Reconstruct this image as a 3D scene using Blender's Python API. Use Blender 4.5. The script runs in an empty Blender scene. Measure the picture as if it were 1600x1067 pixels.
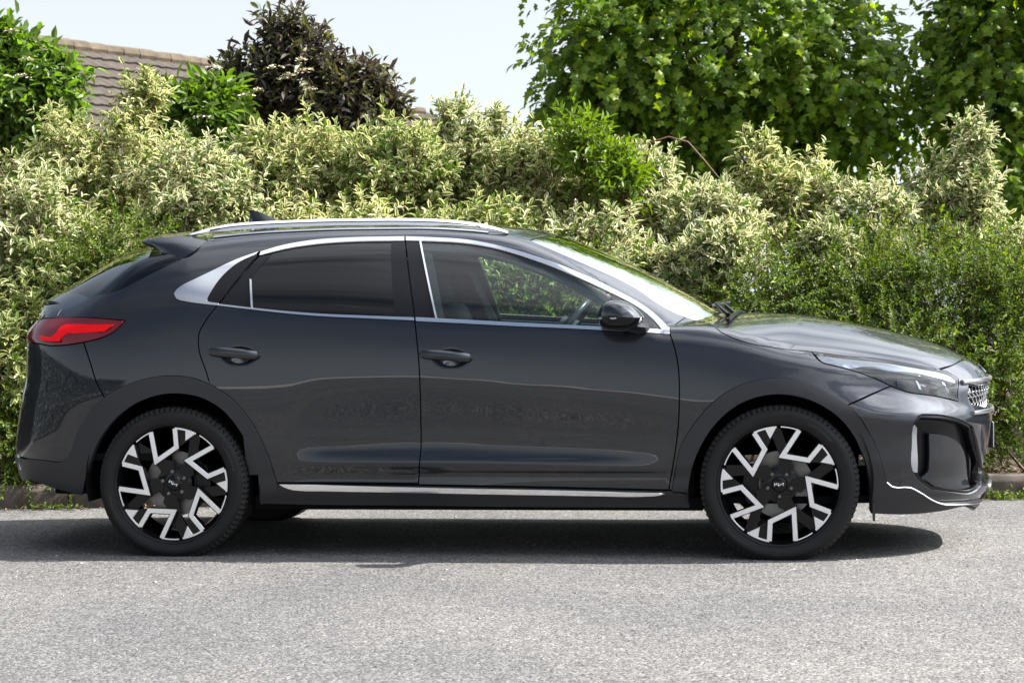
import bpy, bmesh, math, random
import numpy as np
from mathutils import Vector, Matrix, geometry
R_ = math.radians
scene = bpy.context.scene
COL = scene.collection

# ---------------------------------------------------------------- camera, sky, sun, exposure
F_PX, CX, CY, CZ, YAW, PITCH, ROLL = 3665.33, 1.64727, -10.84637, 1.16571, -0.145332, -0.0230701, -0.0105313
def cam_axes():
    f = np.array([math.sin(YAW)*math.cos(PITCH), math.cos(YAW)*math.cos(PITCH), math.sin(PITCH)])
    r = np.array([math.cos(YAW), -math.sin(YAW), 0]); u = np.cross(r, f)
    return r*math.cos(ROLL)+u*math.sin(ROLL), -r*math.sin(ROLL)+u*math.cos(ROLL), f
_r, _u, _f = cam_axes()
cd = bpy.data.cameras.new('camera'); cam = bpy.data.objects.new('camera', cd); COL.objects.link(cam)
cam.matrix_world = Matrix(((_r[0], _u[0], -_f[0], CX), (_r[1], _u[1], -_f[1], CY), (_r[2], _u[2], -_f[2], CZ), (0, 0, 0, 1)))
cd.sensor_width = 36; cd.lens = F_PX/1600*36; cd.clip_end = 2000; cd.clip_start = 0.1
cd.dof.use_dof = True; cd.dof.focus_distance = 10.2; cd.dof.aperture_fstop = 9.0
scene.camera = cam

SUN = Vector((0.95, 0.205, 1.0)).normalized()
sun_el = math.asin(SUN.z); sun_az = math.atan2(SUN.x, SUN.y)
world = bpy.data.worlds.new('World'); scene.world = world; world.use_nodes = True
wn = world.node_tree.nodes; wl = world.node_tree.links; wn.clear()
sky = wn.new('ShaderNodeTexSky'); sky.sky_type = 'NISHITA'; sky.sun_disc = False
sky.sun_elevation = sun_el; sky.sun_rotation = sun_az; sky.air_density = 1.0; sky.dust_density = 1.0; sky.ozone_density = 1.0; sky.altitude = 50
bg = wn.new('ShaderNodeBackground'); bg.inputs['Strength'].default_value = 0.05
wo = wn.new('ShaderNodeOutputWorld')
# thin broken cloud, offset so a bright patch reflects in the windscreen
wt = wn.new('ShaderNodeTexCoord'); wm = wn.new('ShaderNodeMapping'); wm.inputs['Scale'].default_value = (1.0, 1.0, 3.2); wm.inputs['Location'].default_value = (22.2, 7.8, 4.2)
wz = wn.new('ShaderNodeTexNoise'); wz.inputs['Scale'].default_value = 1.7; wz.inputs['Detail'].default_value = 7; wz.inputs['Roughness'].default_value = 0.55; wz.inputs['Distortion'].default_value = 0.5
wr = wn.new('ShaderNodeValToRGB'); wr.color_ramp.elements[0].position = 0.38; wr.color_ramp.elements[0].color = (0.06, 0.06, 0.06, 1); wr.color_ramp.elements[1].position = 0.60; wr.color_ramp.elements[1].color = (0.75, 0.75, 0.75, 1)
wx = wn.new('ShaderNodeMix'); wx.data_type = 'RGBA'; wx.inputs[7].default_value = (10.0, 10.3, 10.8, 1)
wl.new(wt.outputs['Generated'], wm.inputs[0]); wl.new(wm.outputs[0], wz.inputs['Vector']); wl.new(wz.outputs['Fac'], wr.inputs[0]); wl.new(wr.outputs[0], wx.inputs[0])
# cloud brighter towards the sun, boosted to light bonnet and windscreen reflections
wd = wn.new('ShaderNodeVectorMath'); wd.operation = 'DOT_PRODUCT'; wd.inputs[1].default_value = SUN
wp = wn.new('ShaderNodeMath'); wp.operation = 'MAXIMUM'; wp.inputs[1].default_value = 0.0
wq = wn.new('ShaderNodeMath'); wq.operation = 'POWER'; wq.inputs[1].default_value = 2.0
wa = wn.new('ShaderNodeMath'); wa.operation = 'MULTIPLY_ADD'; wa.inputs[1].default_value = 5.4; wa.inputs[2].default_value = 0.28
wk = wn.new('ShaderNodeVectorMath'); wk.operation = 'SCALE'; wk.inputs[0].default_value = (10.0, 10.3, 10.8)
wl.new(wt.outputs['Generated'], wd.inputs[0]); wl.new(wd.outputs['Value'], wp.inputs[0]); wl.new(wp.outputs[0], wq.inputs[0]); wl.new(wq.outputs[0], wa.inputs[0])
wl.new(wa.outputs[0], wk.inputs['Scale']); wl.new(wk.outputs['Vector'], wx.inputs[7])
# whitish haze low down, the same all the way round
ws_ = wn.new('ShaderNodeSeparateXYZ'); wh = wn.new('ShaderNodeMapRange'); wh.interpolation_type = 'SMOOTHSTEP'
wh.inputs['From Min'].default_value = 0.0; wh.inputs['From Max'].default_value = 0.52; wh.inputs['To Min'].default_value = 0.92; wh.inputs['To Max'].default_value = 0.0
wy = wn.new('ShaderNodeMix'); wy.data_type = 'RGBA'; wy.inputs[7].default_value = (7.5, 8.1, 8.5, 1)
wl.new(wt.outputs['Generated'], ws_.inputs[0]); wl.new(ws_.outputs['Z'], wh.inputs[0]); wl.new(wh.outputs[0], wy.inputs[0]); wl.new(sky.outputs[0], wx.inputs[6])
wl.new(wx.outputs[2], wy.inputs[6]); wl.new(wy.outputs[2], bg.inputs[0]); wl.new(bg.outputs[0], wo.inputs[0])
sd = bpy.data.lights.new('sun', 'SUN'); sd.energy = 5.0; sd.angle = R_(0.53); sd.color = (1.0, 0.955, 0.89)
so = bpy.data.objects.new('sun', sd); COL.objects.link(so)
so.rotation_euler = SUN.to_track_quat('Z', 'Y').to_euler(); so.location = (5, 5, 20)
vs = scene.view_settings; vs.view_transform = 'Standard'; vs.look = 'None'; vs.gamma = 1; vs.exposure = 1.4; vs.use_curve_mapping = False

# ---------------------------------------------------------------- helpers
def tag(o, label=None, cat=None, group=None, kind=None):
    if label: o['label'] = label
    if cat: o['category'] = cat
    if group: o['group'] = group
    if kind: o['kind'] = kind
    return o

def empty(name, loc=(0, 0, 0), rz=0.0):
    o = bpy.data.objects.new(name, None); o.empty_display_size = 0.2
    o.location = loc; o.rotation_euler = (0, 0, rz); COL.objects.link(o); return o

def link(name, me, m=None, parent=None):
    o = bpy.data.objects.new(name, me); COL.objects.link(o)
    if m is not None and not me.materials: me.materials.append(m)
    if parent is not None: o.parent = parent
    return o

def mesh(name, V, F, m=None, parent=None, smooth=False):
    me = bpy.data.meshes.new(name); me.from_pydata([tuple(v) for v in V], [], F); me.update()
    if smooth: me.polygons.foreach_set('use_smooth', [True]*len(me.polygons))
    return link(name, me, m, parent)

class MB:
    """collects simple shapes into one mesh"""
    def __init__(s): s.V = []; s.F = []
    def add(s, V, F):
        n = len(s.V); s.V += [tuple(map(float, v)) for v in V]; s.F += [tuple(i+n for i in f) for f in F]; return s
    def box(s, x0, x1, y0, y1, z0, z1, rot=None):
        V = [(x, y, z) for z in (z0, z1) for y in (y0, y1) for x in (x0, x1)]
        if rot is not None: V = [tuple(rot @ Vector(v)) for v in V]
        return s.add(V, [(0, 2, 3, 1), (4, 5, 7, 6), (0, 1, 5, 4), (2, 6, 7, 3), (0, 4, 6, 2), (1, 3, 7, 5)])
    def tube(s, pts, rad, n=8, cap=True, sx=1.0, up=None):
        pts = [Vector(p) for p in pts]; k = len(pts); rad = rad if hasattr(rad, '__len__') else [rad]*k
        V = []; F = []
        for i, p in enumerate(pts):
            t = (pts[min(i+1, k-1)]-pts[max(i-1, 0)]).normalized()
            a = Vector(up) if up else (Vector((0, 0, 1)) if abs(t.z) < 0.9 else Vector((1, 0, 0)))
            b = t.cross(a).normalized(); a = b.cross(t).normalized()
            for j in range(n):
                q = 2*math.pi*j/n; V.append(p+(b*math.cos(q)*sx+a*math.sin(q))*rad[i])
        for i in range(k-1):
            for j in range(n): F.append((i*n+j, i*n+(j+1) % n, (i+1)*n+(j+1) % n, (i+1)*n+j))
        if cap: F.append(tuple(range(n))[::-1]); F.append(tuple((k-1)*n+j for j in range(n)))
        return s.add(V, F)
    def lathe(s, prof, n=64, closed=False):
        """profile of (radius, y) turned round the Y axis"""
        V = []; F = []; k = len(prof)
        for i in range(n):
            q = 2*math.pi*i/n
            for r, y in prof: V.append((r*math.cos(q), y, r*math.sin(q)))
        for i in range(n):
            for j in range(k if closed else k-1):
                a = i*k+j; b = i*k+(j+1) % k; c = ((i+1) % n)*k+(j+1) % k; d = ((i+1) % n)*k+j
                F.append((a, b, c, d))
        return s.add(V, F)
    def prism(s, poly, y0, y1):
        """polygon in (x, z) pushed from y0 to y1"""
        n = len(poly); V = [(x, y0, z) for x, z in poly]+[(x, y1, z) for x, z in poly]
        F = [tuple(range(n)), tuple(range(2*n-1, n-1, -1))]+[(i, i+n, (i+1) % n+n, (i+1) % n) for i in range(n)]
        return s.add(V, F)
    def build(s, name, m, parent=None, smooth=False, bevel=0, sub=0, recalc=True):
        me = bpy.data.meshes.new(name); me.from_pydata(s.V, [], s.F); me.update()
        if recalc or bevel or sub:
            bm = bmesh.new(); bm.from_mesh(me)
            if recalc: bmesh.ops.recalc_face_normals(bm, faces=bm.faces)
            if bevel: bmesh.ops.bevel(bm, geom=list(bm.edges), offset=bevel, segments=2, profile=0.5, affect='EDGES', clamp_overlap=True)
            bm.to_mesh(me); bm.free()
        o = link(name, me, m, parent)
        if smooth or sub:
            me.polygons.foreach_set('use_smooth', [True]*len(me.polygons))
            if not sub:
                try: me.set_sharp_from_angle(angle=R_(38))
                except Exception: pass
        if sub:
            md = o.modifiers.new('sub', 'SUBSURF'); md.levels = sub; md.render_levels = sub
        return o

# ---------------------------------------------------------------- materials
def nodes(name):
    m = bpy.data.materials.new(name); m.use_nodes = True; nt = m.node_tree
    return m, nt, nt.nodes['Principled BSDF'], nt.nodes['Material Output']

def pmat(name, col, rough=0.5, metal=0.0, coat=0.0, coat_rough=0.03, spec=0.5, noise=0.0, scale=30, bump=0.0, bscale=200):
    m, nt, p, out = nodes(name)
    p.inputs['Base Color'].default_value = (*col, 1); p.inputs['Roughness'].default_value = rough
    p.inputs['Metallic'].default_value = metal; p.inputs['Coat Weight'].default_value = coat
    p.inputs['Coat Roughness'].default_value = coat_rough; p.inputs['Specular IOR Level'].default_value = spec
    tc = nt.nodes.new('ShaderNodeTexCoord')
    if noise:
        n = nt.nodes.new('ShaderNodeTexNoise'); n.inputs['Scale'].default_value = scale; n.inputs['Detail'].default_value = 6
        r = nt.nodes.new('ShaderNodeValToRGB')
        r.color_ramp.elements[0].position = 0.3; r.color_ramp.elements[1].position = 0.7
        r.color_ramp.elements[0].color = (*[c*(1-noise) for c in col], 1); r.color_ramp.elements[1].color = (*[min(1, c*(1+noise)) for c in col], 1)
        nt.links.new(tc.outputs['Object'], n.inputs['Vector']); nt.links.new(n.outputs['Fac'], r.inputs[0]); nt.links.new(r.outputs[0], p.inputs['Base Color'])
    if bump:
        n2 = nt.nodes.new('ShaderNodeTexNoise'); n2.inputs['Scale'].default_value = bscale; n2.inputs['Detail'].default_value = 3
        b = nt.nodes.new('ShaderNodeBump'); b.inputs['Strength'].default_value = bump; b.inputs['Distance'].default_value = 0.004
        nt.links.new(tc.outputs['Object'], n2.inputs['Vector']); nt.links.new(n2.outputs['Fac'], b.inputs['Height']); nt.links.new(b.outputs[0], p.inputs['Normal'])
    return m

def glass_mat(name, tint, ior=1.5, boost=1.0, rough=0.0):
    m, nt, p, out = nodes(name); nt.nodes.remove(p)
    tr = nt.nodes.new('ShaderNodeBsdfTransparent'); tr.inputs[0].default_value = (*tint, 1)
    gl = nt.nodes.new('ShaderNodeBsdfGlossy'); gl.inputs['Roughness'].default_value = rough; gl.inputs[0].default_value = (1, 1, 1, 1)
    fr = nt.nodes.new('ShaderNodeFresnel'); fr.inputs[0].default_value = ior
    mu = nt.nodes.new('ShaderNodeMath'); mu.operation = 'MULTIPLY'; mu.inputs[1].default_value = boost; mu.use_clamp = True
    mx = nt.nodes.new('ShaderNodeMixShader')
    nt.links.new(fr.outputs[0], mu.inputs[0]); nt.links.new(mu.outputs[0], mx.inputs[0])
    nt.links.new(tr.outputs[0], mx.inputs[1]); nt.links.new(gl.outputs[0], mx.inputs[2]); nt.links.new(mx.outputs[0], out.inputs[0])
    return m
# ---------------------------------------------------------------- car body surface
def pchip(xk, yk):
    xk = np.array(xk, float); yk = np.array(yk, float)
    h = np.diff(xk); d = np.diff(yk)/h
    m = np.zeros(len(xk)); m[0], m[-1] = d[0], d[-1]
    for i in range(1, len(xk)-1):
        if d[i-1]*d[i] > 0:
            w1 = 2*h[i]+h[i-1]; w2 = h[i]+2*h[i-1]
            m[i] = (w1+w2)/(w1/d[i-1]+w2/d[i])
    def f(x):
        x = np.clip(x, xk[0], xk[-1]); i = np.clip(np.searchsorted(xk, x, side='right')-1, 0, len(xk)-2)
        t = (x-xk[i])/h[i]; t2 = t*t; t3 = t2*t
        return (2*t3-3*t2+1)*yk[i]+(t3-2*t2+t)*h[i]*m[i]+(-2*t3+3*t2)*yk[i+1]+(t3-t2)*h[i]*m[i+1]
    return f

# feature lines along the flank: (stations, height, half width)
LINES = [
 ([-2.3, 2.3], [0.10, 0.10], [0.80, 0.80]),
 ([-2.3, -1.3, -0.8, 0.9, 1.3, 2.3], [0.235]*6, [0.84, 0.855, 0.845, 0.845, 0.855, 0.84]),
 ([-2.3, -1.3, -0.8, 0.9, 1.3, 2.3], [0.312]*6, [0.87, 0.878, 0.873, 0.873, 0.878, 0.86]),
 ([-2.3, -1.3, -0.85, -0.65, 0.75, 0.95, 1.3, 2.3], [0.355]*8, [0.878, 0.883, 0.876, 0.868, 0.868, 0.876, 0.884, 0.87]),
 ([-2.3, -1.3, -0.85, -0.70, -0.2, 0.4, 0.85, 0.95, 1.3, 2.3], [0.40, 0.40, 0.405, 0.412, 0.408, 0.398, 0.392, 0.395, 0.40, 0.40], [0.885, 0.888, 0.885, 0.889, 0.8915, 0.8905, 0.887, 0.886, 0.89, 0.88]),
 ([-2.3, -1.3, -0.85, -0.70, -0.2, 0.4, 0.85, 0.95, 1.3, 2.3], [0.416, 0.416, 0.417, 0.422, 0.418, 0.408, 0.405, 0.41, 0.416, 0.412], [0.887, 0.889, 0.886, 0.8885, 0.8905, 0.8897, 0.8875, 0.8875, 0.891, 0.882]),
 ([-2.3, -1.2, -0.80, -0.62, -0.2, 0.4, 0.88, 1.0, 2.3], [0.47, 0.47, 0.46, 0.462, 0.468, 0.446, 0.43, 0.46, 0.45], [0.893, 0.893, 0.888, 0.877, 0.8735, 0.8765, 0.8885, 0.891, 0.886]),
 ([-2.3, -1.2, -0.80, -0.62, -0.2, 0.4, 0.88, 1.0, 2.3], [0.56, 0.56, 0.53, 0.53, 0.545, 0.52, 0.50, 0.55, 0.51], [0.898, 0.897, 0.890, 0.877, 0.8715, 0.8745, 0.889, 0.896, 0.89]),
 ([-2.3, -1.5, -1.15, -0.65, -0.23, 0.33, 0.9, 1.2, 1.5, 1.75, 2.3], [0.80, 0.78, 0.77, 0.80, 0.795, 0.746, 0.709, 0.69, 0.66, 0.61, 0.575], [0.888, 0.902, 0.902, 0.894, 0.893, 0.893, 0.898, 0.902, 0.903, 0.908, 0.905]),
 ([-2.3, -1.5, -1.15, -0.65, -0.23, 0.33, 0.9, 1.2, 1.5, 1.75, 2.3], [0.94, 0.92, 0.91, 0.91, 0.905, 0.86, 0.83, 0.80, 0.765, 0.71, 0.665], [0.86, 0.884, 0.890, 0.884, 0.883, 0.884, 0.885, 0.886, 0.874, 0.845, 0.80]),
 ([-2.3, -1.9, -1.6, -1.3, -1.12, -0.78, -0.48, -0.235, 0.2, 0.56, 0.87, 1.14, 1.3, 1.65, 1.95, 2.3],
  [1.09, 1.11, 1.14, 1.138, 1.108, 1.067, 1.048, 1.032, 1.007, 0.988, 0.969, 0.945, 0.91, 0.868, 0.82, 0.77],
  [0.78, 0.795, 0.812, 0.832, 0.842, 0.848, 0.849, 0.85, 0.852, 0.852, 0.85, 0.842, 0.836, 0.800, 0.765, 0.74]),
 ([-2.3, -1.9, -1.6, -1.3, -1.12, -0.78, -0.48, -0.235, 0.2, 0.56, 0.87, 1.14, 1.3, 1.65, 1.95, 2.3],
  [1.27, 1.29, 1.42, 1.46, 1.45, 1.44, 1.428, 1.412, 1.387, 1.36, 1.28, 1.085, 1.0, 0.95, 0.89, 0.84],
  [0.60, 0.64, 0.62, 0.635, 0.64, 0.642, 0.644, 0.645, 0.646, 0.645, 0.66, 0.73, 0.72, 0.69, 0.66, 0.64]),
 ([-2.3, -1.6, -1.3, 0.56, 0.87, 1.14, 1.3, 2.3], [1.57, 1.7, 1.75, 1.66, 1.55, 1.3, 1.1, 0.98], [0.38, 0.42, 0.43, 0.43, 0.45, 0.55, 0.50, 0.44]),
]
_LZ = [pchip(a, b) for a, b, c in LINES]
_LW = [pchip(a, c) for a, b, c in LINES]
XN = pchip([0.05, 0.20, 0.27, 0.33, 0.43, 0.55, 0.60, 0.63, 0.71, 0.74, 0.80, 0.86, 0.93, 1.2], [2.10, 2.20, 2.245, 2.235, 2.245, 2.255, 2.25, 2.245, 2.262, 2.255, 2.235, 2.20, 2.17, 2.1])
XR = pchip([0.05, 0.2, 0.3, 0.44, 0.5, 0.667, 0.8, 0.93, 0.98, 1.04, 1.09, 1.13, 1.2, 1.6], [2.02, 2.11, 2.19, 2.225, 2.22, 2.19, 2.165, 2.165, 2.15, 2.11, 2.125, 2.135, 2.10, 2.0])
ZC = pchip([-2.4, -2.30, -2.22, -2.14, -2.0, -1.712, -1.50, -1.40, -1.2, -0.9, -0.6, -0.3, 0.0, 0.162, 0.291, 0.486, 0.665, 0.886, 1.03, 1.075, 1.184, 1.348, 1.546, 1.709, 1.87, 2.034, 2.128, 2.194, 2.242, 2.30, 2.42],
           [1.02, 1.07, 1.115, 1.146, 1.226, 1.368, 1.412, 1.428, 1.446, 1.462, 1.469, 1.468, 1.454, 1.434, 1.404, 1.33, 1.248, 1.13, 1.050, 1.034, 1.036, 1.030, 1.002, 0.972, 0.933, 0.880, 0.836, 0.80, 0.765, 0.70, 0.5])
_SH = pchip([-2.4, -1.9, -1.3, -0.9, -0.3, 0.0, 0.3, 1.0, 1.3, 2.3], [-0.45, -0.55, -0.25, 0.0, 0.0, 0.12, 0.34, 0.37, 0.25, 0.30])
_CR = pchip([-2.4, -1.8, -1.2, 0.0, 0.4, 1.0, 1.4, 2.3], [0.13, 0.17, 0.14, 0.14, 0.06, 0.08, 0.17, 0.16])
_KK = pchip([-2.3, -1.8, -1.2, 0.0, 0.4, 0.9, 1.2, 1.6, 2.3], [0.05, 0.06, 0.09, 0.09, 0.07, 0.06, 0.06, 0.07, 0.07])

def flank(x, z):
    Z = [f(x) for f in _LZ]; W = [f(x) for f in _LW]; n = len(Z)
    S = []
    sl = [(W[i+1]-W[i])/(Z[i+1]-Z[i]) for i in range(n-1)]
    for i in range(n):
        if i == 0: S.append(sl[0])
        elif i == n-1: S.append(sl[-1])
        else:
            a = Z[i]-Z[i-1]; b = Z[i+1]-Z[i]
            S.append((sl[i-1]*b+sl[i]*a)/(a+b))
    out = W[0]+(z-Z[0])*S[0]
    for i in range(n-1):
        h = Z[i+1]-Z[i]; t = (z-Z[i])/h; t2 = t*t; t3 = t2*t
        v = (2*t3-3*t2+1)*W[i]+(t3-2*t2+t)*h*S[i]+(-2*t3+3*t2)*W[i+1]+(t3-t2)*h*S[i+1]
        out = np.where((z >= Z[i]) & (z < Z[i+1]), v, out)
    out = np.where(z >= Z[-1], W[-1]+(z-Z[-1])*S[-1], out)
    return out

def BF(x, y, z):
    """signed body function, negative inside"""
    x = np.asarray(x, float); y = np.abs(np.asarray(y, float)); z = np.asarray(z, float)
    w = np.maximum(flank(x, z), 0.05)
    xa = 1.30; L = np.maximum(XN(z)-xa, 0.05)
    u = np.maximum((x-xa)/L, 0)
    xb = -1.25; L2 = np.maximum(XR(z)+xb, 0.05)
    v = np.maximum((xb-x)/L2, 0)
    pf, pr = 2.7, 3.4
    e = np.where(u > 0, pf, np.where(v > 0, pr, 2.0))
    g = (np.maximum(u, v)**e+(y/w)**e)**(1/e)
    a = (g-1)*np.where(u > 0, np.minimum(w, L), np.where(v > 0, np.minimum(w, L2), w))
    yy = np.minimum(y, 0.80)
    b = (z-(ZC(x+_SH(x)*yy*yy)-_CR(x)*yy*yy))*0.8
    k = _KK(x); h = np.maximum(k-np.abs(a-b), 0)/k
    return np.maximum(a, b)+h*h*k*0.25

def BN(p, e=0.004):
    x, y, z = p[:, 0], p[:, 1], p[:, 2]
    g = np.stack([BF(x+e, y, z)-BF(x-e, y, z), BF(x, y+e, z)-BF(x, y-e, z), BF(x, y, z+e)-BF(x, y, z-e)], 1)
    return g/np.maximum(np.linalg.norm(g, axis=1, keepdims=True), 1e-9)

# three ways of unrolling the surface: C (round the long axis), F (round the nose), R (round the tail)
ZA = 0.70
def to2(kind, p):
    p = np.asarray(p, float)
    if kind == 'C': return np.stack([p[:, 0], np.arctan2(p[:, 2]-ZA, -p[:, 1])*0.9], 1)
    c, s = (1.0, 1) if kind == 'F' else (-1.0, -1)
    return np.stack([np.arctan2(p[:, 1], s*(p[:, 0]-c))*0.9, p[:, 2]], 1)

def to3(kind, q):
    q = np.asarray(q, float); n = len(q); a, b = q[:, 0], q[:, 1]; o = np.zeros(n)
    if kind == 'C': base = np.stack([a, o, o+ZA], 1); d = np.stack([o, -np.cos(b/0.9), np.sin(b/0.9)], 1); hi = 1.15
    else:
        c, s = (1.0, 1) if kind == 'F' else (-1.0, -1)
        base = np.stack([o+c, o, b], 1); d = np.stack([s*np.cos(a/0.9), np.sin(a/0.9), o], 1); hi = 1.6
    N = 40                                   # first crossing met from outside
    ts = np.linspace(hi, 0, N); lo_t = np.zeros(n); hi_t = np.full(n, hi); done = np.zeros(n, bool)
    best = np.full(n, 1e9); bt = np.zeros(n)
    for i in range(N):
        pp = base+d*ts[i]; f = BF(pp[:, 0], pp[:, 1], pp[:, 2])
        new = (f <= 0) & ~done
        lo_t[new] = ts[i]; hi_t[new] = ts[max(i-1, 0)]; done |= new
        m = f < best; best[m] = f[m]; bt[m] = ts[i]
        if done.all(): break
    for _ in range(26):
        mid = (lo_t+hi_t)/2; pp = base+d*mid[:, None]; ins = BF(pp[:, 0], pp[:, 1], pp[:, 2]) <= 0
        lo_t = np.where(ins, mid, lo_t); hi_t = np.where(ins, hi_t, mid)
    t = np.where(done, (lo_t+hi_t)/2, bt)
    return base+d*t[:, None]
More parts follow.
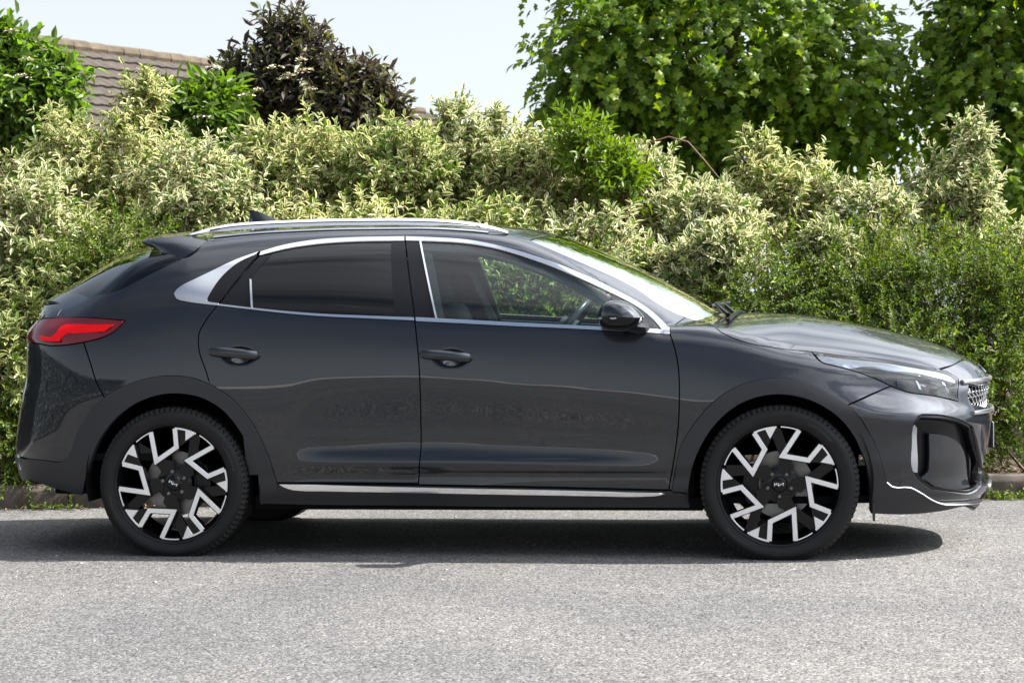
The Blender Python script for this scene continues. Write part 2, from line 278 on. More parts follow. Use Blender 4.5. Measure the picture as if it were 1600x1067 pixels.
# outlines of the car's panels, measured in metres on the unrolled body surface
OUT = {
 'side_frame': ('C', [(-1.6241,-0.0032),(-1.6366,0.0176),(-1.6491,0.0384),(-1.6604,0.0597),(-1.6698,0.0816),(-1.6778,0.1042),(-1.6853,0.127),(-1.6933,0.1496),(-1.7011,0.17),(-1.7091,0.1903),(-1.7171,0.2106),(-1.7252,0.2309),(-1.7332,0.2512),(-1.7085,0.2553),(-1.6836,0.2588),(-1.6591,0.2634),(-1.6353,0.2704),(-1.6192,0.2768),(-1.6034,0.2841),(-1.5886,0.2928),(-1.5717,0.307),(-1.5563,0.3235),(-1.5409,0.34),(-1.5628,0.3433),(-1.5847,0.3464),(-1.6066,0.3494),(-1.6285,0.3526),(-1.6504,0.356),(-1.6721,0.3598),(-1.6938,0.3642),(-1.7169,0.3694),(-1.7398,0.3752),(-1.7627,0.3813),(-1.7855,0.3877),(-1.8082,0.3944),(-1.8309,0.4013),(-1.8517,0.4078),(-1.8725,0.4147),(-1.8933,0.4216),(-1.914,0.4285),(-1.9123,0.4517),(-1.9115,0.4761),(-1.9089,0.4983),(-1.9018,0.515),(-1.887,0.5242),(-1.8659,0.5257),(-1.8406,0.5222),(-1.8132,0.5161),(-1.7858,0.51),(-1.7605,0.5064),(-1.7369,0.5027),(-1.7134,0.4998),(-1.6898,0.4959),(-1.6661,0.492),(-1.6426,0.4891),(-1.6194,0.488),(-1.5966,0.4896),(-1.5744,0.4947),(-1.5526,0.5025),(-1.5311,0.5125),(-1.51,0.5238),(-1.4889,0.5358),(-1.4679,0.5477),(-1.4469,0.5589),(-1.4269,0.5691),(-1.4071,0.5796),(-1.3873,0.5902),(-1.3675,0.601),(-1.3477,0.6117),(-1.3279,0.6224),(-1.3079,0.6377),(-1.2878,0.6531),(-1.2713,0.6707),(-1.2606,0.6919),(-1.254,0.7158),(-1.2498,0.7409),(-1.2464,0.7654),(-1.2441,0.7894),(-1.2443,0.8135),(-1.2466,0.8376),(-1.2507,0.8617),(-1.2563,0.8858),(-1.2631,0.91),(-1.2707,0.9342),(-1.2788,0.9584),(-1.2872,0.9826),(-1.2954,1.0068),(-1.3032,1.031),(-1.3103,1.0552),(-1.3163,1.0793),(-1.3356,1.2228),(-1.311,1.2256),(-1.2863,1.2285),(-1.2617,1.2312),(-1.237,1.2337),(-1.2129,1.2361),(-1.1887,1.2388),(-1.1644,1.2415),(-1.14,1.2438),(-1.1158,1.2455),(-1.0918,1.2462),(-1.0679,1.2457),(-1.0445,1.2436),(-1.0217,1.2396),(-0.9993,1.2337),(-0.9772,1.2261),(-0.9554,1.2171),(-0.9338,1.207),(-0.9123,1.1961),(-0.891,1.1846),(-0.8697,1.1728),(-0.8483,1.1609),(-0.8269,1.1493),(-0.8054,1.1382),(-0.7837,1.1278),(-0.7617,1.1184),(-0.7396,1.1097),(-0.7174,1.1011),(-0.6952,1.0926),(-0.6729,1.0843),(-0.6506,1.0761),(-0.6282,1.068),(-0.6057,1.06),(-0.5832,1.0522),(-0.5607,1.0446),(-0.5381,1.0371),(-0.5154,1.0298),(-0.4927,1.0226),(-0.47,1.0157),(-0.4472,1.0089),(-0.4244,1.0024),(-0.4017,0.9963),(-0.3789,0.9906),(-0.356,0.9854),(-0.333,0.9804),(-0.31,0.9757),(-0.2869,0.971),(-0.2638,0.9665),(-0.2407,0.9619),(-0.2176,0.9573),(-0.1946,0.9525),(-0.1716,0.9474),(-0.1488,0.9419),(-0.126,0.9361),(-0.1034,0.9298),(-0.081,0.9231),(-0.0586,0.9162),(-0.0362,0.909),(-0.0139,0.9017),(0.0083,0.8943),(0.0305,0.8867),(0.0517,0.8792),(0.0727,0.8714),(0.0938,0.8635),(0.1147,0.8555),(0.1357,0.8473),(0.1566,0.8391),(0.1775,0.8309),(0.1984,0.8227),(0.2194,0.8147),(0.2252,0.813),(0.2461,0.8006),(0.267,0.7882),(0.2882,0.7764),(0.3095,0.7654),(0.3311,0.755),(0.3529,0.7451),(0.375,0.7357),(0.3971,0.7266),(0.418,0.7185),(0.439,0.7109),(0.4602,0.7036),(0.4815,0.6967),(0.5028,0.69),(0.5236,0.6841),(0.5445,0.6789),(0.5655,0.6737),(0.5863,0.6682),(0.6068,0.6616),(0.6285,0.6537),(0.6503,0.6454),(0.6717,0.6362),(0.6923,0.6258),(0.7117,0.6138),(0.729,0.5991),(0.7446,0.5821),(0.7596,0.5642),(0.7753,0.5471),(0.7927,0.5324),(0.8109,0.521),(0.8301,0.5108),(0.8499,0.5016),(0.87,0.4933),(0.8932,0.4852),(0.9167,0.4778),(0.9098,0.4558),(0.9029,0.4338),(0.8961,0.4118),(0.8892,0.3899),(0.8824,0.3679),(0.8755,0.3459),(0.8687,0.324),(0.8618,0.302),(0.8488,0.3214),(0.8362,0.3412),(0.8234,0.3608),(0.8099,0.3797),(0.7951,0.3976),(0.781,0.4124),(0.766,0.4268),(0.7504,0.4404),(0.7342,0.4532),(0.7174,0.4651),(0.6992,0.4761),(0.6802,0.4861),(0.6609,0.4954),(0.6414,0.5043),(0.6193,0.5138),(0.5967,0.5224),(0.574,0.5305),(0.5513,0.5386),(0.5287,0.5471),(0.5092,0.5549),(0.4898,0.5628),(0.4704,0.5707),(0.451,0.5787),(0.4316,0.5867),(0.4121,0.5946),(0.3924,0.6026),(0.3727,0.6107),(0.353,0.6188),(0.3332,0.6267),(0.3134,0.6345),(0.2934,0.6419),(0.27,0.6503),(0.2465,0.6583),(0.2229,0.6661),(0.1992,0.6737),(0.1755,0.6811),(0.1518,0.6884),(0.1281,0.6956),(0.1043,0.7026),(0.0804,0.7092),(0.0564,0.7153),(0.0325,0.721),(0.0085,0.7265),(-0.0156,0.7315),(-0.0398,0.7358),(-0.0641,0.7393),(-0.0878,0.7418),(-0.1116,0.7433),(-0.1355,0.7443),(-0.1594,0.7452),(-0.1833,0.7462),(-0.206,0.7474),(-0.2287,0.7485),(-0.2514,0.7495),(-0.2741,0.7505),(-0.2968,0.7515),(-0.3195,0.7526),(-0.3247,0.7525),(-0.3476,0.7518),(-0.3706,0.7512),(-0.3936,0.7507),(-0.4166,0.7503),(-0.4396,0.7498),(-0.4625,0.7493),(-0.4855,0.7488),(-0.5085,0.748),(-0.5314,0.7471),(-0.5543,0.746),(-0.5772,0.7446),(-0.6001,0.7428),(-0.6225,0.741),(-0.6449,0.7392),(-0.6673,0.7371),(-0.6896,0.7348),(-0.7119,0.7319),(-0.734,0.7285),(-0.7577,0.7241),(-0.7813,0.7193),(-0.8048,0.7139),(-0.8282,0.7078),(-0.8512,0.7011),(-0.873,0.6938),(-0.8945,0.6856),(-0.9159,0.677),(-0.9372,0.6683),(-0.9586,0.6598),(-0.9691,0.6599),(-0.9892,0.651),(-1.0094,0.6421),(-1.0295,0.6332),(-1.0495,0.624),(-1.0692,0.6143),(-1.0903,0.6028),(-1.1111,0.5907),(-1.1317,0.5783),(-1.1523,0.5658),(-1.173,0.5536),(-1.1898,0.5441),(-1.2066,0.5347),(-1.2234,0.5253),(-1.2402,0.5159),(-1.2609,0.5055),(-1.2816,0.4951),(-1.3002,0.482),(-1.3113,0.4723),(-1.3198,0.4609),(-1.3229,0.4492),(-1.3101,0.4285),(-1.2913,0.4201),(-1.2695,0.416),(-1.2472,0.4115),(-1.2246,0.4083),(-1.2019,0.4054),(-1.182,0.403),(-1.1622,0.4009),(-1.1422,0.399),(-1.1223,0.397),(-1.1362,0.3795),(-1.1496,0.3617),(-1.1622,0.3429),(-1.174,0.3236),(-1.1862,0.303),(-1.1956,0.2815),(-1.1985,0.2637),(-1.1991,0.2456),(-1.1978,0.2255),(-1.1944,0.2055),(-1.1896,0.1858),(-1.1821,0.164),(-1.1729,0.1426),(-1.1643,0.121),(-1.1571,0.0989),(-1.1506,0.0765),(-1.1441,0.0542),(-1.1383,0.0542),(-1.1598,0.0621),(-1.1813,0.0703),(-1.2028,0.0778),(-1.2248,0.0838),(-1.2452,0.0876),(-1.266,0.0903),(-1.287,0.0919),(-1.308,0.0927),(-1.3289,0.0927),(-1.3517,0.0917),(-1.3745,0.0897),(-1.3973,0.0866),(-1.4199,0.0827),(-1.4423,0.0779),(-1.4621,0.0729),(-1.4817,0.0672),(-1.5012,0.0608),(-1.5205,0.0538),(-1.5395,0.0462),(-1.5569,0.039),(-1.5741,0.0314),(-1.5905,0.0224),(-1.6076,0.01)]),
 'front_fender': ('C', [(0.8618,0.302),(0.8687,0.324),(0.8755,0.3459),(0.8824,0.3679),(0.8892,0.3899),(0.8961,0.4118),(0.9029,0.4338),(0.9098,0.4558),(0.9167,0.4778),(0.9407,0.4732),(0.9635,0.4667),(0.9822,0.4532),(0.9978,0.4345),(1.0122,0.4138),(1.0272,0.394),(1.0335,0.3824),(1.0421,0.3591),(1.05,0.3352),(1.0594,0.3125),(1.073,0.2929),(1.0877,0.2796),(1.1041,0.2679),(1.1242,0.2564),(1.1453,0.2467),(1.1683,0.2379),(1.1919,0.2308),(1.2158,0.2247),(1.2384,0.2201),(1.2612,0.2165),(1.2842,0.2136),(1.3072,0.2109),(1.3293,0.2085),(1.3515,0.2066),(1.3738,0.2051),(1.396,0.2039),(1.4183,0.2027),(1.4406,0.2015),(1.4628,0.2001),(1.4747,0.1798),(1.4866,0.1615),(1.501,0.1468),(1.5198,0.1377),(1.5411,0.1322),(1.5625,0.1271),(1.5821,0.1219),(1.6018,0.117),(1.6214,0.1117),(1.6415,0.1055),(1.6616,0.0989),(1.6815,0.0919),(1.7011,0.0842),(1.7204,0.0758),(1.7395,0.0665),(1.7582,0.0563),(1.7768,0.0458),(1.7955,0.0355),(1.7751,0.0265),(1.7548,0.0175),(1.7345,0.0085),(1.7141,-0.0005),(1.6938,-0.0095),(1.6735,-0.0185),(1.6531,-0.0275),(1.6328,-0.0365),(1.6125,-0.0455),(1.5966,-0.035),(1.5808,-0.0245),(1.5649,-0.0141),(1.5487,-0.0041),(1.5294,0.0071),(1.5098,0.018),(1.4898,0.0283),(1.4695,0.0376),(1.4488,0.0457),(1.4293,0.052),(1.4094,0.0575),(1.3892,0.0621),(1.3688,0.0656),(1.3485,0.068),(1.3284,0.0692),(1.3082,0.0693),(1.2879,0.0683),(1.2677,0.0665),(1.2478,0.0636),(1.2271,0.0597),(1.2065,0.0547),(1.1861,0.0487),(1.1661,0.0416),(1.1467,0.0334),(1.1271,0.0235),(1.108,0.0122),(1.0895,-0.0001),(1.0717,-0.0133),(1.0545,-0.0272),(1.0364,-0.0435),(1.0192,-0.061),(1.0028,-0.0794),(0.9871,-0.0984),(0.9722,-0.1179),(0.9582,-0.137),(0.9445,-0.1567),(0.9317,-0.1768),(0.9202,-0.1976),(0.9105,-0.2191),(0.9033,-0.2403),(0.8976,-0.2621),(0.8928,-0.2844),(0.8881,-0.3065),(0.8835,-0.3283),(0.8793,-0.3501),(0.8753,-0.372),(0.8713,-0.3938),(0.8561,-0.3911),(0.8608,-0.3682),(0.8655,-0.3454),(0.8702,-0.3225),(0.8746,-0.2997),(0.8788,-0.2778),(0.8829,-0.2559),(0.8868,-0.2339),(0.8904,-0.2119),(0.8936,-0.1899),(0.8965,-0.167),(0.8991,-0.1439),(0.9012,-0.1208),(0.9031,-0.0977),(0.9045,-0.0745),(0.9056,-0.0514),(0.9064,-0.0282),(0.9068,-0.0051),(0.907,0.0193),(0.907,0.0436),(0.9065,0.068),(0.9052,0.0923),(0.9029,0.1165),(0.9005,0.1354),(0.8975,0.1542),(0.8939,0.1729),(0.8897,0.1915),(0.8844,0.2108),(0.8783,0.2298),(0.8718,0.2487),(0.8656,0.2677)]),
 'front_door': ('C', [(-0.2353,0.3258),(-0.2126,0.3246),(-0.1899,0.3233),(-0.1672,0.3221),(-0.1445,0.3209),(-0.1218,0.3196),(-0.099,0.3184),(-0.0763,0.3172),(-0.0536,0.3159),(-0.0309,0.3147),(-0.0079,0.3134),(0.0152,0.3121),(0.0382,0.3108),(0.0612,0.3095),(0.0843,0.3081),(0.1073,0.3068),(0.1303,0.3055),(0.1534,0.3043),(0.1764,0.303),(0.1995,0.3018),(0.2224,0.3007),(0.2452,0.2996),(0.2681,0.2985),(0.291,0.2975),(0.3139,0.2965),(0.3367,0.2954),(0.3596,0.2944),(0.3825,0.2933),(0.4054,0.2922),(0.4282,0.2911),(0.451,0.2898),(0.4738,0.2886),(0.4965,0.2873),(0.5193,0.286),(0.542,0.2847),(0.5648,0.2835),(0.5879,0.2822),(0.6111,0.281),(0.6342,0.2797),(0.6573,0.2785),(0.6805,0.2772),(0.7036,0.276),(0.7268,0.2748),(0.7499,0.2736),(0.773,0.2723),(0.7962,0.2711),(0.8193,0.2699),(0.8424,0.2686),(0.8656,0.2674),(0.8718,0.2487),(0.8783,0.2298),(0.8844,0.2108),(0.8897,0.1915),(0.8939,0.1729),(0.8975,0.1542),(0.9005,0.1354),(0.9029,0.1165),(0.9052,0.0923),(0.9065,0.068),(0.907,0.0436),(0.907,0.0193),(0.9068,-0.0051),(0.9064,-0.0282),(0.9056,-0.0514),(0.9045,-0.0745),(0.9031,-0.0977),(0.9012,-0.1208),(0.8991,-0.1439),(0.8965,-0.167),(0.8936,-0.1899),(0.8904,-0.2119),(0.8868,-0.2339),(0.8829,-0.2559),(0.8788,-0.2778),(0.8746,-0.2997),(0.8702,-0.3225),(0.8655,-0.3454),(0.8608,-0.3682),(0.8561,-0.3911),(0.8317,-0.3906),(0.8073,-0.3901),(0.7829,-0.3896),(0.7586,-0.389),(0.7342,-0.3885),(0.7098,-0.388),(0.6854,-0.3875),(0.6611,-0.387),(0.6367,-0.3864),(0.6123,-0.3859),(0.5879,-0.3854),(0.5635,-0.3849),(0.5392,-0.3844),(0.5148,-0.3839),(0.4904,-0.3834),(0.466,-0.3829),(0.4417,-0.3824),(0.4173,-0.3819),(0.3929,-0.3814),(0.3685,-0.381),(0.3441,-0.3806),(0.3198,-0.3801),(0.295,-0.3797),(0.2702,-0.3793),(0.2455,-0.3789),(0.2207,-0.3785),(0.1959,-0.3781),(0.1712,-0.3778),(0.1464,-0.3774),(0.1216,-0.3771),(0.0969,-0.3767),(0.0721,-0.3764),(0.0473,-0.3761),(0.0226,-0.3758),(-0.0022,-0.3754),(-0.027,-0.3751),(-0.0517,-0.3748),(-0.0765,-0.3745),(-0.1013,-0.3741),(-0.126,-0.3738),(-0.1508,-0.3735),(-0.1756,-0.3732),(-0.2003,-0.3728),(-0.2251,-0.3725),(-0.2288,-0.3679),(-0.2263,-0.344),(-0.2236,-0.3201),(-0.221,-0.2962),(-0.2186,-0.2723),(-0.2168,-0.2484),(-0.2156,-0.2256),(-0.2149,-0.2028),(-0.2145,-0.18),(-0.2143,-0.1571),(-0.2143,-0.1343),(-0.2143,-0.1114),(-0.2141,-0.0886),(-0.2137,-0.0652),(-0.2132,-0.0417),(-0.2129,-0.0183),(-0.2127,0.0051),(-0.2128,0.0286),(-0.2132,0.0533),(-0.2139,0.0781),(-0.2148,0.1029),(-0.216,0.1277),(-0.2177,0.1524),(-0.2198,0.1758),(-0.2222,0.1991),(-0.225,0.2225),(-0.228,0.2458),(-0.2312,0.269),(-0.2342,0.2889),(-0.2373,0.3088),(-0.2405,0.3287)]),
 'rear_door': ('C', [(-1.1223,0.397),(-1.1006,0.3944),(-1.0788,0.3918),(-1.0571,0.3893),(-1.0353,0.3867),(-1.0136,0.3841),(-0.9918,0.3816),(-0.9701,0.3791),(-0.9465,0.3765),(-0.923,0.3738),(-0.8994,0.3711),(-0.8759,0.3685),(-0.8523,0.3659),(-0.8288,0.3635),(-0.8052,0.3611),(-0.7816,0.3589),(-0.7602,0.3571),(-0.7388,0.3553),(-0.7173,0.3535),(-0.6959,0.3519),(-0.6744,0.3504),(-0.653,0.3489),(-0.6315,0.3475),(-0.6066,0.3461),(-0.5818,0.3448),(-0.5569,0.3436),(-0.532,0.3425),(-0.5071,0.3414),(-0.4822,0.3402),(-0.4582,0.339),(-0.4342,0.3379),(-0.4101,0.3367),(-0.3861,0.3356),(-0.3621,0.3344),(-0.338,0.3333),(-0.314,0.3321),(-0.29,0.331),(-0.2659,0.3298),(-0.2419,0.3287),(-0.2373,0.3088),(-0.2342,0.2889),(-0.2312,0.269),(-0.228,0.2458),(-0.225,0.2225),(-0.2222,0.1991),(-0.2198,0.1758),(-0.2177,0.1524),(-0.216,0.1277),(-0.2148,0.1029),(-0.2139,0.0781),(-0.2132,0.0533),(-0.2128,0.0286),(-0.2127,0.0051),(-0.2129,-0.0183),(-0.2132,-0.0417),(-0.2137,-0.0652),(-0.2141,-0.0886),(-0.2143,-0.1114),(-0.2143,-0.1343),(-0.2143,-0.1571),(-0.2145,-0.18),(-0.2149,-0.2028),(-0.2156,-0.2256),(-0.2168,-0.2484),(-0.2186,-0.2723),(-0.221,-0.2962),(-0.2236,-0.3201),(-0.2263,-0.344),(-0.2288,-0.3679),(-0.2536,-0.3678),(-0.2783,-0.3676),(-0.3031,-0.3675),(-0.3278,-0.3673),(-0.3526,-0.3672),(-0.3774,-0.367),(-0.4021,-0.3669),(-0.4269,-0.3667),(-0.4516,-0.3666),(-0.4764,-0.3665),(-0.5011,-0.3663),(-0.5259,-0.3662),(-0.5506,-0.3661),(-0.5743,-0.366),(-0.598,-0.366),(-0.6217,-0.3659),(-0.6453,-0.3658),(-0.669,-0.3658),(-0.6927,-0.3657),(-0.7164,-0.3657),(-0.7401,-0.3657),(-0.7637,-0.3656),(-0.7874,-0.3656),(-0.8111,-0.3655),(-0.8348,-0.3655),(-0.8584,-0.3655),(-0.8641,-0.3447),(-0.8696,-0.3238),(-0.8752,-0.303),(-0.8813,-0.2823),(-0.8881,-0.262),(-0.8952,-0.2431),(-0.9028,-0.2245),(-0.9109,-0.206),(-0.9194,-0.1877),(-0.9284,-0.1697),(-0.9397,-0.1482),(-0.9515,-0.1269),(-0.9642,-0.1062),(-0.9777,-0.0862),(-0.9912,-0.068),(-1.0055,-0.0503),(-1.0205,-0.0332),(-1.0363,-0.017),(-1.053,-0.0019),(-1.069,0.0106),(-1.0859,0.0219),(-1.1034,0.0327),(-1.121,0.0433),(-1.1383,0.0542),(-1.1441,0.0542),(-1.1506,0.0765),(-1.1571,0.0989),(-1.1643,0.121),(-1.1729,0.1426),(-1.1821,0.164),(-1.1896,0.1858),(-1.1944,0.2055),(-1.1978,0.2255),(-1.1991,0.2456),(-1.1985,0.2637),(-1.1956,0.2815),(-1.1862,0.303),(-1.174,0.3236),(-1.1622,0.3429),(-1.1496,0.3617),(-1.1362,0.3795)]),
 'hood': ('C', [(1.1,1.4137),(1.0998,1.3895),(1.0997,1.3653),(1.0998,1.3411),(1.0999,1.3168),(1.1001,1.2926),(1.1003,1.2684),(1.1006,1.2441),(1.1009,1.2199),(1.1012,1.1956),(1.1016,1.1714),(1.1019,1.1471),(1.1022,1.1229),(1.1025,1.0986),(1.1027,1.0744),(1.1029,1.0502),(1.103,1.0259),(1.103,1.0017),(1.1028,0.9775),(1.1026,0.9533),(1.1023,0.9291),(1.1017,0.9049),(1.1011,0.8807),(1.1002,0.8565),(1.0992,0.8324),(1.098,0.8082),(1.0966,0.7841),(1.0949,0.76),(1.093,0.7359),(1.0914,0.7111),(1.0907,0.686),(1.0905,0.6606),(1.0905,0.6351),(1.0906,0.6096),(1.0902,0.5841),(1.0893,0.5588),(1.0875,0.5339),(1.0845,0.5093),(1.08,0.4853),(1.0738,0.4618),(1.0656,0.4391),(1.055,0.4173),(1.0445,0.3998),(1.0335,0.3824),(1.0421,0.3591),(1.05,0.3352),(1.0594,0.3125),(1.073,0.2929),(1.0877,0.2796),(1.1041,0.2679),(1.1242,0.2564),(1.1453,0.2467),(1.1683,0.2379),(1.1919,0.2308),(1.2158,0.2247),(1.2384,0.2201),(1.2612,0.2165),(1.2842,0.2136),(1.3072,0.2109),(1.3293,0.2085),(1.3515,0.2066),(1.3738,0.2051),(1.396,0.2039),(1.4183,0.2027),(1.4406,0.2015),(1.4628,0.2001),(1.4843,0.1977),(1.5059,0.1953),(1.5274,0.1928),(1.5489,0.1904),(1.5704,0.1881),(1.592,0.186),(1.6135,0.1843),(1.6354,0.183),(1.6572,0.1822),(1.6791,0.1817),(1.701,0.1812),(1.7229,0.1806),(1.7448,0.1795),(1.7665,0.1778),(1.788,0.1756),(1.8095,0.1729),(1.831,0.1699),(1.8524,0.1668),(1.8738,0.1637),(1.8945,0.1607),(1.9152,0.1576),(1.9359,0.1543),(1.9565,0.1511),(1.9772,0.1478),(1.9979,0.1445),(2.0131,0.1588),(2.0286,0.1728),(2.0435,0.1873),(2.0568,0.2027),(2.0688,0.2213),(2.0783,0.2415),(2.0856,0.2629),(2.0914,0.2853),(2.0962,0.3083),(2.1005,0.3316),(2.1047,0.3548),(2.1095,0.3778),(2.1153,0.4002),(2.1159,0.4249),(2.1165,0.4496),(2.1171,0.4743),(2.1177,0.4991),(2.1183,0.5238),(2.1189,0.5485),(2.1195,0.5732),(2.1201,0.5979),(2.1207,0.6227),(2.1213,0.6474),(2.1219,0.6721),(2.1225,0.6968),(2.1231,0.7215),(2.1237,0.7463),(2.1243,0.771),(2.1249,0.7957),(2.1255,0.8204),(2.1261,0.8451),(2.1267,0.8699),(2.1273,0.8946),(2.1279,0.9193),(2.1286,0.944),(2.1292,0.9687),(2.1298,0.9935),(2.1304,1.0182),(2.131,1.0429),(2.1316,1.0676),(2.1322,1.0923),(2.1328,1.1171),(2.1334,1.1418),(2.134,1.1665),(2.1346,1.1912),(2.1352,1.216),(2.1358,1.2407),(2.1364,1.2654),(2.137,1.2901),(2.1376,1.3148),(2.1382,1.3396),(2.1388,1.3643),(2.1394,1.389),(2.14,1.4137)]),
 'windshield': ('C', [(0.3,1.4137),(0.2979,1.3889),(0.296,1.3641),(0.2942,1.3393),(0.2925,1.3145),(0.2907,1.2896),(0.289,1.2648),(0.2872,1.24),(0.2853,1.2151),(0.2833,1.1903),(0.2811,1.1656),(0.2787,1.1408),(0.2761,1.1161),(0.2732,1.0914),(0.27,1.0668),(0.2667,1.0436),(0.263,1.0205),(0.2592,0.9974),(0.2551,0.9743),(0.2509,0.9512),(0.2467,0.9282),(0.2423,0.9052),(0.2379,0.8821),(0.2336,0.8591),(0.2294,0.836),(0.2252,0.813),(0.2461,0.8006),(0.267,0.7882),(0.2882,0.7764),(0.3095,0.7654),(0.3311,0.755),(0.3529,0.7451),(0.375,0.7357),(0.3971,0.7266),(0.418,0.7185),(0.439,0.7109),(0.4602,0.7036),(0.4815,0.6967),(0.5028,0.69),(0.5236,0.6841),(0.5445,0.6789),(0.5655,0.6737),(0.5863,0.6682),(0.6068,0.6616),(0.6285,0.6537),(0.6503,0.6454),(0.6717,0.6362),(0.6923,0.6258),(0.7117,0.6138),(0.729,0.5991),(0.7446,0.5821),(0.7596,0.5642),(0.7753,0.5471),(0.7927,0.5324),(0.8109,0.521),(0.8301,0.5108),(0.8499,0.5016),(0.87,0.4933),(0.8932,0.4852),(0.9167,0.4778),(0.9407,0.4732),(0.9635,0.4667),(0.9822,0.4532),(0.9978,0.4345),(1.0122,0.4138),(1.0272,0.394),(1.0337,0.4056),(1.04,0.4173),(1.0498,0.4388),(1.0575,0.4609),(1.0634,0.4836),(1.0677,0.5069),(1.0706,0.5305),(1.0725,0.5545),(1.0734,0.5788),(1.0737,0.6033),(1.0736,0.6279),(1.0733,0.6525),(1.0731,0.677),(1.0731,0.7015),(1.0737,0.7257),(1.075,0.7497),(1.0767,0.7742),(1.0782,0.7987),(1.0795,0.8233),(1.0806,0.8478),(1.0815,0.8724),(1.0823,0.8969),(1.0829,0.9215),(1.0834,0.9461),(1.0837,0.9707),(1.084,0.9953),(1.0841,1.0199),(1.0842,1.0445),(1.0842,1.0691),(1.0841,1.0937),(1.0839,1.1183),(1.0838,1.1429),(1.0836,1.1676),(1.0834,1.1922),(1.0832,1.2168),(1.083,1.2414),(1.0828,1.2661),(1.0827,1.2907),(1.0826,1.3153),(1.0826,1.3399),(1.0826,1.3645),(1.0828,1.3891),(1.083,1.4137)]),
 'roof': ('C', [(-1.36,1.4137),(-1.3601,1.3877),(-1.3605,1.3583),(-1.3611,1.3262),(-1.3618,1.2924),(-1.3626,1.2578),(-1.3634,1.2232),(-1.3641,1.1894),(-1.3646,1.1574),(-1.365,1.1279),(-1.3652,1.1019),(-1.365,1.0802),(-1.3645,1.0637),(-1.3635,1.0533),(-1.3573,1.0666),(-1.3542,1.0862),(-1.3506,1.111),(-1.3469,1.1389),(-1.343,1.1682),(-1.3392,1.1967),(-1.3356,1.2228),(-1.311,1.2256),(-1.2863,1.2285),(-1.2617,1.2312),(-1.237,1.2337),(-1.2129,1.2361),(-1.1887,1.2388),(-1.1644,1.2415),(-1.14,1.2438),(-1.1158,1.2455),(-1.0918,1.2462),(-1.0679,1.2457),(-1.0445,1.2436),(-1.0217,1.2396),(-0.9993,1.2337),(-0.9772,1.2261),(-0.9554,1.2171),(-0.9338,1.207),(-0.9123,1.1961),(-0.891,1.1846),(-0.8697,1.1728),(-0.8483,1.1609),(-0.8269,1.1493),(-0.8054,1.1382),(-0.7837,1.1278),(-0.7617,1.1184),(-0.7396,1.1097),(-0.7174,1.1011),(-0.6952,1.0926),(-0.6729,1.0843),(-0.6506,1.0761),(-0.6282,1.068),(-0.6057,1.06),(-0.5832,1.0522),(-0.5607,1.0446),(-0.5381,1.0371),(-0.5154,1.0298),(-0.4927,1.0226),(-0.47,1.0157),(-0.4472,1.0089),(-0.4244,1.0024),(-0.4017,0.9963),(-0.3789,0.9906),(-0.356,0.9854),(-0.333,0.9804),(-0.31,0.9757),(-0.2869,0.971),(-0.2638,0.9665),(-0.2407,0.9619),(-0.2176,0.9573),(-0.1946,0.9525),(-0.1716,0.9474),(-0.1488,0.9419),(-0.126,0.9361),(-0.1034,0.9298),(-0.081,0.9231),(-0.0586,0.9162),(-0.0362,0.909),(-0.0139,0.9017),(0.0083,0.8943),(0.0305,0.8867),(0.0517,0.8792),(0.0727,0.8714),(0.0938,0.8635),(0.1147,0.8555),(0.1357,0.8473),(0.1566,0.8391),(0.1775,0.8309),(0.1984,0.8227),(0.2194,0.8147),(0.2227,0.8376),(0.226,0.8605),(0.2294,0.8834),(0.2328,0.9063),(0.2362,0.9292),(0.2396,0.9521),(0.2429,0.975),(0.2461,0.9979),(0.2492,1.0209),(0.2522,1.0438),(0.255,1.0668),(0.2578,1.0915),(0.2604,1.1162),(0.2629,1.141),(0.2651,1.1657),(0.2673,1.1905),(0.2694,1.2153),(0.2713,1.2401),(0.2733,1.2649),(0.2752,1.2897),(0.2771,1.3145),(0.279,1.3393),(0.2809,1.3641),(0.2829,1.3889),(0.285,1.4137)]),
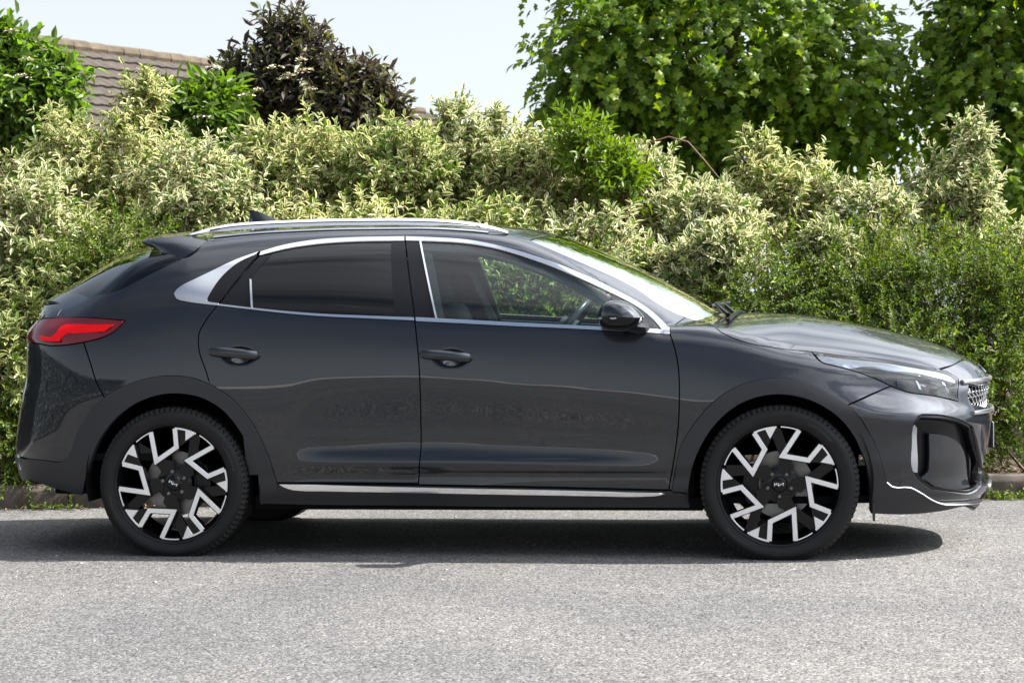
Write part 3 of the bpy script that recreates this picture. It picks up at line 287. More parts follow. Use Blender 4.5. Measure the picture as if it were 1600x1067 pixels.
 'rear_window': ('C', [(-2.09,1.4137),(-2.0881,1.3898),(-2.0867,1.3656),(-2.0858,1.3413),(-2.0853,1.3168),(-2.085,1.2922),(-2.0849,1.2675),(-2.085,1.2428),(-2.0851,1.2181),(-2.0852,1.1933),(-2.0851,1.1686),(-2.085,1.144),(-2.0845,1.1195),(-2.0837,1.0951),(-2.0825,1.0709),(-2.0808,1.0469),(-2.0785,1.0231),(-2.0756,0.9995),(-2.0719,0.9763),(-2.0675,0.9534),(-2.0621,0.9308),(-2.0558,0.9086),(-2.0485,0.8868),(-2.04,0.8655),(-2.0302,0.8443),(-2.0193,0.8236),(-2.0074,0.8034),(-1.9946,0.7834),(-1.9809,0.7639),(-1.9664,0.7446),(-1.9513,0.7256),(-1.9357,0.7068),(-1.9196,0.6881),(-1.9031,0.6697),(-1.8864,0.6513),(-1.8696,0.633),(-1.8526,0.6147),(-1.8357,0.5964),(-1.819,0.578),(-1.8024,0.5596),(-1.7862,0.541),(-1.7704,0.5223),(-1.7551,0.5033),(-1.7369,0.5027),(-1.7134,0.4998),(-1.6898,0.4959),(-1.6661,0.492),(-1.6426,0.4891),(-1.6194,0.488),(-1.5966,0.4896),(-1.5744,0.4947),(-1.5526,0.5025),(-1.5311,0.5125),(-1.51,0.5238),(-1.4889,0.5358),(-1.4679,0.5477),(-1.4469,0.5589),(-1.4269,0.5691),(-1.4071,0.5796),(-1.3873,0.5902),(-1.3675,0.601),(-1.3477,0.6117),(-1.3279,0.6224),(-1.3304,0.6462),(-1.333,0.67),(-1.3355,0.6938),(-1.3381,0.7176),(-1.3406,0.7414),(-1.3431,0.7652),(-1.3455,0.7891),(-1.3478,0.8129),(-1.35,0.8367),(-1.3521,0.8607),(-1.354,0.8847),(-1.3558,0.9087),(-1.3575,0.9327),(-1.359,0.9567),(-1.3605,0.9807),(-1.3619,1.0048),(-1.3631,1.0288),(-1.3644,1.0529),(-1.3655,1.0769),(-1.3666,1.101),(-1.3677,1.125),(-1.3687,1.1491),(-1.3696,1.1731),(-1.3706,1.1972),(-1.3716,1.2213),(-1.3725,1.2453),(-1.3735,1.2694),(-1.3745,1.2935),(-1.3755,1.3175),(-1.3765,1.3416),(-1.3776,1.3656),(-1.3788,1.3897),(-1.38,1.4137)]),
 'tail_lamp': ('R', [(-0.5731,1.0486),(-0.5927,1.0493),(-0.6123,1.05),(-0.6319,1.0506),(-0.6515,1.051),(-0.6728,1.0513),(-0.6941,1.0514),(-0.7154,1.0513),(-0.7368,1.051),(-0.7581,1.0503),(-0.7793,1.0493),(-0.8041,1.0475),(-0.8288,1.045),(-0.8535,1.0422),(-0.8782,1.0393),(-0.9029,1.0366),(-0.8932,1.0202),(-0.8836,1.0037),(-0.872,0.9891),(-0.8566,0.9763),(-0.8395,0.9654),(-0.8172,0.9557),(-0.7934,0.9487),(-0.7697,0.9418),(-0.751,0.9383),(-0.7324,0.9347),(-0.7138,0.9314),(-0.6951,0.9289),(-0.6754,0.9274),(-0.6556,0.9265),(-0.6358,0.9256),(-0.6126,0.929),(-0.5894,0.9322),(-0.5663,0.9347),(-0.5432,0.9366),(-0.52,0.9381),(-0.4968,0.9394),(-0.4736,0.9409),(-0.4504,0.9426),(-0.4273,0.945),(-0.4064,0.9477),(-0.3855,0.9506),(-0.3646,0.9537),(-0.3438,0.9569),(-0.3229,0.96),(-0.3247,0.98),(-0.3265,1),(-0.3283,1.02),(-0.3509,1.0242),(-0.3735,1.0286),(-0.3961,1.0328),(-0.4187,1.0367),(-0.4414,1.04),(-0.4633,1.0423),(-0.4852,1.044),(-0.5072,1.0453),(-0.5292,1.0463),(-0.5512,1.0473)]),
 'lamp_band': ('R', [(-0.8699,1.0155),(-0.856,1.0154),(-0.8421,1.0152),(-0.8282,1.0151),(-0.8142,1.0149),(-0.8003,1.0148),(-0.7864,1.0146),(-0.7725,1.0144),(-0.7586,1.0142),(-0.7446,1.0139),(-0.7307,1.0137),(-0.7168,1.0134),(-0.7028,1.0132),(-0.6889,1.0129),(-0.675,1.0127),(-0.6656,1.0078),(-0.6578,1.0019),(-0.654,0.9895),(-0.6527,0.9754),(-0.6435,0.964),(-0.6333,0.959),(-0.621,0.9585),(-0.6075,0.9606),(-0.5937,0.9634),(-0.5805,0.9648),(-0.5837,0.9538),(-0.5917,0.9466),(-0.6039,0.9438),(-0.6179,0.9431),(-0.6312,0.9424),(-0.6436,0.9414),(-0.6562,0.9413),(-0.6688,0.9415),(-0.6814,0.9416),(-0.6838,0.9503),(-0.6869,0.9586),(-0.6945,0.9675),(-0.7035,0.9756),(-0.7167,0.9765),(-0.7298,0.9774),(-0.743,0.9783),(-0.7561,0.9792),(-0.7692,0.9801),(-0.7824,0.9811),(-0.7945,0.9822),(-0.8066,0.9832),(-0.8188,0.9843),(-0.8309,0.9854),(-0.8431,0.9865),(-0.852,0.9962),(-0.861,1.0058)]),
 'rear_bumper': ('R', [(0,0.74),(-0.0232,0.74),(-0.0463,0.74),(-0.0695,0.74),(-0.0927,0.74),(-0.1159,0.74),(-0.139,0.74),(-0.1622,0.74),(-0.1854,0.74),(-0.2086,0.74),(-0.2317,0.74),(-0.2549,0.74),(-0.2781,0.74),(-0.3013,0.74),(-0.304,0.7638),(-0.3067,0.7875),(-0.3094,0.8112),(-0.3121,0.835),(-0.3148,0.8588),(-0.3175,0.8825),(-0.3202,0.9063),(-0.3229,0.93),(-0.3438,0.9322),(-0.3647,0.9346),(-0.3855,0.9369),(-0.4064,0.9388),(-0.4273,0.94),(-0.4505,0.9406),(-0.4736,0.9405),(-0.4969,0.9398),(-0.5201,0.9386),(-0.5432,0.9369),(-0.5664,0.9347),(-0.5894,0.9322),(-0.6126,0.929),(-0.6358,0.9256),(-0.6556,0.9265),(-0.6754,0.9274),(-0.6951,0.9289),(-0.7138,0.9314),(-0.7324,0.9347),(-0.751,0.9383),(-0.7697,0.9418),(-0.7775,0.9227),(-0.7855,0.9036),(-0.7935,0.8845),(-0.8012,0.8653),(-0.8085,0.846),(-0.8157,0.8243),(-0.8224,0.8023),(-0.8292,0.7804),(-0.8368,0.7588),(-0.8455,0.738),(-0.8548,0.7174),(-0.864,0.6969),(-0.8501,0.6843),(-0.8368,0.6713),(-0.822,0.6527),(-0.809,0.6324),(-0.7972,0.6116),(-0.7869,0.5908),(-0.778,0.5694),(-0.7696,0.5477),(-0.7614,0.5259),(-0.7542,0.5039),(-0.748,0.4814),(-0.7406,0.4596),(-0.7299,0.4397),(-0.7192,0.4251),(-0.7067,0.4133),(-0.6865,0.4086),(-0.6629,0.4116),(-0.6393,0.4147),(-0.6177,0.4155),(-0.5961,0.4164),(-0.5745,0.4173),(-0.5529,0.4182),(-0.5288,0.4199),(-0.5047,0.4218),(-0.4805,0.4236),(-0.4564,0.4254),(-0.4323,0.4272),(-0.4081,0.4287),(-0.384,0.43),(-0.36,0.431),(-0.336,0.4318),(-0.3121,0.4323),(-0.2881,0.4326),(-0.2641,0.4327),(-0.2401,0.4327),(-0.2161,0.4326),(-0.1921,0.4323),(-0.1681,0.432),(-0.144,0.4316),(-0.12,0.4312),(-0.096,0.4309),(-0.072,0.4305),(-0.048,0.4303),(-0.024,0.4301),(0,0.43)]),
 'tailgate': ('R', [(0,1.115),(-0.0244,1.1141),(-0.0487,1.1131),(-0.0731,1.1119),(-0.0974,1.1107),(-0.1218,1.1095),(-0.1462,1.1083),(-0.1705,1.1072),(-0.1949,1.1062),(-0.2192,1.1054),(-0.2436,1.1048),(-0.2679,1.1045),(-0.2922,1.1046),(-0.3165,1.105),(-0.3403,1.1058),(-0.364,1.107),(-0.3878,1.1085),(-0.4115,1.1103),(-0.4352,1.1124),(-0.4589,1.1147),(-0.4826,1.1171),(-0.5063,1.1196),(-0.53,1.1223),(-0.5537,1.125),(-0.5774,1.1276),(-0.6011,1.1303),(-0.6247,1.1328),(-0.6484,1.1352),(-0.6721,1.1375),(-0.6656,1.1375),(-0.6413,1.1319),(-0.6132,1.1275),(-0.5851,1.1231),(-0.5609,1.1175),(-0.5444,1.1092),(-0.5396,1.097),(-0.5467,1.0822),(-0.5599,1.0654),(-0.5731,1.0486),(-0.5512,1.0481),(-0.5292,1.0479),(-0.5072,1.0476),(-0.4852,1.0472),(-0.4633,1.0464),(-0.4414,1.045),(-0.4173,1.0427),(-0.3932,1.0398),(-0.3692,1.0365),(-0.3451,1.0332),(-0.3211,1.03),(-0.3189,1.0067),(-0.3166,0.9833),(-0.3144,0.96),(-0.3122,0.9367),(-0.3099,0.9133),(-0.3077,0.89),(-0.3054,0.8667),(-0.3032,0.8433),(-0.301,0.82),(-0.2987,0.7967),(-0.2965,0.7733),(-0.2943,0.75),(-0.2697,0.75),(-0.2452,0.75),(-0.2207,0.75),(-0.1962,0.75),(-0.1717,0.75),(-0.1471,0.75),(-0.1226,0.75),(-0.0981,0.75),(-0.0736,0.75),(-0.049,0.75),(-0.0245,0.75),(0,0.75)]),
 'rear_arch_trim': ('R', [(-0.5529,0.4182),(-0.5745,0.4173),(-0.5961,0.4164),(-0.6177,0.4155),(-0.6393,0.4147),(-0.6629,0.4116),(-0.6865,0.4086),(-0.7067,0.4133),(-0.7192,0.4251),(-0.7299,0.4397),(-0.7406,0.4596),(-0.748,0.4814),(-0.7542,0.5039),(-0.7614,0.5259),(-0.7696,0.5477),(-0.778,0.5694),(-0.7869,0.5908),(-0.7972,0.6116),(-0.809,0.6324),(-0.822,0.6527),(-0.8368,0.6713),(-0.8501,0.6843),(-0.864,0.6969),(-0.8761,0.7099),(-0.8888,0.7223),(-0.9073,0.7351),(-0.9271,0.7462),(-0.9453,0.7556),(-0.9642,0.7642),(-0.9834,0.7718),(-1.0029,0.7782),(-1.0263,0.7842),(-1.0503,0.7887),(-1.0745,0.7916),(-1.0987,0.7931),(-1.1225,0.7931),(-1.1465,0.7916),(-1.1704,0.7887),(-1.1938,0.7842),(-1.2149,0.7782),(-1.2356,0.7706),(-1.2562,0.7624),(-1.2768,0.7544),(-1.2939,0.7435),(-1.3112,0.7328),(-1.3284,0.7219),(-1.3451,0.7105),(-1.3609,0.6981),(-1.3775,0.6829),(-1.3933,0.6667),(-1.4083,0.6496),(-1.4226,0.6319),(-1.4361,0.6138),(-1.4497,0.5936),(-1.4625,0.5727),(-1.4744,0.5513),(-1.4857,0.5296),(-1.4949,0.511),(-1.5035,0.492),(-1.5117,0.4729),(-1.5194,0.4536),(-1.5266,0.4341),(-1.5338,0.4124),(-1.5402,0.3904),(-1.5462,0.3683),(-1.5521,0.3461),(-1.5581,0.324),(-1.5636,0.3127),(-1.5628,0.2936),(-1.5488,0.2765),(-1.5274,0.2605),(-1.5041,0.2448),(-1.4845,0.2285),(-1.4786,0.2489),(-1.4803,0.2736),(-1.4814,0.2983),(-1.4811,0.3182),(-1.4799,0.3381),(-1.4778,0.3578),(-1.4742,0.3786),(-1.4695,0.3992),(-1.4637,0.4196),(-1.457,0.4398),(-1.4497,0.4595),(-1.4402,0.4824),(-1.4297,0.505),(-1.4181,0.527),(-1.4055,0.5485),(-1.3918,0.5691),(-1.3787,0.5874),(-1.3647,0.6054),(-1.3499,0.6227),(-1.3341,0.6388),(-1.3172,0.6535),(-1.298,0.6673),(-1.2776,0.6799),(-1.2562,0.6909),(-1.2344,0.7),(-1.2148,0.7063),(-1.1946,0.7112),(-1.1741,0.7148),(-1.1535,0.7172),(-1.1343,0.7184),(-1.1148,0.7185),(-1.0954,0.7174),(-1.0763,0.715),(-1.0566,0.7108),(-1.0369,0.7051),(-1.0176,0.6979),(-0.999,0.6895),(-0.9812,0.6799),(-0.962,0.6673),(-0.9438,0.6529),(-0.9265,0.6372),(-0.9103,0.6207),(-0.8956,0.6036),(-0.882,0.5854),(-0.8695,0.5664),(-0.8578,0.5468),(-0.8468,0.527),(-0.8374,0.5079),(-0.8291,0.4882),(-0.8214,0.4681),(-0.8143,0.4478),(-0.8074,0.4274),(-0.8003,0.4071),(-0.7935,0.3863),(-0.7871,0.3653),(-0.7808,0.3442),(-0.774,0.3234),(-0.7663,0.303),(-0.7584,0.2851),(-0.7503,0.2673),(-0.7298,0.2734),(-0.7092,0.2794),(-0.6886,0.2855),(-0.6681,0.2917),(-0.6484,0.2979),(-0.6287,0.3042),(-0.6089,0.31),(-0.5864,0.3156),(-0.5637,0.3205),(-0.541,0.3254)]),
 'rear_valance': ('R', [(0,0.42),(-0.024,0.42),(-0.048,0.4201),(-0.072,0.4202),(-0.096,0.4203),(-0.12,0.4205),(-0.144,0.4206),(-0.168,0.4207),(-0.192,0.4209),(-0.216,0.4209),(-0.24,0.421),(-0.264,0.421),(-0.288,0.421),(-0.312,0.4208),(-0.336,0.4207),(-0.36,0.4204),(-0.384,0.42),(-0.4086,0.4195),(-0.4332,0.4189),(-0.4579,0.4183),(-0.4825,0.4176),(-0.5071,0.4169),(-0.5318,0.4162),(-0.5564,0.4155),(-0.5529,0.3938),(-0.5495,0.372),(-0.546,0.3502),(-0.5425,0.3284),(-0.5188,0.3235),(-0.4951,0.3184),(-0.4713,0.3133),(-0.4476,0.3084),(-0.4238,0.3039),(-0.4,0.3),(-0.3753,0.2968),(-0.3505,0.2945),(-0.3257,0.2929),(-0.3008,0.2919),(-0.2758,0.2915),(-0.2508,0.2916),(-0.2258,0.2921),(-0.2007,0.2928),(-0.1756,0.2938),(-0.1505,0.295),(-0.1254,0.2961),(-0.1003,0.2973),(-0.0752,0.2984),(-0.0501,0.2992),(-0.025,0.2998),(0,0.3)]),
 'sill': ('C', [(-0.853,-0.3731),(-0.8289,-0.3733),(-0.8047,-0.3734),(-0.7806,-0.3736),(-0.7564,-0.3737),(-0.7323,-0.3738),(-0.7081,-0.3739),(-0.684,-0.3741),(-0.6598,-0.3742),(-0.6357,-0.3743),(-0.6115,-0.3744),(-0.5874,-0.3745),(-0.5633,-0.3746),(-0.5391,-0.3748),(-0.515,-0.3749),(-0.4908,-0.375),(-0.4667,-0.3752),(-0.4425,-0.3753),(-0.4184,-0.3755),(-0.3942,-0.3757),(-0.3701,-0.3759),(-0.3459,-0.376),(-0.3218,-0.3763),(-0.2976,-0.3765),(-0.2735,-0.3767),(-0.2493,-0.377),(-0.2252,-0.3773),(-0.2004,-0.3776),(-0.1757,-0.3779),(-0.1509,-0.3783),(-0.1261,-0.3786),(-0.1014,-0.379),(-0.0766,-0.3794),(-0.0519,-0.3798),(-0.0271,-0.3802),(-0.0023,-0.3806),(0.0224,-0.381),(0.0472,-0.3815),(0.0719,-0.3819),(0.0967,-0.3823),(0.1215,-0.3828),(0.1462,-0.3833),(0.171,-0.3837),(0.1957,-0.3842),(0.2205,-0.3847),(0.2453,-0.3851),(0.27,-0.3856),(0.2948,-0.3861),(0.3195,-0.3866),(0.3439,-0.387),(0.3683,-0.3875),(0.3927,-0.388),(0.417,-0.3885),(0.4414,-0.389),(0.4658,-0.3895),(0.4902,-0.39),(0.5146,-0.3905),(0.5389,-0.3911),(0.5633,-0.3916),(0.5877,-0.3921),(0.6121,-0.3926),(0.6364,-0.3932),(0.6608,-0.3937),(0.6852,-0.3943),(0.7096,-0.3948),(0.7339,-0.3953),(0.7583,-0.3958),(0.7827,-0.3964),(0.8071,-0.3969),(0.8315,-0.3974),(0.8558,-0.3979),(0.8762,-0.4),(0.8966,-0.4022),(0.917,-0.405),(0.9373,-0.4079),(0.9393,-0.4286),(0.9413,-0.4493),(0.9433,-0.47),(0.9183,-0.4699),(0.8934,-0.4699),(0.8684,-0.4698),(0.8435,-0.4698),(0.8185,-0.4698),(0.7936,-0.4698),(0.7686,-0.4697),(0.7437,-0.4697),(0.7188,-0.4697),(0.6938,-0.4697),(0.6689,-0.4696),(0.6439,-0.4696),(0.619,-0.4696),(0.594,-0.4695),(0.5691,-0.4695),(0.5441,-0.4695),(0.5192,-0.4694),(0.4942,-0.4694),(0.4693,-0.4693),(0.4444,-0.4693),(0.4194,-0.4692),(0.3945,-0.4691),(0.3695,-0.4691),(0.3446,-0.469),(0.3196,-0.4689),(0.2947,-0.4688),(0.2697,-0.4686),(0.2448,-0.4685),(0.2201,-0.4684),(0.1953,-0.4682),(0.1706,-0.468),(0.1459,-0.4679),(0.1211,-0.4677),(0.0964,-0.4675),(0.0717,-0.4673),(0.0469,-0.467),(0.0222,-0.4668),(-0.0025,-0.4666),(-0.0273,-0.4664),(-0.052,-0.4662),(-0.0767,-0.4659),(-0.1015,-0.4657),(-0.1262,-0.4655),(-0.1509,-0.4653),(-0.1757,-0.4651),(-0.2004,-0.4649),(-0.2251,-0.4647),(-0.2499,-0.4645),(-0.2746,-0.4643),(-0.2991,-0.4641),(-0.3236,-0.464),(-0.3481,-0.4639),(-0.3726,-0.4638),(-0.3971,-0.4637),(-0.4217,-0.4636),(-0.4462,-0.4635),(-0.4707,-0.4634),(-0.4952,-0.4633),(-0.5197,-0.4632),(-0.5442,-0.4631),(-0.5687,-0.463),(-0.5932,-0.4628),(-0.6177,-0.4626),(-0.6422,-0.4624),(-0.6667,-0.4621),(-0.6912,-0.4618),(-0.7157,-0.4614),(-0.7396,-0.461),(-0.7634,-0.4605),(-0.7873,-0.46),(-0.8111,-0.4595),(-0.835,-0.459),(-0.8589,-0.4585),(-0.8827,-0.4579),(-0.9066,-0.4574),(-0.9304,-0.4569),(-0.9149,-0.4401),(-0.8995,-0.4234),(-0.884,-0.4066),(-0.8685,-0.3899)]),
 'sill_strip': ('C', [(-0.8443,-0.3693),(-0.8197,-0.3698),(-0.7952,-0.3704),(-0.7706,-0.3709),(-0.746,-0.3714),(-0.7215,-0.3719),(-0.6923,-0.3725),(-0.6631,-0.3731),(-0.6339,-0.3737),(-0.6047,-0.3743),(-0.5756,-0.3748),(-0.5464,-0.3753),(-0.5172,-0.3759),(-0.488,-0.3764),(-0.4588,-0.3769),(-0.4296,-0.3774),(-0.4004,-0.3779),(-0.3712,-0.3784),(-0.3421,-0.3789),(-0.3129,-0.3794),(-0.2837,-0.3798),(-0.2545,-0.3803),(-0.2253,-0.3808),(-0.1966,-0.3813),(-0.168,-0.3817),(-0.1393,-0.3822),(-0.1106,-0.3826),(-0.082,-0.383),(-0.0533,-0.3834),(-0.0246,-0.3838),(0.0041,-0.3843),(0.0327,-0.3847),(0.0614,-0.3851),(0.0901,-0.3855),(0.1187,-0.3859),(0.1474,-0.3863),(0.1761,-0.3868),(0.2047,-0.3872),(0.2334,-0.3877),(0.2621,-0.3882),(0.2907,-0.3887),(0.3194,-0.3892),(0.3485,-0.3898),(0.3775,-0.3904),(0.4065,-0.391),(0.4356,-0.3916),(0.4646,-0.3922),(0.4936,-0.3929),(0.5227,-0.3935),(0.5517,-0.3942),(0.5807,-0.3949),(0.6098,-0.3956),(0.6388,-0.3963),(0.6678,-0.3969),(0.6969,-0.3976),(0.7259,-0.3983),(0.755,-0.399),(0.784,-0.3997),(0.813,-0.4003),(0.8421,-0.401),(0.8144,-0.4083),(0.7918,-0.4114),(0.7688,-0.4123),(0.7457,-0.413),(0.7183,-0.414),(0.6908,-0.4144),(0.6633,-0.4143),(0.6358,-0.4138),(0.6083,-0.4131),(0.5808,-0.4124),(0.5532,-0.4117),(0.5257,-0.4113),(0.4961,-0.4109),(0.4665,-0.4105),(0.4369,-0.4101),(0.4072,-0.4096),(0.3776,-0.4092),(0.348,-0.4087),(0.3183,-0.4083),(0.2905,-0.4079),(0.2627,-0.4075),(0.2348,-0.4071),(0.207,-0.4067),(0.1791,-0.4063),(0.1513,-0.4059),(0.1235,-0.4055),(0.0956,-0.4051),(0.0678,-0.4047),(0.0399,-0.4043),(0.0103,-0.4039),(-0.0193,-0.4034),(-0.0489,-0.4029),(-0.0785,-0.4024),(-0.1081,-0.4019),(-0.1377,-0.4014),(-0.1673,-0.401),(-0.1969,-0.4005),(-0.2265,-0.4),(-0.2562,-0.3996),(-0.2859,-0.3992),(-0.3156,-0.3987),(-0.3452,-0.3983),(-0.3749,-0.3979),(-0.4046,-0.3975),(-0.4343,-0.3971),(-0.464,-0.3967),(-0.4937,-0.3963),(-0.5233,-0.3959),(-0.5518,-0.3955),(-0.5802,-0.3951),(-0.6087,-0.3947),(-0.6371,-0.3943),(-0.6656,-0.394),(-0.6942,-0.3939),(-0.7227,-0.3938),(-0.7513,-0.3927),(-0.7669,-0.3915),(-0.7826,-0.3901),(-0.801,-0.3861),(-0.8191,-0.381)]),
 'front_arch_trim': ('F', [(-1.5461,0.2935),(-1.5414,0.3167),(-1.5368,0.34),(-1.532,0.3632),(-1.5269,0.3864),(-1.522,0.4098),(-1.5171,0.4333),(-1.5114,0.4565),(-1.5039,0.4789),(-1.4941,0.5007),(-1.4825,0.5218),(-1.4696,0.5424),(-1.4558,0.5624),(-1.4416,0.5818),(-1.4267,0.6013),(-1.4111,0.6204),(-1.3947,0.6389),(-1.3774,0.6564),(-1.3593,0.6728),(-1.3423,0.6866),(-1.3246,0.6998),(-1.3063,0.7122),(-1.2874,0.7234),(-1.2679,0.7333),(-1.2492,0.7414),(-1.2299,0.7484),(-1.2101,0.7544),(-1.1901,0.7594),(-1.17,0.7632),(-1.1469,0.7664),(-1.1235,0.7683),(-1.1,0.7686),(-1.0768,0.7671),(-1.0549,0.7639),(-1.033,0.7592),(-1.0115,0.7528),(-0.9908,0.7449),(-0.9705,0.7349),(-0.9509,0.723),(-0.932,0.7098),(-0.9138,0.6959),(-0.8983,0.6828),(-0.8834,0.669),(-0.8685,0.6553),(-0.8563,0.6363),(-0.844,0.6175),(-0.832,0.5985),(-0.8207,0.5791),(-0.8109,0.5609),(-0.8014,0.5425),(-0.7924,0.5238),(-0.7842,0.5049),(-0.7768,0.4857),(-0.7699,0.4635),(-0.7643,0.4409),(-0.7591,0.4182),(-0.7537,0.3955),(-0.748,0.3734),(-0.7423,0.3514),(-0.7367,0.3293),(-0.7273,0.3187),(-0.7174,0.3094),(-0.6988,0.3047),(-0.6775,0.3056),(-0.6575,0.3026),(-0.6446,0.2949),(-0.632,0.2861),(-0.6125,0.2726),(-0.593,0.2591),(-0.5727,0.2471),(-0.5559,0.2393),(-0.5386,0.2324),(-0.5209,0.227),(-0.4974,0.223),(-0.4733,0.2216),(-0.4491,0.2203),(-0.4266,0.2185),(-0.404,0.217),(-0.3814,0.2156),(-0.3588,0.2143),(-0.3362,0.2132),(-0.3136,0.2121),(-0.2896,0.2112),(-0.2656,0.2104),(-0.2415,0.2098),(-0.2175,0.2093),(-0.1935,0.2087),(-0.1694,0.2081),(-0.1616,0.1965),(-0.157,0.1813),(-0.1645,0.173),(-0.1821,0.1705),(-0.2077,0.1724),(-0.239,0.1774),(-0.2739,0.1842),(-0.3102,0.1914),(-0.3457,0.1977),(-0.3784,0.2019),(-0.406,0.2026),(-0.4263,0.201),(-0.4465,0.199),(-0.4667,0.1967),(-0.487,0.1946),(-0.5072,0.1928),(-0.5307,0.1912),(-0.5542,0.1897),(-0.5777,0.1885),(-0.6012,0.1877),(-0.6247,0.1873),(-0.6482,0.1876),(-0.6712,0.1887),(-0.6942,0.1904),(-0.7172,0.1925),(-0.7401,0.1948),(-0.7631,0.1968),(-0.7686,0.2203),(-0.7742,0.2437),(-0.7791,0.2673),(-0.7827,0.2894),(-0.7858,0.3115),(-0.7894,0.3336),(-0.7935,0.3552),(-0.7978,0.3767),(-0.8026,0.3982),(-0.808,0.4194),(-0.814,0.4405),(-0.8207,0.4618),(-0.8277,0.4831),(-0.8354,0.5041),(-0.8441,0.5245),(-0.8542,0.5442),(-0.8651,0.5625),(-0.8771,0.5805),(-0.8902,0.5977),(-0.9042,0.614),(-0.9193,0.6291),(-0.937,0.6444),(-0.9561,0.6585),(-0.9762,0.6711),(-0.997,0.6816),(-1.0172,0.6894),(-1.0383,0.6956),(-1.0598,0.7001),(-1.0812,0.7028),(-1.104,0.7037),(-1.1271,0.7025),(-1.1501,0.6996),(-1.1725,0.6952),(-1.1926,0.6897),(-1.2125,0.6828),(-1.232,0.6746),(-1.2509,0.6653),(-1.269,0.6549),(-1.2892,0.6414),(-1.3084,0.6261),(-1.3266,0.6094),(-1.3439,0.5918),(-1.3602,0.5735),(-1.3742,0.556),(-1.3874,0.5375),(-1.3997,0.5184),(-1.4112,0.4989),(-1.4219,0.479),(-1.4329,0.4565),(-1.4429,0.4335),(-1.4518,0.4101),(-1.4595,0.3864),(-1.465,0.366),(-1.4695,0.3453),(-1.4732,0.3244),(-1.4762,0.3034),(-1.4787,0.2824),(-1.4804,0.2635),(-1.4815,0.2445),(-1.4827,0.2256),(-1.4794,0.2461),(-1.476,0.2666),(-1.4787,0.2824),(-1.4954,0.2907),(-1.5207,0.2921)]),
 'front_valance': ('F', [(0,0.268),(-0.0243,0.2697),(-0.0501,0.2739),(-0.0764,0.279),(-0.1025,0.2836),(-0.1274,0.2863),(-0.1502,0.2856),(-0.1702,0.28),(-0.1864,0.268),(-0.1966,0.2529),(-0.2053,0.2351),(-0.2139,0.2173),(-0.1694,0.2081),(-0.1616,0.1965),(-0.1569,0.1809),(-0.1645,0.1721),(-0.1823,0.1689),(-0.2081,0.1702),(-0.2397,0.1746),(-0.275,0.1811),(-0.3117,0.1883),(-0.3477,0.1952),(-0.3807,0.2004),(-0.4087,0.2029),(-0.3846,0.1964),(-0.3605,0.1896),(-0.3365,0.1826),(-0.3124,0.1759),(-0.2883,0.1696),(-0.264,0.1642),(-0.2396,0.16),(-0.216,0.1572),(-0.1922,0.1556),(-0.1684,0.155),(-0.1444,0.1551),(-0.1203,0.1557),(-0.0963,0.1567),(-0.0722,0.1579),(-0.0481,0.1589),(-0.024,0.1597),(0,0.16)]),
 'front_bumper': ('F', [(0,0.815),(-0.023,0.8158),(-0.046,0.8169),(-0.069,0.8181),(-0.092,0.8193),(-0.115,0.8203),(-0.138,0.8212),(-0.161,0.8217),(-0.184,0.8218),(-0.2069,0.8213),(-0.2312,0.8202),(-0.2554,0.8184),(-0.2795,0.816),(-0.3037,0.8133),(-0.3279,0.8102),(-0.352,0.8069),(-0.3761,0.8034),(-0.4003,0.7999),(-0.4244,0.7965),(-0.4485,0.7933),(-0.4727,0.7903),(-0.4693,0.7929),(-0.4516,0.7864),(-0.4339,0.78),(-0.4198,0.7698),(-0.4083,0.7493),(-0.422,0.7321),(-0.4357,0.7149),(-0.4465,0.6964),(-0.4524,0.6764),(-0.4569,0.6558),(-0.4808,0.663),(-0.5046,0.6703),(-0.5285,0.6774),(-0.5525,0.684),(-0.5724,0.6883),(-0.5926,0.6918),(-0.6128,0.6953),(-0.6325,0.6999),(-0.6515,0.7067),(-0.6734,0.7181),(-0.6949,0.7306),(-0.7166,0.7212),(-0.7383,0.7118),(-0.76,0.7023),(-0.7817,0.6929),(-0.8034,0.6835),(-0.8251,0.6741),(-0.8468,0.6647),(-0.8685,0.6553),(-0.8563,0.6363),(-0.844,0.6175),(-0.832,0.5985),(-0.8207,0.5791),(-0.8109,0.5609),(-0.8014,0.5425),(-0.7924,0.5238),(-0.7842,0.5049),(-0.7768,0.4857),(-0.7699,0.4635),(-0.7643,0.4409),(-0.7591,0.4182),(-0.7537,0.3955),(-0.748,0.3734),(-0.7423,0.3514),(-0.7367,0.3293),(-0.7273,0.3187),(-0.7174,0.3094),(-0.6988,0.3047),(-0.6775,0.3056),(-0.6575,0.3026),(-0.6446,0.2949),(-0.632,0.2861),(-0.6125,0.2726),(-0.593,0.2591),(-0.5727,0.2471),(-0.5559,0.2393),(-0.5386,0.2324),(-0.5209,0.227),(-0.4974,0.223),(-0.4733,0.2216),(-0.4491,0.2203),(-0.4266,0.2185),(-0.404,0.217),(-0.3814,0.2156),(-0.3588,0.2143),(-0.3362,0.2132),(-0.3136,0.2121),(-0.2896,0.2112),(-0.2656,0.2104),(-0.2415,0.2098),(-0.2175,0.2093),(-0.1935,0.2087),(-0.1694,0.2081),(-0.1794,0.2301),(-0.1864,0.25),(-0.1828,0.2633),(-0.1688,0.2696),(-0.1467,0.2704),(-0.119,0.2674),(-0.088,0.2622),(-0.0563,0.2565),(-0.0261,0.2519),(0,0.25)]),
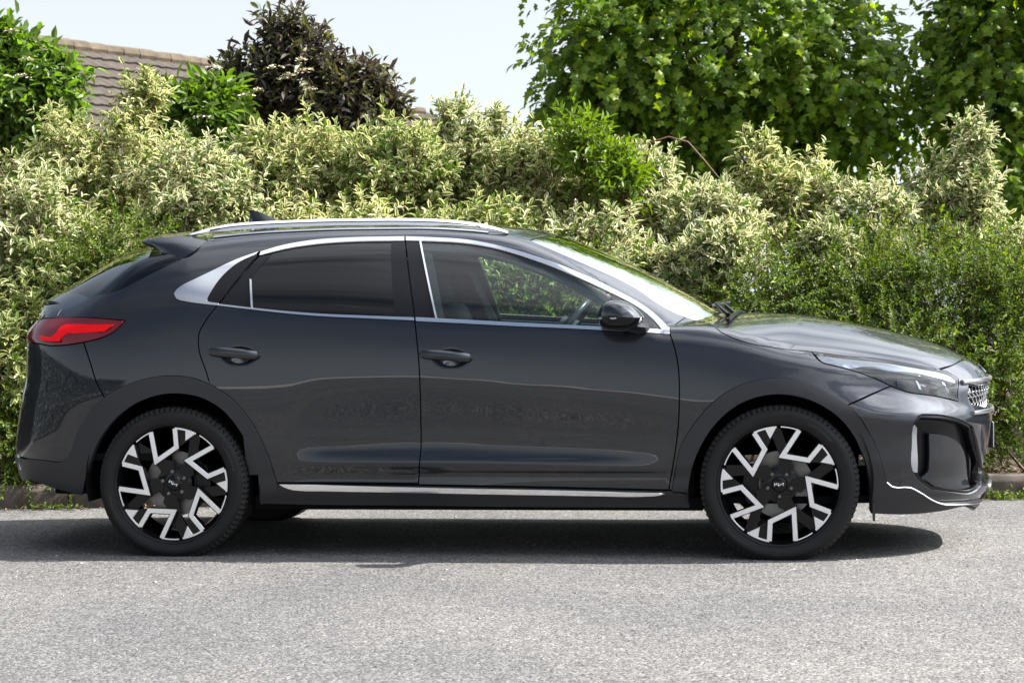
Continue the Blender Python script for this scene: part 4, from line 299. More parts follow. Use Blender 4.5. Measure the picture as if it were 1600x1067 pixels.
 'duct': ('F', [(-0.6639,0.5719),(-0.6564,0.5907),(-0.6468,0.6063),(-0.6298,0.6127),(-0.6083,0.6122),(-0.5869,0.6102),(-0.5653,0.6078),(-0.5439,0.6033),(-0.5227,0.5974),(-0.5019,0.5907),(-0.4821,0.5831),(-0.4627,0.5743),(-0.4436,0.5647),(-0.4246,0.5549),(-0.4055,0.5455),(-0.3937,0.5256),(-0.382,0.5058),(-0.3702,0.4859),(-0.3586,0.466),(-0.347,0.4461),(-0.3339,0.4264),(-0.3193,0.4068),(-0.3056,0.3872),(-0.2953,0.367),(-0.2907,0.346),(-0.2931,0.3251),(-0.2991,0.3037),(-0.3052,0.2823),(-0.3258,0.2715),(-0.3464,0.2606),(-0.3675,0.2527),(-0.3914,0.2498),(-0.416,0.2517),(-0.4412,0.2565),(-0.4663,0.2624),(-0.4911,0.2677),(-0.5118,0.2719),(-0.5324,0.2765),(-0.5529,0.2813),(-0.5735,0.286),(-0.5929,0.302),(-0.6123,0.3179),(-0.6292,0.3359),(-0.6419,0.3552),(-0.6522,0.3758),(-0.6585,0.3982),(-0.6606,0.422),(-0.6604,0.4464),(-0.6594,0.471),(-0.6597,0.4953),(-0.6607,0.5144),(-0.6618,0.5336),(-0.6628,0.5528)]),
 'duct_panel': ('F', [(-0.5903,0.5219),(-0.5704,0.5186),(-0.5503,0.5158),(-0.5305,0.5121),(-0.5116,0.5062),(-0.4933,0.4978),(-0.4754,0.4877),(-0.4587,0.4759),(-0.4439,0.4627),(-0.4309,0.4472),(-0.4199,0.4298),(-0.4104,0.411),(-0.402,0.3916),(-0.3941,0.3723),(-0.3863,0.35),(-0.38,0.327),(-0.3742,0.3039),(-0.3682,0.2808),(-0.3853,0.2775),(-0.4024,0.2742),(-0.4196,0.2722),(-0.4444,0.2726),(-0.4692,0.2758),(-0.4938,0.2804),(-0.5137,0.2854),(-0.5335,0.2915),(-0.5532,0.2975),(-0.5694,0.3101),(-0.5862,0.3217),(-0.5983,0.3275),(-0.6107,0.3329),(-0.5945,0.3413),(-0.5818,0.3516),(-0.5798,0.3685),(-0.5817,0.3874),(-0.5823,0.4098),(-0.5835,0.4323),(-0.5851,0.4547),(-0.5869,0.4771),(-0.5887,0.4995)]),
 'duct_strip': ('F', [(-0.6588,0.558),(-0.6543,0.5633),(-0.6445,0.5492),(-0.6426,0.5256),(-0.6407,0.5019),(-0.6389,0.4783),(-0.637,0.4546),(-0.6351,0.431),(-0.6332,0.4073),(-0.6313,0.3837),(-0.6294,0.36),(-0.6432,0.3635),(-0.6607,0.3748),(-0.6699,0.3929),(-0.6728,0.4165),(-0.6712,0.4437),(-0.6672,0.4731),(-0.6625,0.503),(-0.659,0.5319)]),
 'grille': ('F', [(0,0.72),(-0.0245,0.7198),(-0.049,0.7194),(-0.0736,0.7188),(-0.0981,0.7182),(-0.1226,0.7177),(-0.1471,0.7175),(-0.1716,0.7178),(-0.1961,0.7185),(-0.2205,0.72),(-0.2416,0.7219),(-0.2626,0.7242),(-0.2837,0.7269),(-0.3047,0.7297),(-0.3257,0.7325),(-0.3468,0.7352),(-0.3625,0.7269),(-0.3767,0.7174),(-0.3894,0.7004),(-0.3975,0.6796),(-0.4,0.658),(-0.3978,0.6413),(-0.3756,0.6372),(-0.3535,0.6328),(-0.3314,0.6283),(-0.3093,0.6239),(-0.2871,0.6197),(-0.265,0.6159),(-0.2428,0.6126),(-0.2205,0.61),(-0.1961,0.6081),(-0.1717,0.6072),(-0.1473,0.6069),(-0.1227,0.6071),(-0.0982,0.6077),(-0.0736,0.6084),(-0.0491,0.6092),(-0.0245,0.6098),(0,0.61)]),
 'intake': ('F', [(0,0.41),(-0.0238,0.41),(-0.0477,0.41),(-0.0715,0.41),(-0.0954,0.41),(-0.1192,0.41),(-0.1431,0.41),(-0.1669,0.41),(-0.1908,0.41),(-0.2146,0.41),(-0.2385,0.41),(-0.2623,0.41),(-0.2753,0.39),(-0.2882,0.37),(-0.2941,0.35),(-0.2882,0.33),(-0.2753,0.31),(-0.2623,0.29),(-0.2385,0.29),(-0.2146,0.29),(-0.1908,0.29),(-0.1669,0.29),(-0.1431,0.29),(-0.1192,0.29),(-0.0954,0.29),(-0.0715,0.29),(-0.0477,0.29),(-0.0238,0.29),(0,0.29)]),
 'headlight': ('F', [(-0.9366,0.8785),(-0.9141,0.875),(-0.8916,0.8714),(-0.8692,0.8678),(-0.8467,0.8643),(-0.8242,0.8608),(-0.8017,0.8575),(-0.7788,0.8545),(-0.7559,0.8519),(-0.7329,0.8493),(-0.71,0.8466),(-0.6872,0.8435),(-0.6645,0.8397),(-0.6422,0.8352),(-0.6201,0.8302),(-0.598,0.825),(-0.5759,0.8197),(-0.5545,0.8145),(-0.5332,0.8091),(-0.5119,0.8037),(-0.4906,0.7983),(-0.4693,0.7929),(-0.4516,0.7864),(-0.4339,0.78),(-0.4198,0.7698),(-0.4083,0.7493),(-0.422,0.7321),(-0.4357,0.7149),(-0.4465,0.6964),(-0.4524,0.6764),(-0.4569,0.6558),(-0.4808,0.663),(-0.5046,0.6703),(-0.5285,0.6774),(-0.5525,0.684),(-0.5724,0.6883),(-0.5926,0.6918),(-0.6128,0.6953),(-0.6325,0.6999),(-0.6515,0.7067),(-0.6734,0.7181),(-0.6949,0.7306),(-0.7132,0.743),(-0.7316,0.7555),(-0.7505,0.767),(-0.7695,0.777),(-0.7891,0.7861),(-0.8091,0.7944),(-0.8293,0.8021),(-0.8454,0.8076),(-0.8617,0.8127),(-0.8779,0.818),(-0.8962,0.823),(-0.9143,0.8282),(-0.9278,0.8375),(-0.9343,0.856)]),
 'light_guide': ('F', [(-0.9299,0.8731),(-0.9122,0.8703),(-0.8944,0.8675),(-0.8766,0.8647),(-0.8588,0.8618),(-0.8411,0.859),(-0.8233,0.8563),(-0.8055,0.8536),(-0.7861,0.851),(-0.7668,0.8486),(-0.7474,0.8463),(-0.728,0.8439),(-0.7086,0.8414),(-0.6894,0.8384),(-0.6702,0.835),(-0.6525,0.8314),(-0.635,0.8273),(-0.6174,0.8231),(-0.5999,0.8188),(-0.5824,0.8145),(-0.5646,0.8102),(-0.5469,0.8057),(-0.5291,0.8012),(-0.5114,0.7967),(-0.4937,0.7922),(-0.476,0.7877),(-0.4579,0.7814),(-0.4398,0.7752),(-0.426,0.7646),(-0.4177,0.747),(-0.4268,0.7364),(-0.4449,0.7435),(-0.463,0.7507),(-0.4811,0.7577),(-0.4994,0.7642),(-0.5166,0.7698),(-0.5338,0.7752),(-0.5511,0.7803),(-0.5685,0.7849),(-0.5861,0.789),(-0.6037,0.7924),(-0.6217,0.7944),(-0.64,0.7955),(-0.6581,0.7969),(-0.6758,0.7999),(-0.693,0.8053),(-0.7098,0.812),(-0.7267,0.8187),(-0.7435,0.819),(-0.7603,0.8193),(-0.777,0.8185),(-0.7928,0.816),(-0.8085,0.8125),(-0.8242,0.8089),(-0.8398,0.8136),(-0.8554,0.8181),(-0.8709,0.823),(-0.886,0.8288),(-0.9038,0.8356),(-0.9188,0.8453),(-0.9253,0.8584)]),
 'chrome_corner': ('C', [(-1.3229,0.4492),(-1.3198,0.4609),(-1.3113,0.4723),(-1.3002,0.482),(-1.2816,0.4951),(-1.2609,0.5055),(-1.2402,0.5159),(-1.2234,0.5253),(-1.2066,0.5347),(-1.1898,0.5441),(-1.173,0.5536),(-1.1523,0.5658),(-1.1317,0.5783),(-1.1111,0.5907),(-1.0903,0.6028),(-1.0692,0.6143),(-1.0495,0.624),(-1.0295,0.6332),(-1.0094,0.6421),(-0.9892,0.651),(-0.9691,0.6599),(-0.9849,0.6412),(-1.0052,0.6299),(-1.0254,0.6187),(-1.0446,0.6061),(-1.0628,0.5911),(-1.0798,0.5747),(-1.0957,0.5571),(-1.1104,0.5387),(-1.1225,0.5213),(-1.1336,0.5031),(-1.1438,0.4843),(-1.1532,0.4652),(-1.1614,0.4462),(-1.1693,0.4269),(-1.1669,0.4169),(-1.1565,0.4126),(-1.1347,0.4098),(-1.1128,0.407),(-1.1223,0.397),(-1.1422,0.399),(-1.1622,0.4009),(-1.182,0.403),(-1.2019,0.4054),(-1.2246,0.4083),(-1.2472,0.4115),(-1.2695,0.416),(-1.2913,0.4201),(-1.3101,0.4285)]),
 'chrome_rear_top': ('C', [(-0.9586,0.6598),(-0.9372,0.6683),(-0.9159,0.677),(-0.8945,0.6856),(-0.873,0.6938),(-0.8512,0.7011),(-0.8282,0.7078),(-0.8048,0.7139),(-0.7813,0.7193),(-0.7577,0.7241),(-0.734,0.7285),(-0.7119,0.7319),(-0.6896,0.7348),(-0.6673,0.7371),(-0.6449,0.7392),(-0.6225,0.741),(-0.6001,0.7428),(-0.5772,0.7446),(-0.5543,0.746),(-0.5314,0.7471),(-0.5085,0.748),(-0.4855,0.7488),(-0.4625,0.7493),(-0.4396,0.7498),(-0.4166,0.7503),(-0.3936,0.7507),(-0.3706,0.7512),(-0.3476,0.7518),(-0.3247,0.7525),(-0.3225,0.7381),(-0.3203,0.7237),(-0.3432,0.723),(-0.3661,0.7225),(-0.389,0.722),(-0.412,0.7216),(-0.4349,0.7212),(-0.4578,0.7208),(-0.4808,0.7202),(-0.5037,0.7195),(-0.5266,0.7187),(-0.5495,0.7176),(-0.5723,0.7162),(-0.5952,0.7144),(-0.6175,0.7126),(-0.6398,0.7106),(-0.6622,0.7085),(-0.6845,0.7061),(-0.7067,0.7033),(-0.7289,0.7001),(-0.7526,0.6961),(-0.7763,0.6918),(-0.8,0.6871),(-0.8235,0.6818),(-0.8468,0.676),(-0.8702,0.6693),(-0.8934,0.6618),(-0.9164,0.6539),(-0.9395,0.6459),(-0.9626,0.6382)]),
 'chrome_front_top': ('C', [(-0.3195,0.7526),(-0.2968,0.7515),(-0.2741,0.7505),(-0.2514,0.7495),(-0.2287,0.7485),(-0.206,0.7474),(-0.1833,0.7462),(-0.1594,0.7452),(-0.1355,0.7443),(-0.1116,0.7433),(-0.0878,0.7418),(-0.0641,0.7393),(-0.0398,0.7358),(-0.0156,0.7315),(0.0085,0.7265),(0.0325,0.721),(0.0564,0.7153),(0.0804,0.7092),(0.1043,0.7026),(0.1281,0.6956),(0.1518,0.6884),(0.1755,0.6811),(0.1992,0.6737),(0.2229,0.6661),(0.2465,0.6583),(0.27,0.6503),(0.2934,0.6419),(0.3134,0.6345),(0.3332,0.6267),(0.353,0.6188),(0.3727,0.6107),(0.3924,0.6026),(0.4121,0.5946),(0.4316,0.5867),(0.451,0.5787),(0.4704,0.5707),(0.4898,0.5628),(0.5092,0.5549),(0.5287,0.5471),(0.5513,0.5386),(0.574,0.5305),(0.5967,0.5224),(0.6193,0.5138),(0.6414,0.5043),(0.6609,0.4954),(0.6802,0.4861),(0.6992,0.4761),(0.7174,0.4651),(0.7342,0.4532),(0.7504,0.4404),(0.766,0.4268),(0.781,0.4124),(0.7951,0.3976),(0.8099,0.3797),(0.8234,0.3608),(0.8362,0.3412),(0.8488,0.3214),(0.8618,0.302),(0.8631,0.2874),(0.845,0.2889),(0.8269,0.2904),(0.8265,0.2951),(0.8144,0.3135),(0.8025,0.3321),(0.7901,0.3502),(0.7764,0.3673),(0.7594,0.3851),(0.7411,0.4019),(0.7217,0.4172),(0.7037,0.4291),(0.6847,0.4396),(0.6652,0.4495),(0.6458,0.4592),(0.6271,0.4686),(0.6082,0.4776),(0.5892,0.4864),(0.5701,0.495),(0.5509,0.5035),(0.5318,0.5122),(0.5124,0.521),(0.4929,0.5298),(0.4734,0.5385),(0.4538,0.5472),(0.4343,0.5558),(0.4147,0.5645),(0.395,0.5732),(0.3753,0.582),(0.3555,0.5907),(0.3357,0.5993),(0.3158,0.6077),(0.2958,0.6158),(0.2763,0.6235),(0.2568,0.6309),(0.2371,0.6381),(0.2174,0.6452),(0.1976,0.652),(0.1778,0.6587),(0.1542,0.6664),(0.1305,0.674),(0.1068,0.6812),(0.0829,0.6879),(0.0589,0.6939),(0.0351,0.6992),(0.0112,0.7039),(-0.0128,0.7081),(-0.0369,0.7117),(-0.061,0.7148),(-0.0847,0.7171),(-0.1084,0.7188),(-0.1322,0.7199),(-0.1561,0.7208),(-0.1799,0.7217),(-0.2014,0.7223),(-0.2229,0.7227),(-0.2443,0.723),(-0.2658,0.7234),(-0.2902,0.724),(-0.3147,0.7246),(-0.3171,0.7386)]),
 'chrome_rear_belt': ('C', [(-1.1126,0.4044),(-1.089,0.4017),(-1.0653,0.3989),(-1.0417,0.3962),(-1.018,0.3935),(-0.9944,0.3908),(-0.9707,0.3882),(-0.9472,0.3857),(-0.9237,0.3833),(-0.9001,0.3809),(-0.8766,0.3786),(-0.853,0.3763),(-0.8295,0.3741),(-0.8059,0.372),(-0.7823,0.37),(-0.7609,0.3683),(-0.7395,0.3666),(-0.718,0.365),(-0.6966,0.3635),(-0.6751,0.3621),(-0.6537,0.3607),(-0.6322,0.3595),(-0.6073,0.3581),(-0.5825,0.357),(-0.5576,0.356),(-0.5327,0.355),(-0.5078,0.354),(-0.4829,0.353),(-0.4591,0.352),(-0.4353,0.351),(-0.4114,0.3501),(-0.3876,0.3491),(-0.3638,0.3481),(-0.3399,0.3472),(-0.3161,0.3462),(-0.2922,0.3452),(-0.2684,0.3443),(-0.2446,0.3433),(-0.2419,0.3287),(-0.2659,0.3298),(-0.29,0.331),(-0.314,0.3321),(-0.338,0.3333),(-0.3621,0.3344),(-0.3861,0.3356),(-0.4101,0.3367),(-0.4342,0.3379),(-0.4582,0.339),(-0.4822,0.3402),(-0.5071,0.3414),(-0.532,0.3425),(-0.5569,0.3436),(-0.5818,0.3448),(-0.6066,0.3461),(-0.6315,0.3475),(-0.653,0.3489),(-0.6744,0.3504),(-0.6959,0.3519),(-0.7173,0.3535),(-0.7388,0.3553),(-0.7602,0.3571),(-0.7816,0.3589),(-0.8052,0.3611),(-0.8288,0.3635),(-0.8523,0.3659),(-0.8759,0.3685),(-0.8994,0.3711),(-0.923,0.3738),(-0.9465,0.3765),(-0.9701,0.3791),(-0.9918,0.3816),(-1.0136,0.3841),(-1.0353,0.3867),(-1.0571,0.3893),(-1.0788,0.3918),(-1.1006,0.3944),(-1.1223,0.397)]),
 'chrome_front_belt': ('C', [(-0.2376,0.3444),(-0.2147,0.3431),(-0.1918,0.3418),(-0.169,0.3405),(-0.1461,0.3392),(-0.1232,0.3379),(-0.1003,0.3366),(-0.0774,0.3353),(-0.0546,0.334),(-0.0317,0.3327),(-0.0086,0.3314),(0.0144,0.33),(0.0375,0.3286),(0.0605,0.3273),(0.0836,0.3259),(0.1067,0.3245),(0.1297,0.3232),(0.1528,0.3218),(0.1758,0.3205),(0.1989,0.3192),(0.2218,0.318),(0.2447,0.3168),(0.2676,0.3156),(0.2905,0.3144),(0.3133,0.3132),(0.3362,0.3121),(0.3591,0.3109),(0.382,0.3098),(0.4049,0.3086),(0.4278,0.3074),(0.4521,0.306),(0.4764,0.3047),(0.5007,0.3033),(0.525,0.302),(0.5493,0.3007),(0.5724,0.2996),(0.5956,0.2988),(0.6187,0.298),(0.6419,0.2974),(0.665,0.2967),(0.6882,0.2961),(0.7113,0.2954),(0.7345,0.2947),(0.7576,0.2937),(0.7808,0.2926),(0.8039,0.2913),(0.827,0.2896),(0.845,0.2882),(0.8631,0.2866),(0.8656,0.2674),(0.8424,0.2686),(0.8193,0.2699),(0.7962,0.2711),(0.773,0.2723),(0.7499,0.2736),(0.7268,0.2748),(0.7036,0.276),(0.6805,0.2772),(0.6573,0.2785),(0.6342,0.2797),(0.6111,0.281),(0.5879,0.2822),(0.5648,0.2835),(0.542,0.2847),(0.5193,0.286),(0.4965,0.2873),(0.4738,0.2886),(0.451,0.2898),(0.4282,0.2911),(0.4054,0.2922),(0.3825,0.2933),(0.3596,0.2944),(0.3367,0.2954),(0.3139,0.2965),(0.291,0.2975),(0.2681,0.2985),(0.2452,0.2996),(0.2224,0.3007),(0.1995,0.3018),(0.1764,0.303),(0.1534,0.3043),(0.1303,0.3055),(0.1073,0.3068),(0.0843,0.3081),(0.0612,0.3095),(0.0382,0.3108),(0.0152,0.3121),(-0.0079,0.3134),(-0.0309,0.3147),(-0.0536,0.3159),(-0.0763,0.3172),(-0.099,0.3184),(-0.1218,0.3196),(-0.1445,0.3209),(-0.1672,0.3221),(-0.1899,0.3233),(-0.2126,0.3246),(-0.2353,0.3258)]),
 'quarter_trim': ('C', [(-1.1676,0.4241),(-1.1607,0.4448),(-1.1532,0.4652),(-1.1442,0.4845),(-1.134,0.5032),(-1.1227,0.5213),(-1.1104,0.5387),(-1.0957,0.5571),(-1.0799,0.5747),(-1.0628,0.5912),(-1.0446,0.6061),(-1.0258,0.6183),(-1.006,0.6292),(-0.9862,0.6401),(-0.9719,0.6418),(-0.9841,0.6221),(-0.9963,0.6024),(-1.0085,0.5827),(-1.0207,0.563),(-1.033,0.5434),(-1.0452,0.5237),(-1.0574,0.504),(-1.0696,0.4843),(-1.0818,0.4646),(-1.094,0.4449),(-1.1063,0.4252),(-1.1185,0.4055),(-1.1405,0.4066),(-1.1593,0.4126)]),
 'rear_frame_trim': ('C', [(-0.9608,0.6364),(-0.9429,0.6403),(-0.9249,0.6441),(-0.9069,0.648),(-0.9206,0.627),(-0.9342,0.6061),(-0.9478,0.5851),(-0.9614,0.5642),(-0.9751,0.5432),(-0.9887,0.5223),(-0.9852,0.4999),(-0.9818,0.4776),(-0.9783,0.4553),(-0.9748,0.4329),(-0.9713,0.4106),(-0.9679,0.3882),(-0.9918,0.391),(-1.0157,0.3937),(-1.0395,0.3965),(-1.0634,0.3992),(-1.0873,0.4019),(-1.1112,0.4047),(-1.0987,0.424),(-1.0861,0.4433),(-1.0736,0.4626),(-1.0611,0.4819),(-1.0486,0.5012),(-1.036,0.5205),(-1.0235,0.5399),(-1.011,0.5592),(-0.9984,0.5785),(-0.9859,0.5978),(-0.9734,0.6171)]),
 'rear_strip': ('C', [(-0.9901,0.5223),(-0.9809,0.5177),(-0.9778,0.496),(-0.9747,0.4743),(-0.9715,0.4527),(-0.9684,0.431),(-0.9652,0.4093),(-0.9621,0.3877),(-0.9708,0.3888),(-0.974,0.411),(-0.9772,0.4333),(-0.9805,0.4555),(-0.9837,0.4778),(-0.9869,0.5)]),
 'rear_glass': ('C', [(-0.908,0.6544),(-0.8876,0.6618),(-0.8673,0.6693),(-0.8468,0.676),(-0.8236,0.6823),(-0.8001,0.6876),(-0.7764,0.6922),(-0.7527,0.6962),(-0.7289,0.7001),(-0.7067,0.7033),(-0.6845,0.7061),(-0.6622,0.7085),(-0.6398,0.7107),(-0.6175,0.7126),(-0.5952,0.7144),(-0.5713,0.7161),(-0.5475,0.7175),(-0.5236,0.7185),(-0.4998,0.7192),(-0.4759,0.7199),(-0.452,0.7204),(-0.4281,0.721),(-0.4042,0.7216),(-0.3803,0.7224),(-0.3772,0.6989),(-0.3741,0.6755),(-0.371,0.6521),(-0.3679,0.6287),(-0.3648,0.6052),(-0.3617,0.5818),(-0.3586,0.5584),(-0.3555,0.5349),(-0.3524,0.5115),(-0.3493,0.4881),(-0.3462,0.4647),(-0.3431,0.4412),(-0.34,0.4178),(-0.3369,0.3944),(-0.3338,0.3709),(-0.3307,0.3475),(-0.3524,0.3483),(-0.3742,0.3491),(-0.3959,0.3498),(-0.4177,0.3506),(-0.4394,0.3514),(-0.4612,0.3522),(-0.4829,0.353),(-0.5078,0.354),(-0.5327,0.3549),(-0.5576,0.3559),(-0.5825,0.357),(-0.6073,0.3581),(-0.6322,0.3595),(-0.6537,0.3607),(-0.6751,0.3621),(-0.6966,0.3635),(-0.718,0.365),(-0.7395,0.3666),(-0.7609,0.3683),(-0.7823,0.37),(-0.8056,0.372),(-0.8288,0.3742),(-0.8519,0.3764),(-0.8751,0.3788),(-0.8983,0.3812),(-0.9215,0.3835),(-0.9447,0.3859),(-0.9679,0.3882),(-0.9711,0.4106),(-0.9743,0.4329),(-0.9776,0.4553),(-0.9808,0.4776),(-0.984,0.4999),(-0.9872,0.5223),(-0.9759,0.5412),(-0.9646,0.56),(-0.9533,0.5789),(-0.942,0.5978),(-0.9306,0.6167),(-0.9193,0.6356)]),
 'rear_pillar_trim': ('C', [(-0.3803,0.7224),(-0.3595,0.7228),(-0.3388,0.7233),(-0.318,0.7237),(-0.3134,0.7),(-0.3087,0.6762),(-0.3041,0.6524),(-0.2995,0.6286),(-0.2949,0.6048),(-0.2902,0.5811),(-0.2856,0.5573),(-0.281,0.5335),(-0.2764,0.5097),(-0.2718,0.4859),(-0.2671,0.4622),(-0.2625,0.4384),(-0.2579,0.4146),(-0.2533,0.3908),(-0.2486,0.3671),(-0.244,0.3433),(-0.2657,0.3441),(-0.2873,0.345),(-0.309,0.3458),(-0.3306,0.3467),(-0.3337,0.3701),(-0.3368,0.3936),(-0.3399,0.4171),(-0.3431,0.4406),(-0.3462,0.4641),(-0.3493,0.4875),(-0.3524,0.511),(-0.3555,0.5345),(-0.3586,0.558),(-0.3617,0.5815),(-0.3648,0.605),(-0.3679,0.6284),(-0.371,0.6519),(-0.3741,0.6754),(-0.3772,0.6989)]),
 'front_pillar_trim': ('C', [(-0.3141,0.7246),(-0.2936,0.724),(-0.2731,0.7234),(-0.2526,0.7228),(-0.2461,0.6988),(-0.2397,0.6748),(-0.2332,0.6509),(-0.2268,0.6269),(-0.2203,0.6029),(-0.2139,0.5789),(-0.2074,0.555),(-0.201,0.531),(-0.1945,0.507),(-0.1881,0.4831),(-0.1816,0.4591),(-0.1752,0.4351),(-0.1688,0.4111),(-0.1623,0.3872),(-0.1559,0.3632),(-0.1494,0.3392),(-0.1715,0.3405),(-0.1935,0.3417),(-0.2155,0.3429),(-0.2376,0.3441),(-0.2424,0.3679),(-0.2472,0.3917),(-0.2519,0.4155),(-0.2567,0.4392),(-0.2615,0.463),(-0.2663,0.4868),(-0.2711,0.5106),(-0.2758,0.5344),(-0.2806,0.5582),(-0.2854,0.5819),(-0.2902,0.6057),(-0.295,0.6295),(-0.2998,0.6533),(-0.3045,0.6771),(-0.3093,0.7008)]),
 'front_strip': ('C', [(-0.2537,0.7228),(-0.2457,0.7225),(-0.2392,0.6985),(-0.2327,0.6745),(-0.2262,0.6505),(-0.2197,0.6266),(-0.2132,0.6026),(-0.2067,0.5786),(-0.2002,0.5547),(-0.1937,0.5307),(-0.1873,0.5067),(-0.1808,0.4827),(-0.1743,0.4588),(-0.1678,0.4348),(-0.1613,0.4108),(-0.1548,0.3869),(-0.1483,0.3629),(-0.1418,0.3389),(-0.1505,0.3392),(-0.157,0.3632),(-0.1634,0.3872),(-0.1699,0.4111),(-0.1763,0.4351),(-0.1828,0.4591),(-0.1892,0.4831),(-0.1957,0.507),(-0.2021,0.531),(-0.2086,0.555),(-0.215,0.5789),(-0.2215,0.6029),(-0.2279,0.6269),(-0.2344,0.6508),(-0.2408,0.6748),(-0.2473,0.6988)]),
 'front_glass': ('C', [(-0.2486,0.7228),(-0.2257,0.7225),(-0.2028,0.7222),(-0.1799,0.7217),(-0.1561,0.7209),(-0.1322,0.72),(-0.1084,0.7188),(-0.0847,0.7171),(-0.061,0.7148),(-0.0369,0.7117),(-0.0128,0.7081),(0.0112,0.7039),(0.0351,0.6992),(0.0589,0.6939),(0.0829,0.6879),(0.1068,0.6812),(0.1305,0.674),(0.1542,0.6664),(0.1778,0.6587),(0.1976,0.652),(0.2174,0.6452),(0.2371,0.6381),(0.2568,0.6309),(0.2763,0.6235),(0.2958,0.6158),(0.3158,0.6077),(0.3357,0.5993),(0.3555,0.5907),(0.3753,0.582),(0.395,0.5732),(0.4147,0.5645),(0.4343,0.5559),(0.4539,0.5473),(0.4735,0.5387),(0.493,0.53),(0.5124,0.5211),(0.5318,0.5122),(0.5501,0.5035),(0.5682,0.4947),(0.5863,0.4858),(0.6045,0.477),(0.6056,0.4545),(0.6068,0.432),(0.608,0.4095),(0.6092,0.387),(0.6104,0.3646),(0.6116,0.3421),(0.6128,0.3196),(0.614,0.2971),(0.5907,0.2984),(0.5674,0.2997),(0.5441,0.301),(0.5209,0.3023),(0.4976,0.3035),(0.4743,0.3048),(0.4511,0.3061),(0.4278,0.3074),(0.4049,0.3086),(0.382,0.3098),(0.3591,0.3109),(0.3362,0.3121),(0.3133,0.3132),(0.2905,0.3144),(0.2676,0.3156),(0.2447,0.3168),(0.2218,0.318),(0.1989,0.3192),(0.1758,0.3205),(0.1528,0.3218),(0.1297,0.3232),(0.1067,0.3245),(0.0836,0.3259),(0.0605,0.3273),(0.0375,0.3286),(0.0144,0.33),(-0.0086,0.3314),(-0.0317,0.3327),(-0.0544,0.334),(-0.0772,0.3353),(-0.1,0.3366),(-0.1227,0.3379),(-0.1455,0.3392),(-0.1519,0.3632),(-0.1584,0.3872),(-0.1648,0.4111),(-0.1713,0.4351),(-0.1777,0.4591),(-0.1841,0.4831),(-0.1906,0.507),(-0.197,0.531),(-0.2035,0.555),(-0.2099,0.579),(-0.2164,0.603),(-0.2228,0.6269),(-0.2292,0.6509),(-0.2357,0.6749),(-0.2421,0.6989)]),
 'sail_trim': ('C', [(0.6045,0.477),(0.6252,0.4683),(0.6458,0.4592),(0.6654,0.4499),(0.6849,0.44),(0.7038,0.4292),(0.7217,0.4172),(0.7411,0.4019),(0.7594,0.3851),(0.7764,0.3673),(0.7901,0.3502),(0.8025,0.3321),(0.8144,0.3135),(0.8265,0.2951),(0.8261,0.2907),(0.8025,0.2914),(0.7789,0.2921),(0.7554,0.2928),(0.7318,0.2935),(0.7082,0.2943),(0.6847,0.295),(0.6611,0.2957),(0.6375,0.2964),(0.614,0.2971),(0.6128,0.3196),(0.6116,0.3421),(0.6104,0.3646),(0.6092,0.387),(0.608,0.4095),(0.6068,0.432),(0.6056,0.4545)]),
 'tailgate_lip': ('C', [(-2.092,1.4137),(-2.0901,1.3898),(-2.0887,1.3656),(-2.0878,1.3413),(-2.0873,1.3168),(-2.087,1.2922),(-2.0869,1.2675),(-2.087,1.2428),(-2.0871,1.218),(-2.0872,1.1933),(-2.0872,1.1686),(-2.087,1.1439),(-2.0866,1.1194),(-2.0858,1.095),(-2.0846,1.0708),(-2.0829,1.0468),(-2.0806,1.023),(-2.0777,0.9994),(-2.074,0.9762),(-2.0695,0.9533),(-2.0642,0.9307),(-2.0578,0.9085),(-2.0505,0.8868),(-2.042,0.8655),(-2.0322,0.8443),(-2.0212,0.8236),(-2.0092,0.8033),(-1.9963,0.7834),(-1.9825,0.7638),(-1.9679,0.7445),(-1.9527,0.7255),(-1.937,0.7067),(-1.9208,0.6881),(-1.9042,0.6696),(-1.8874,0.6512),(-1.8704,0.6329),(-1.8533,0.6146),(-1.8363,0.5963),(-1.8194,0.578),(-1.8028,0.5596),(-1.7864,0.541),(-1.7705,0.5223),(-1.7551,0.5033),(-1.7796,0.5053),(-1.804,0.5072),(-1.8285,0.5091),(-1.8529,0.5111),(-1.8774,0.513),(-1.9018,0.515),(-1.9144,0.5355),(-1.9273,0.5559),(-1.9406,0.5763),(-1.9542,0.5965),(-1.9679,0.6167),(-1.9816,0.6369),(-1.9952,0.6571),(-2.0087,0.6774),(-2.0219,0.6977),(-2.0347,0.7182),(-2.0471,0.7388),(-2.0588,0.7596),(-2.0699,0.7806),(-2.0802,0.8019),(-2.0896,0.8234),(-2.098,0.8452),(-2.1055,0.868),(-2.112,0.8912),(-2.1174,0.9147),(-2.1219,0.9385),(-2.1255,0.9625),(-2.1284,0.9868),(-2.1305,1.0113),(-2.132,1.036),(-2.1329,1.0608),(-2.1334,1.0858),(-2.1334,1.111),(-2.1331,1.1362),(-2.1326,1.1615),(-2.1319,1.1869),(-2.1311,1.2122),(-2.1302,1.2377),(-2.1294,1.263),(-2.1288,1.2884),(-2.1283,1.3137),(-2.1281,1.3389),(-2.1283,1.364),(-2.1289,1.3889),(-2.13,1.4137)]),
}
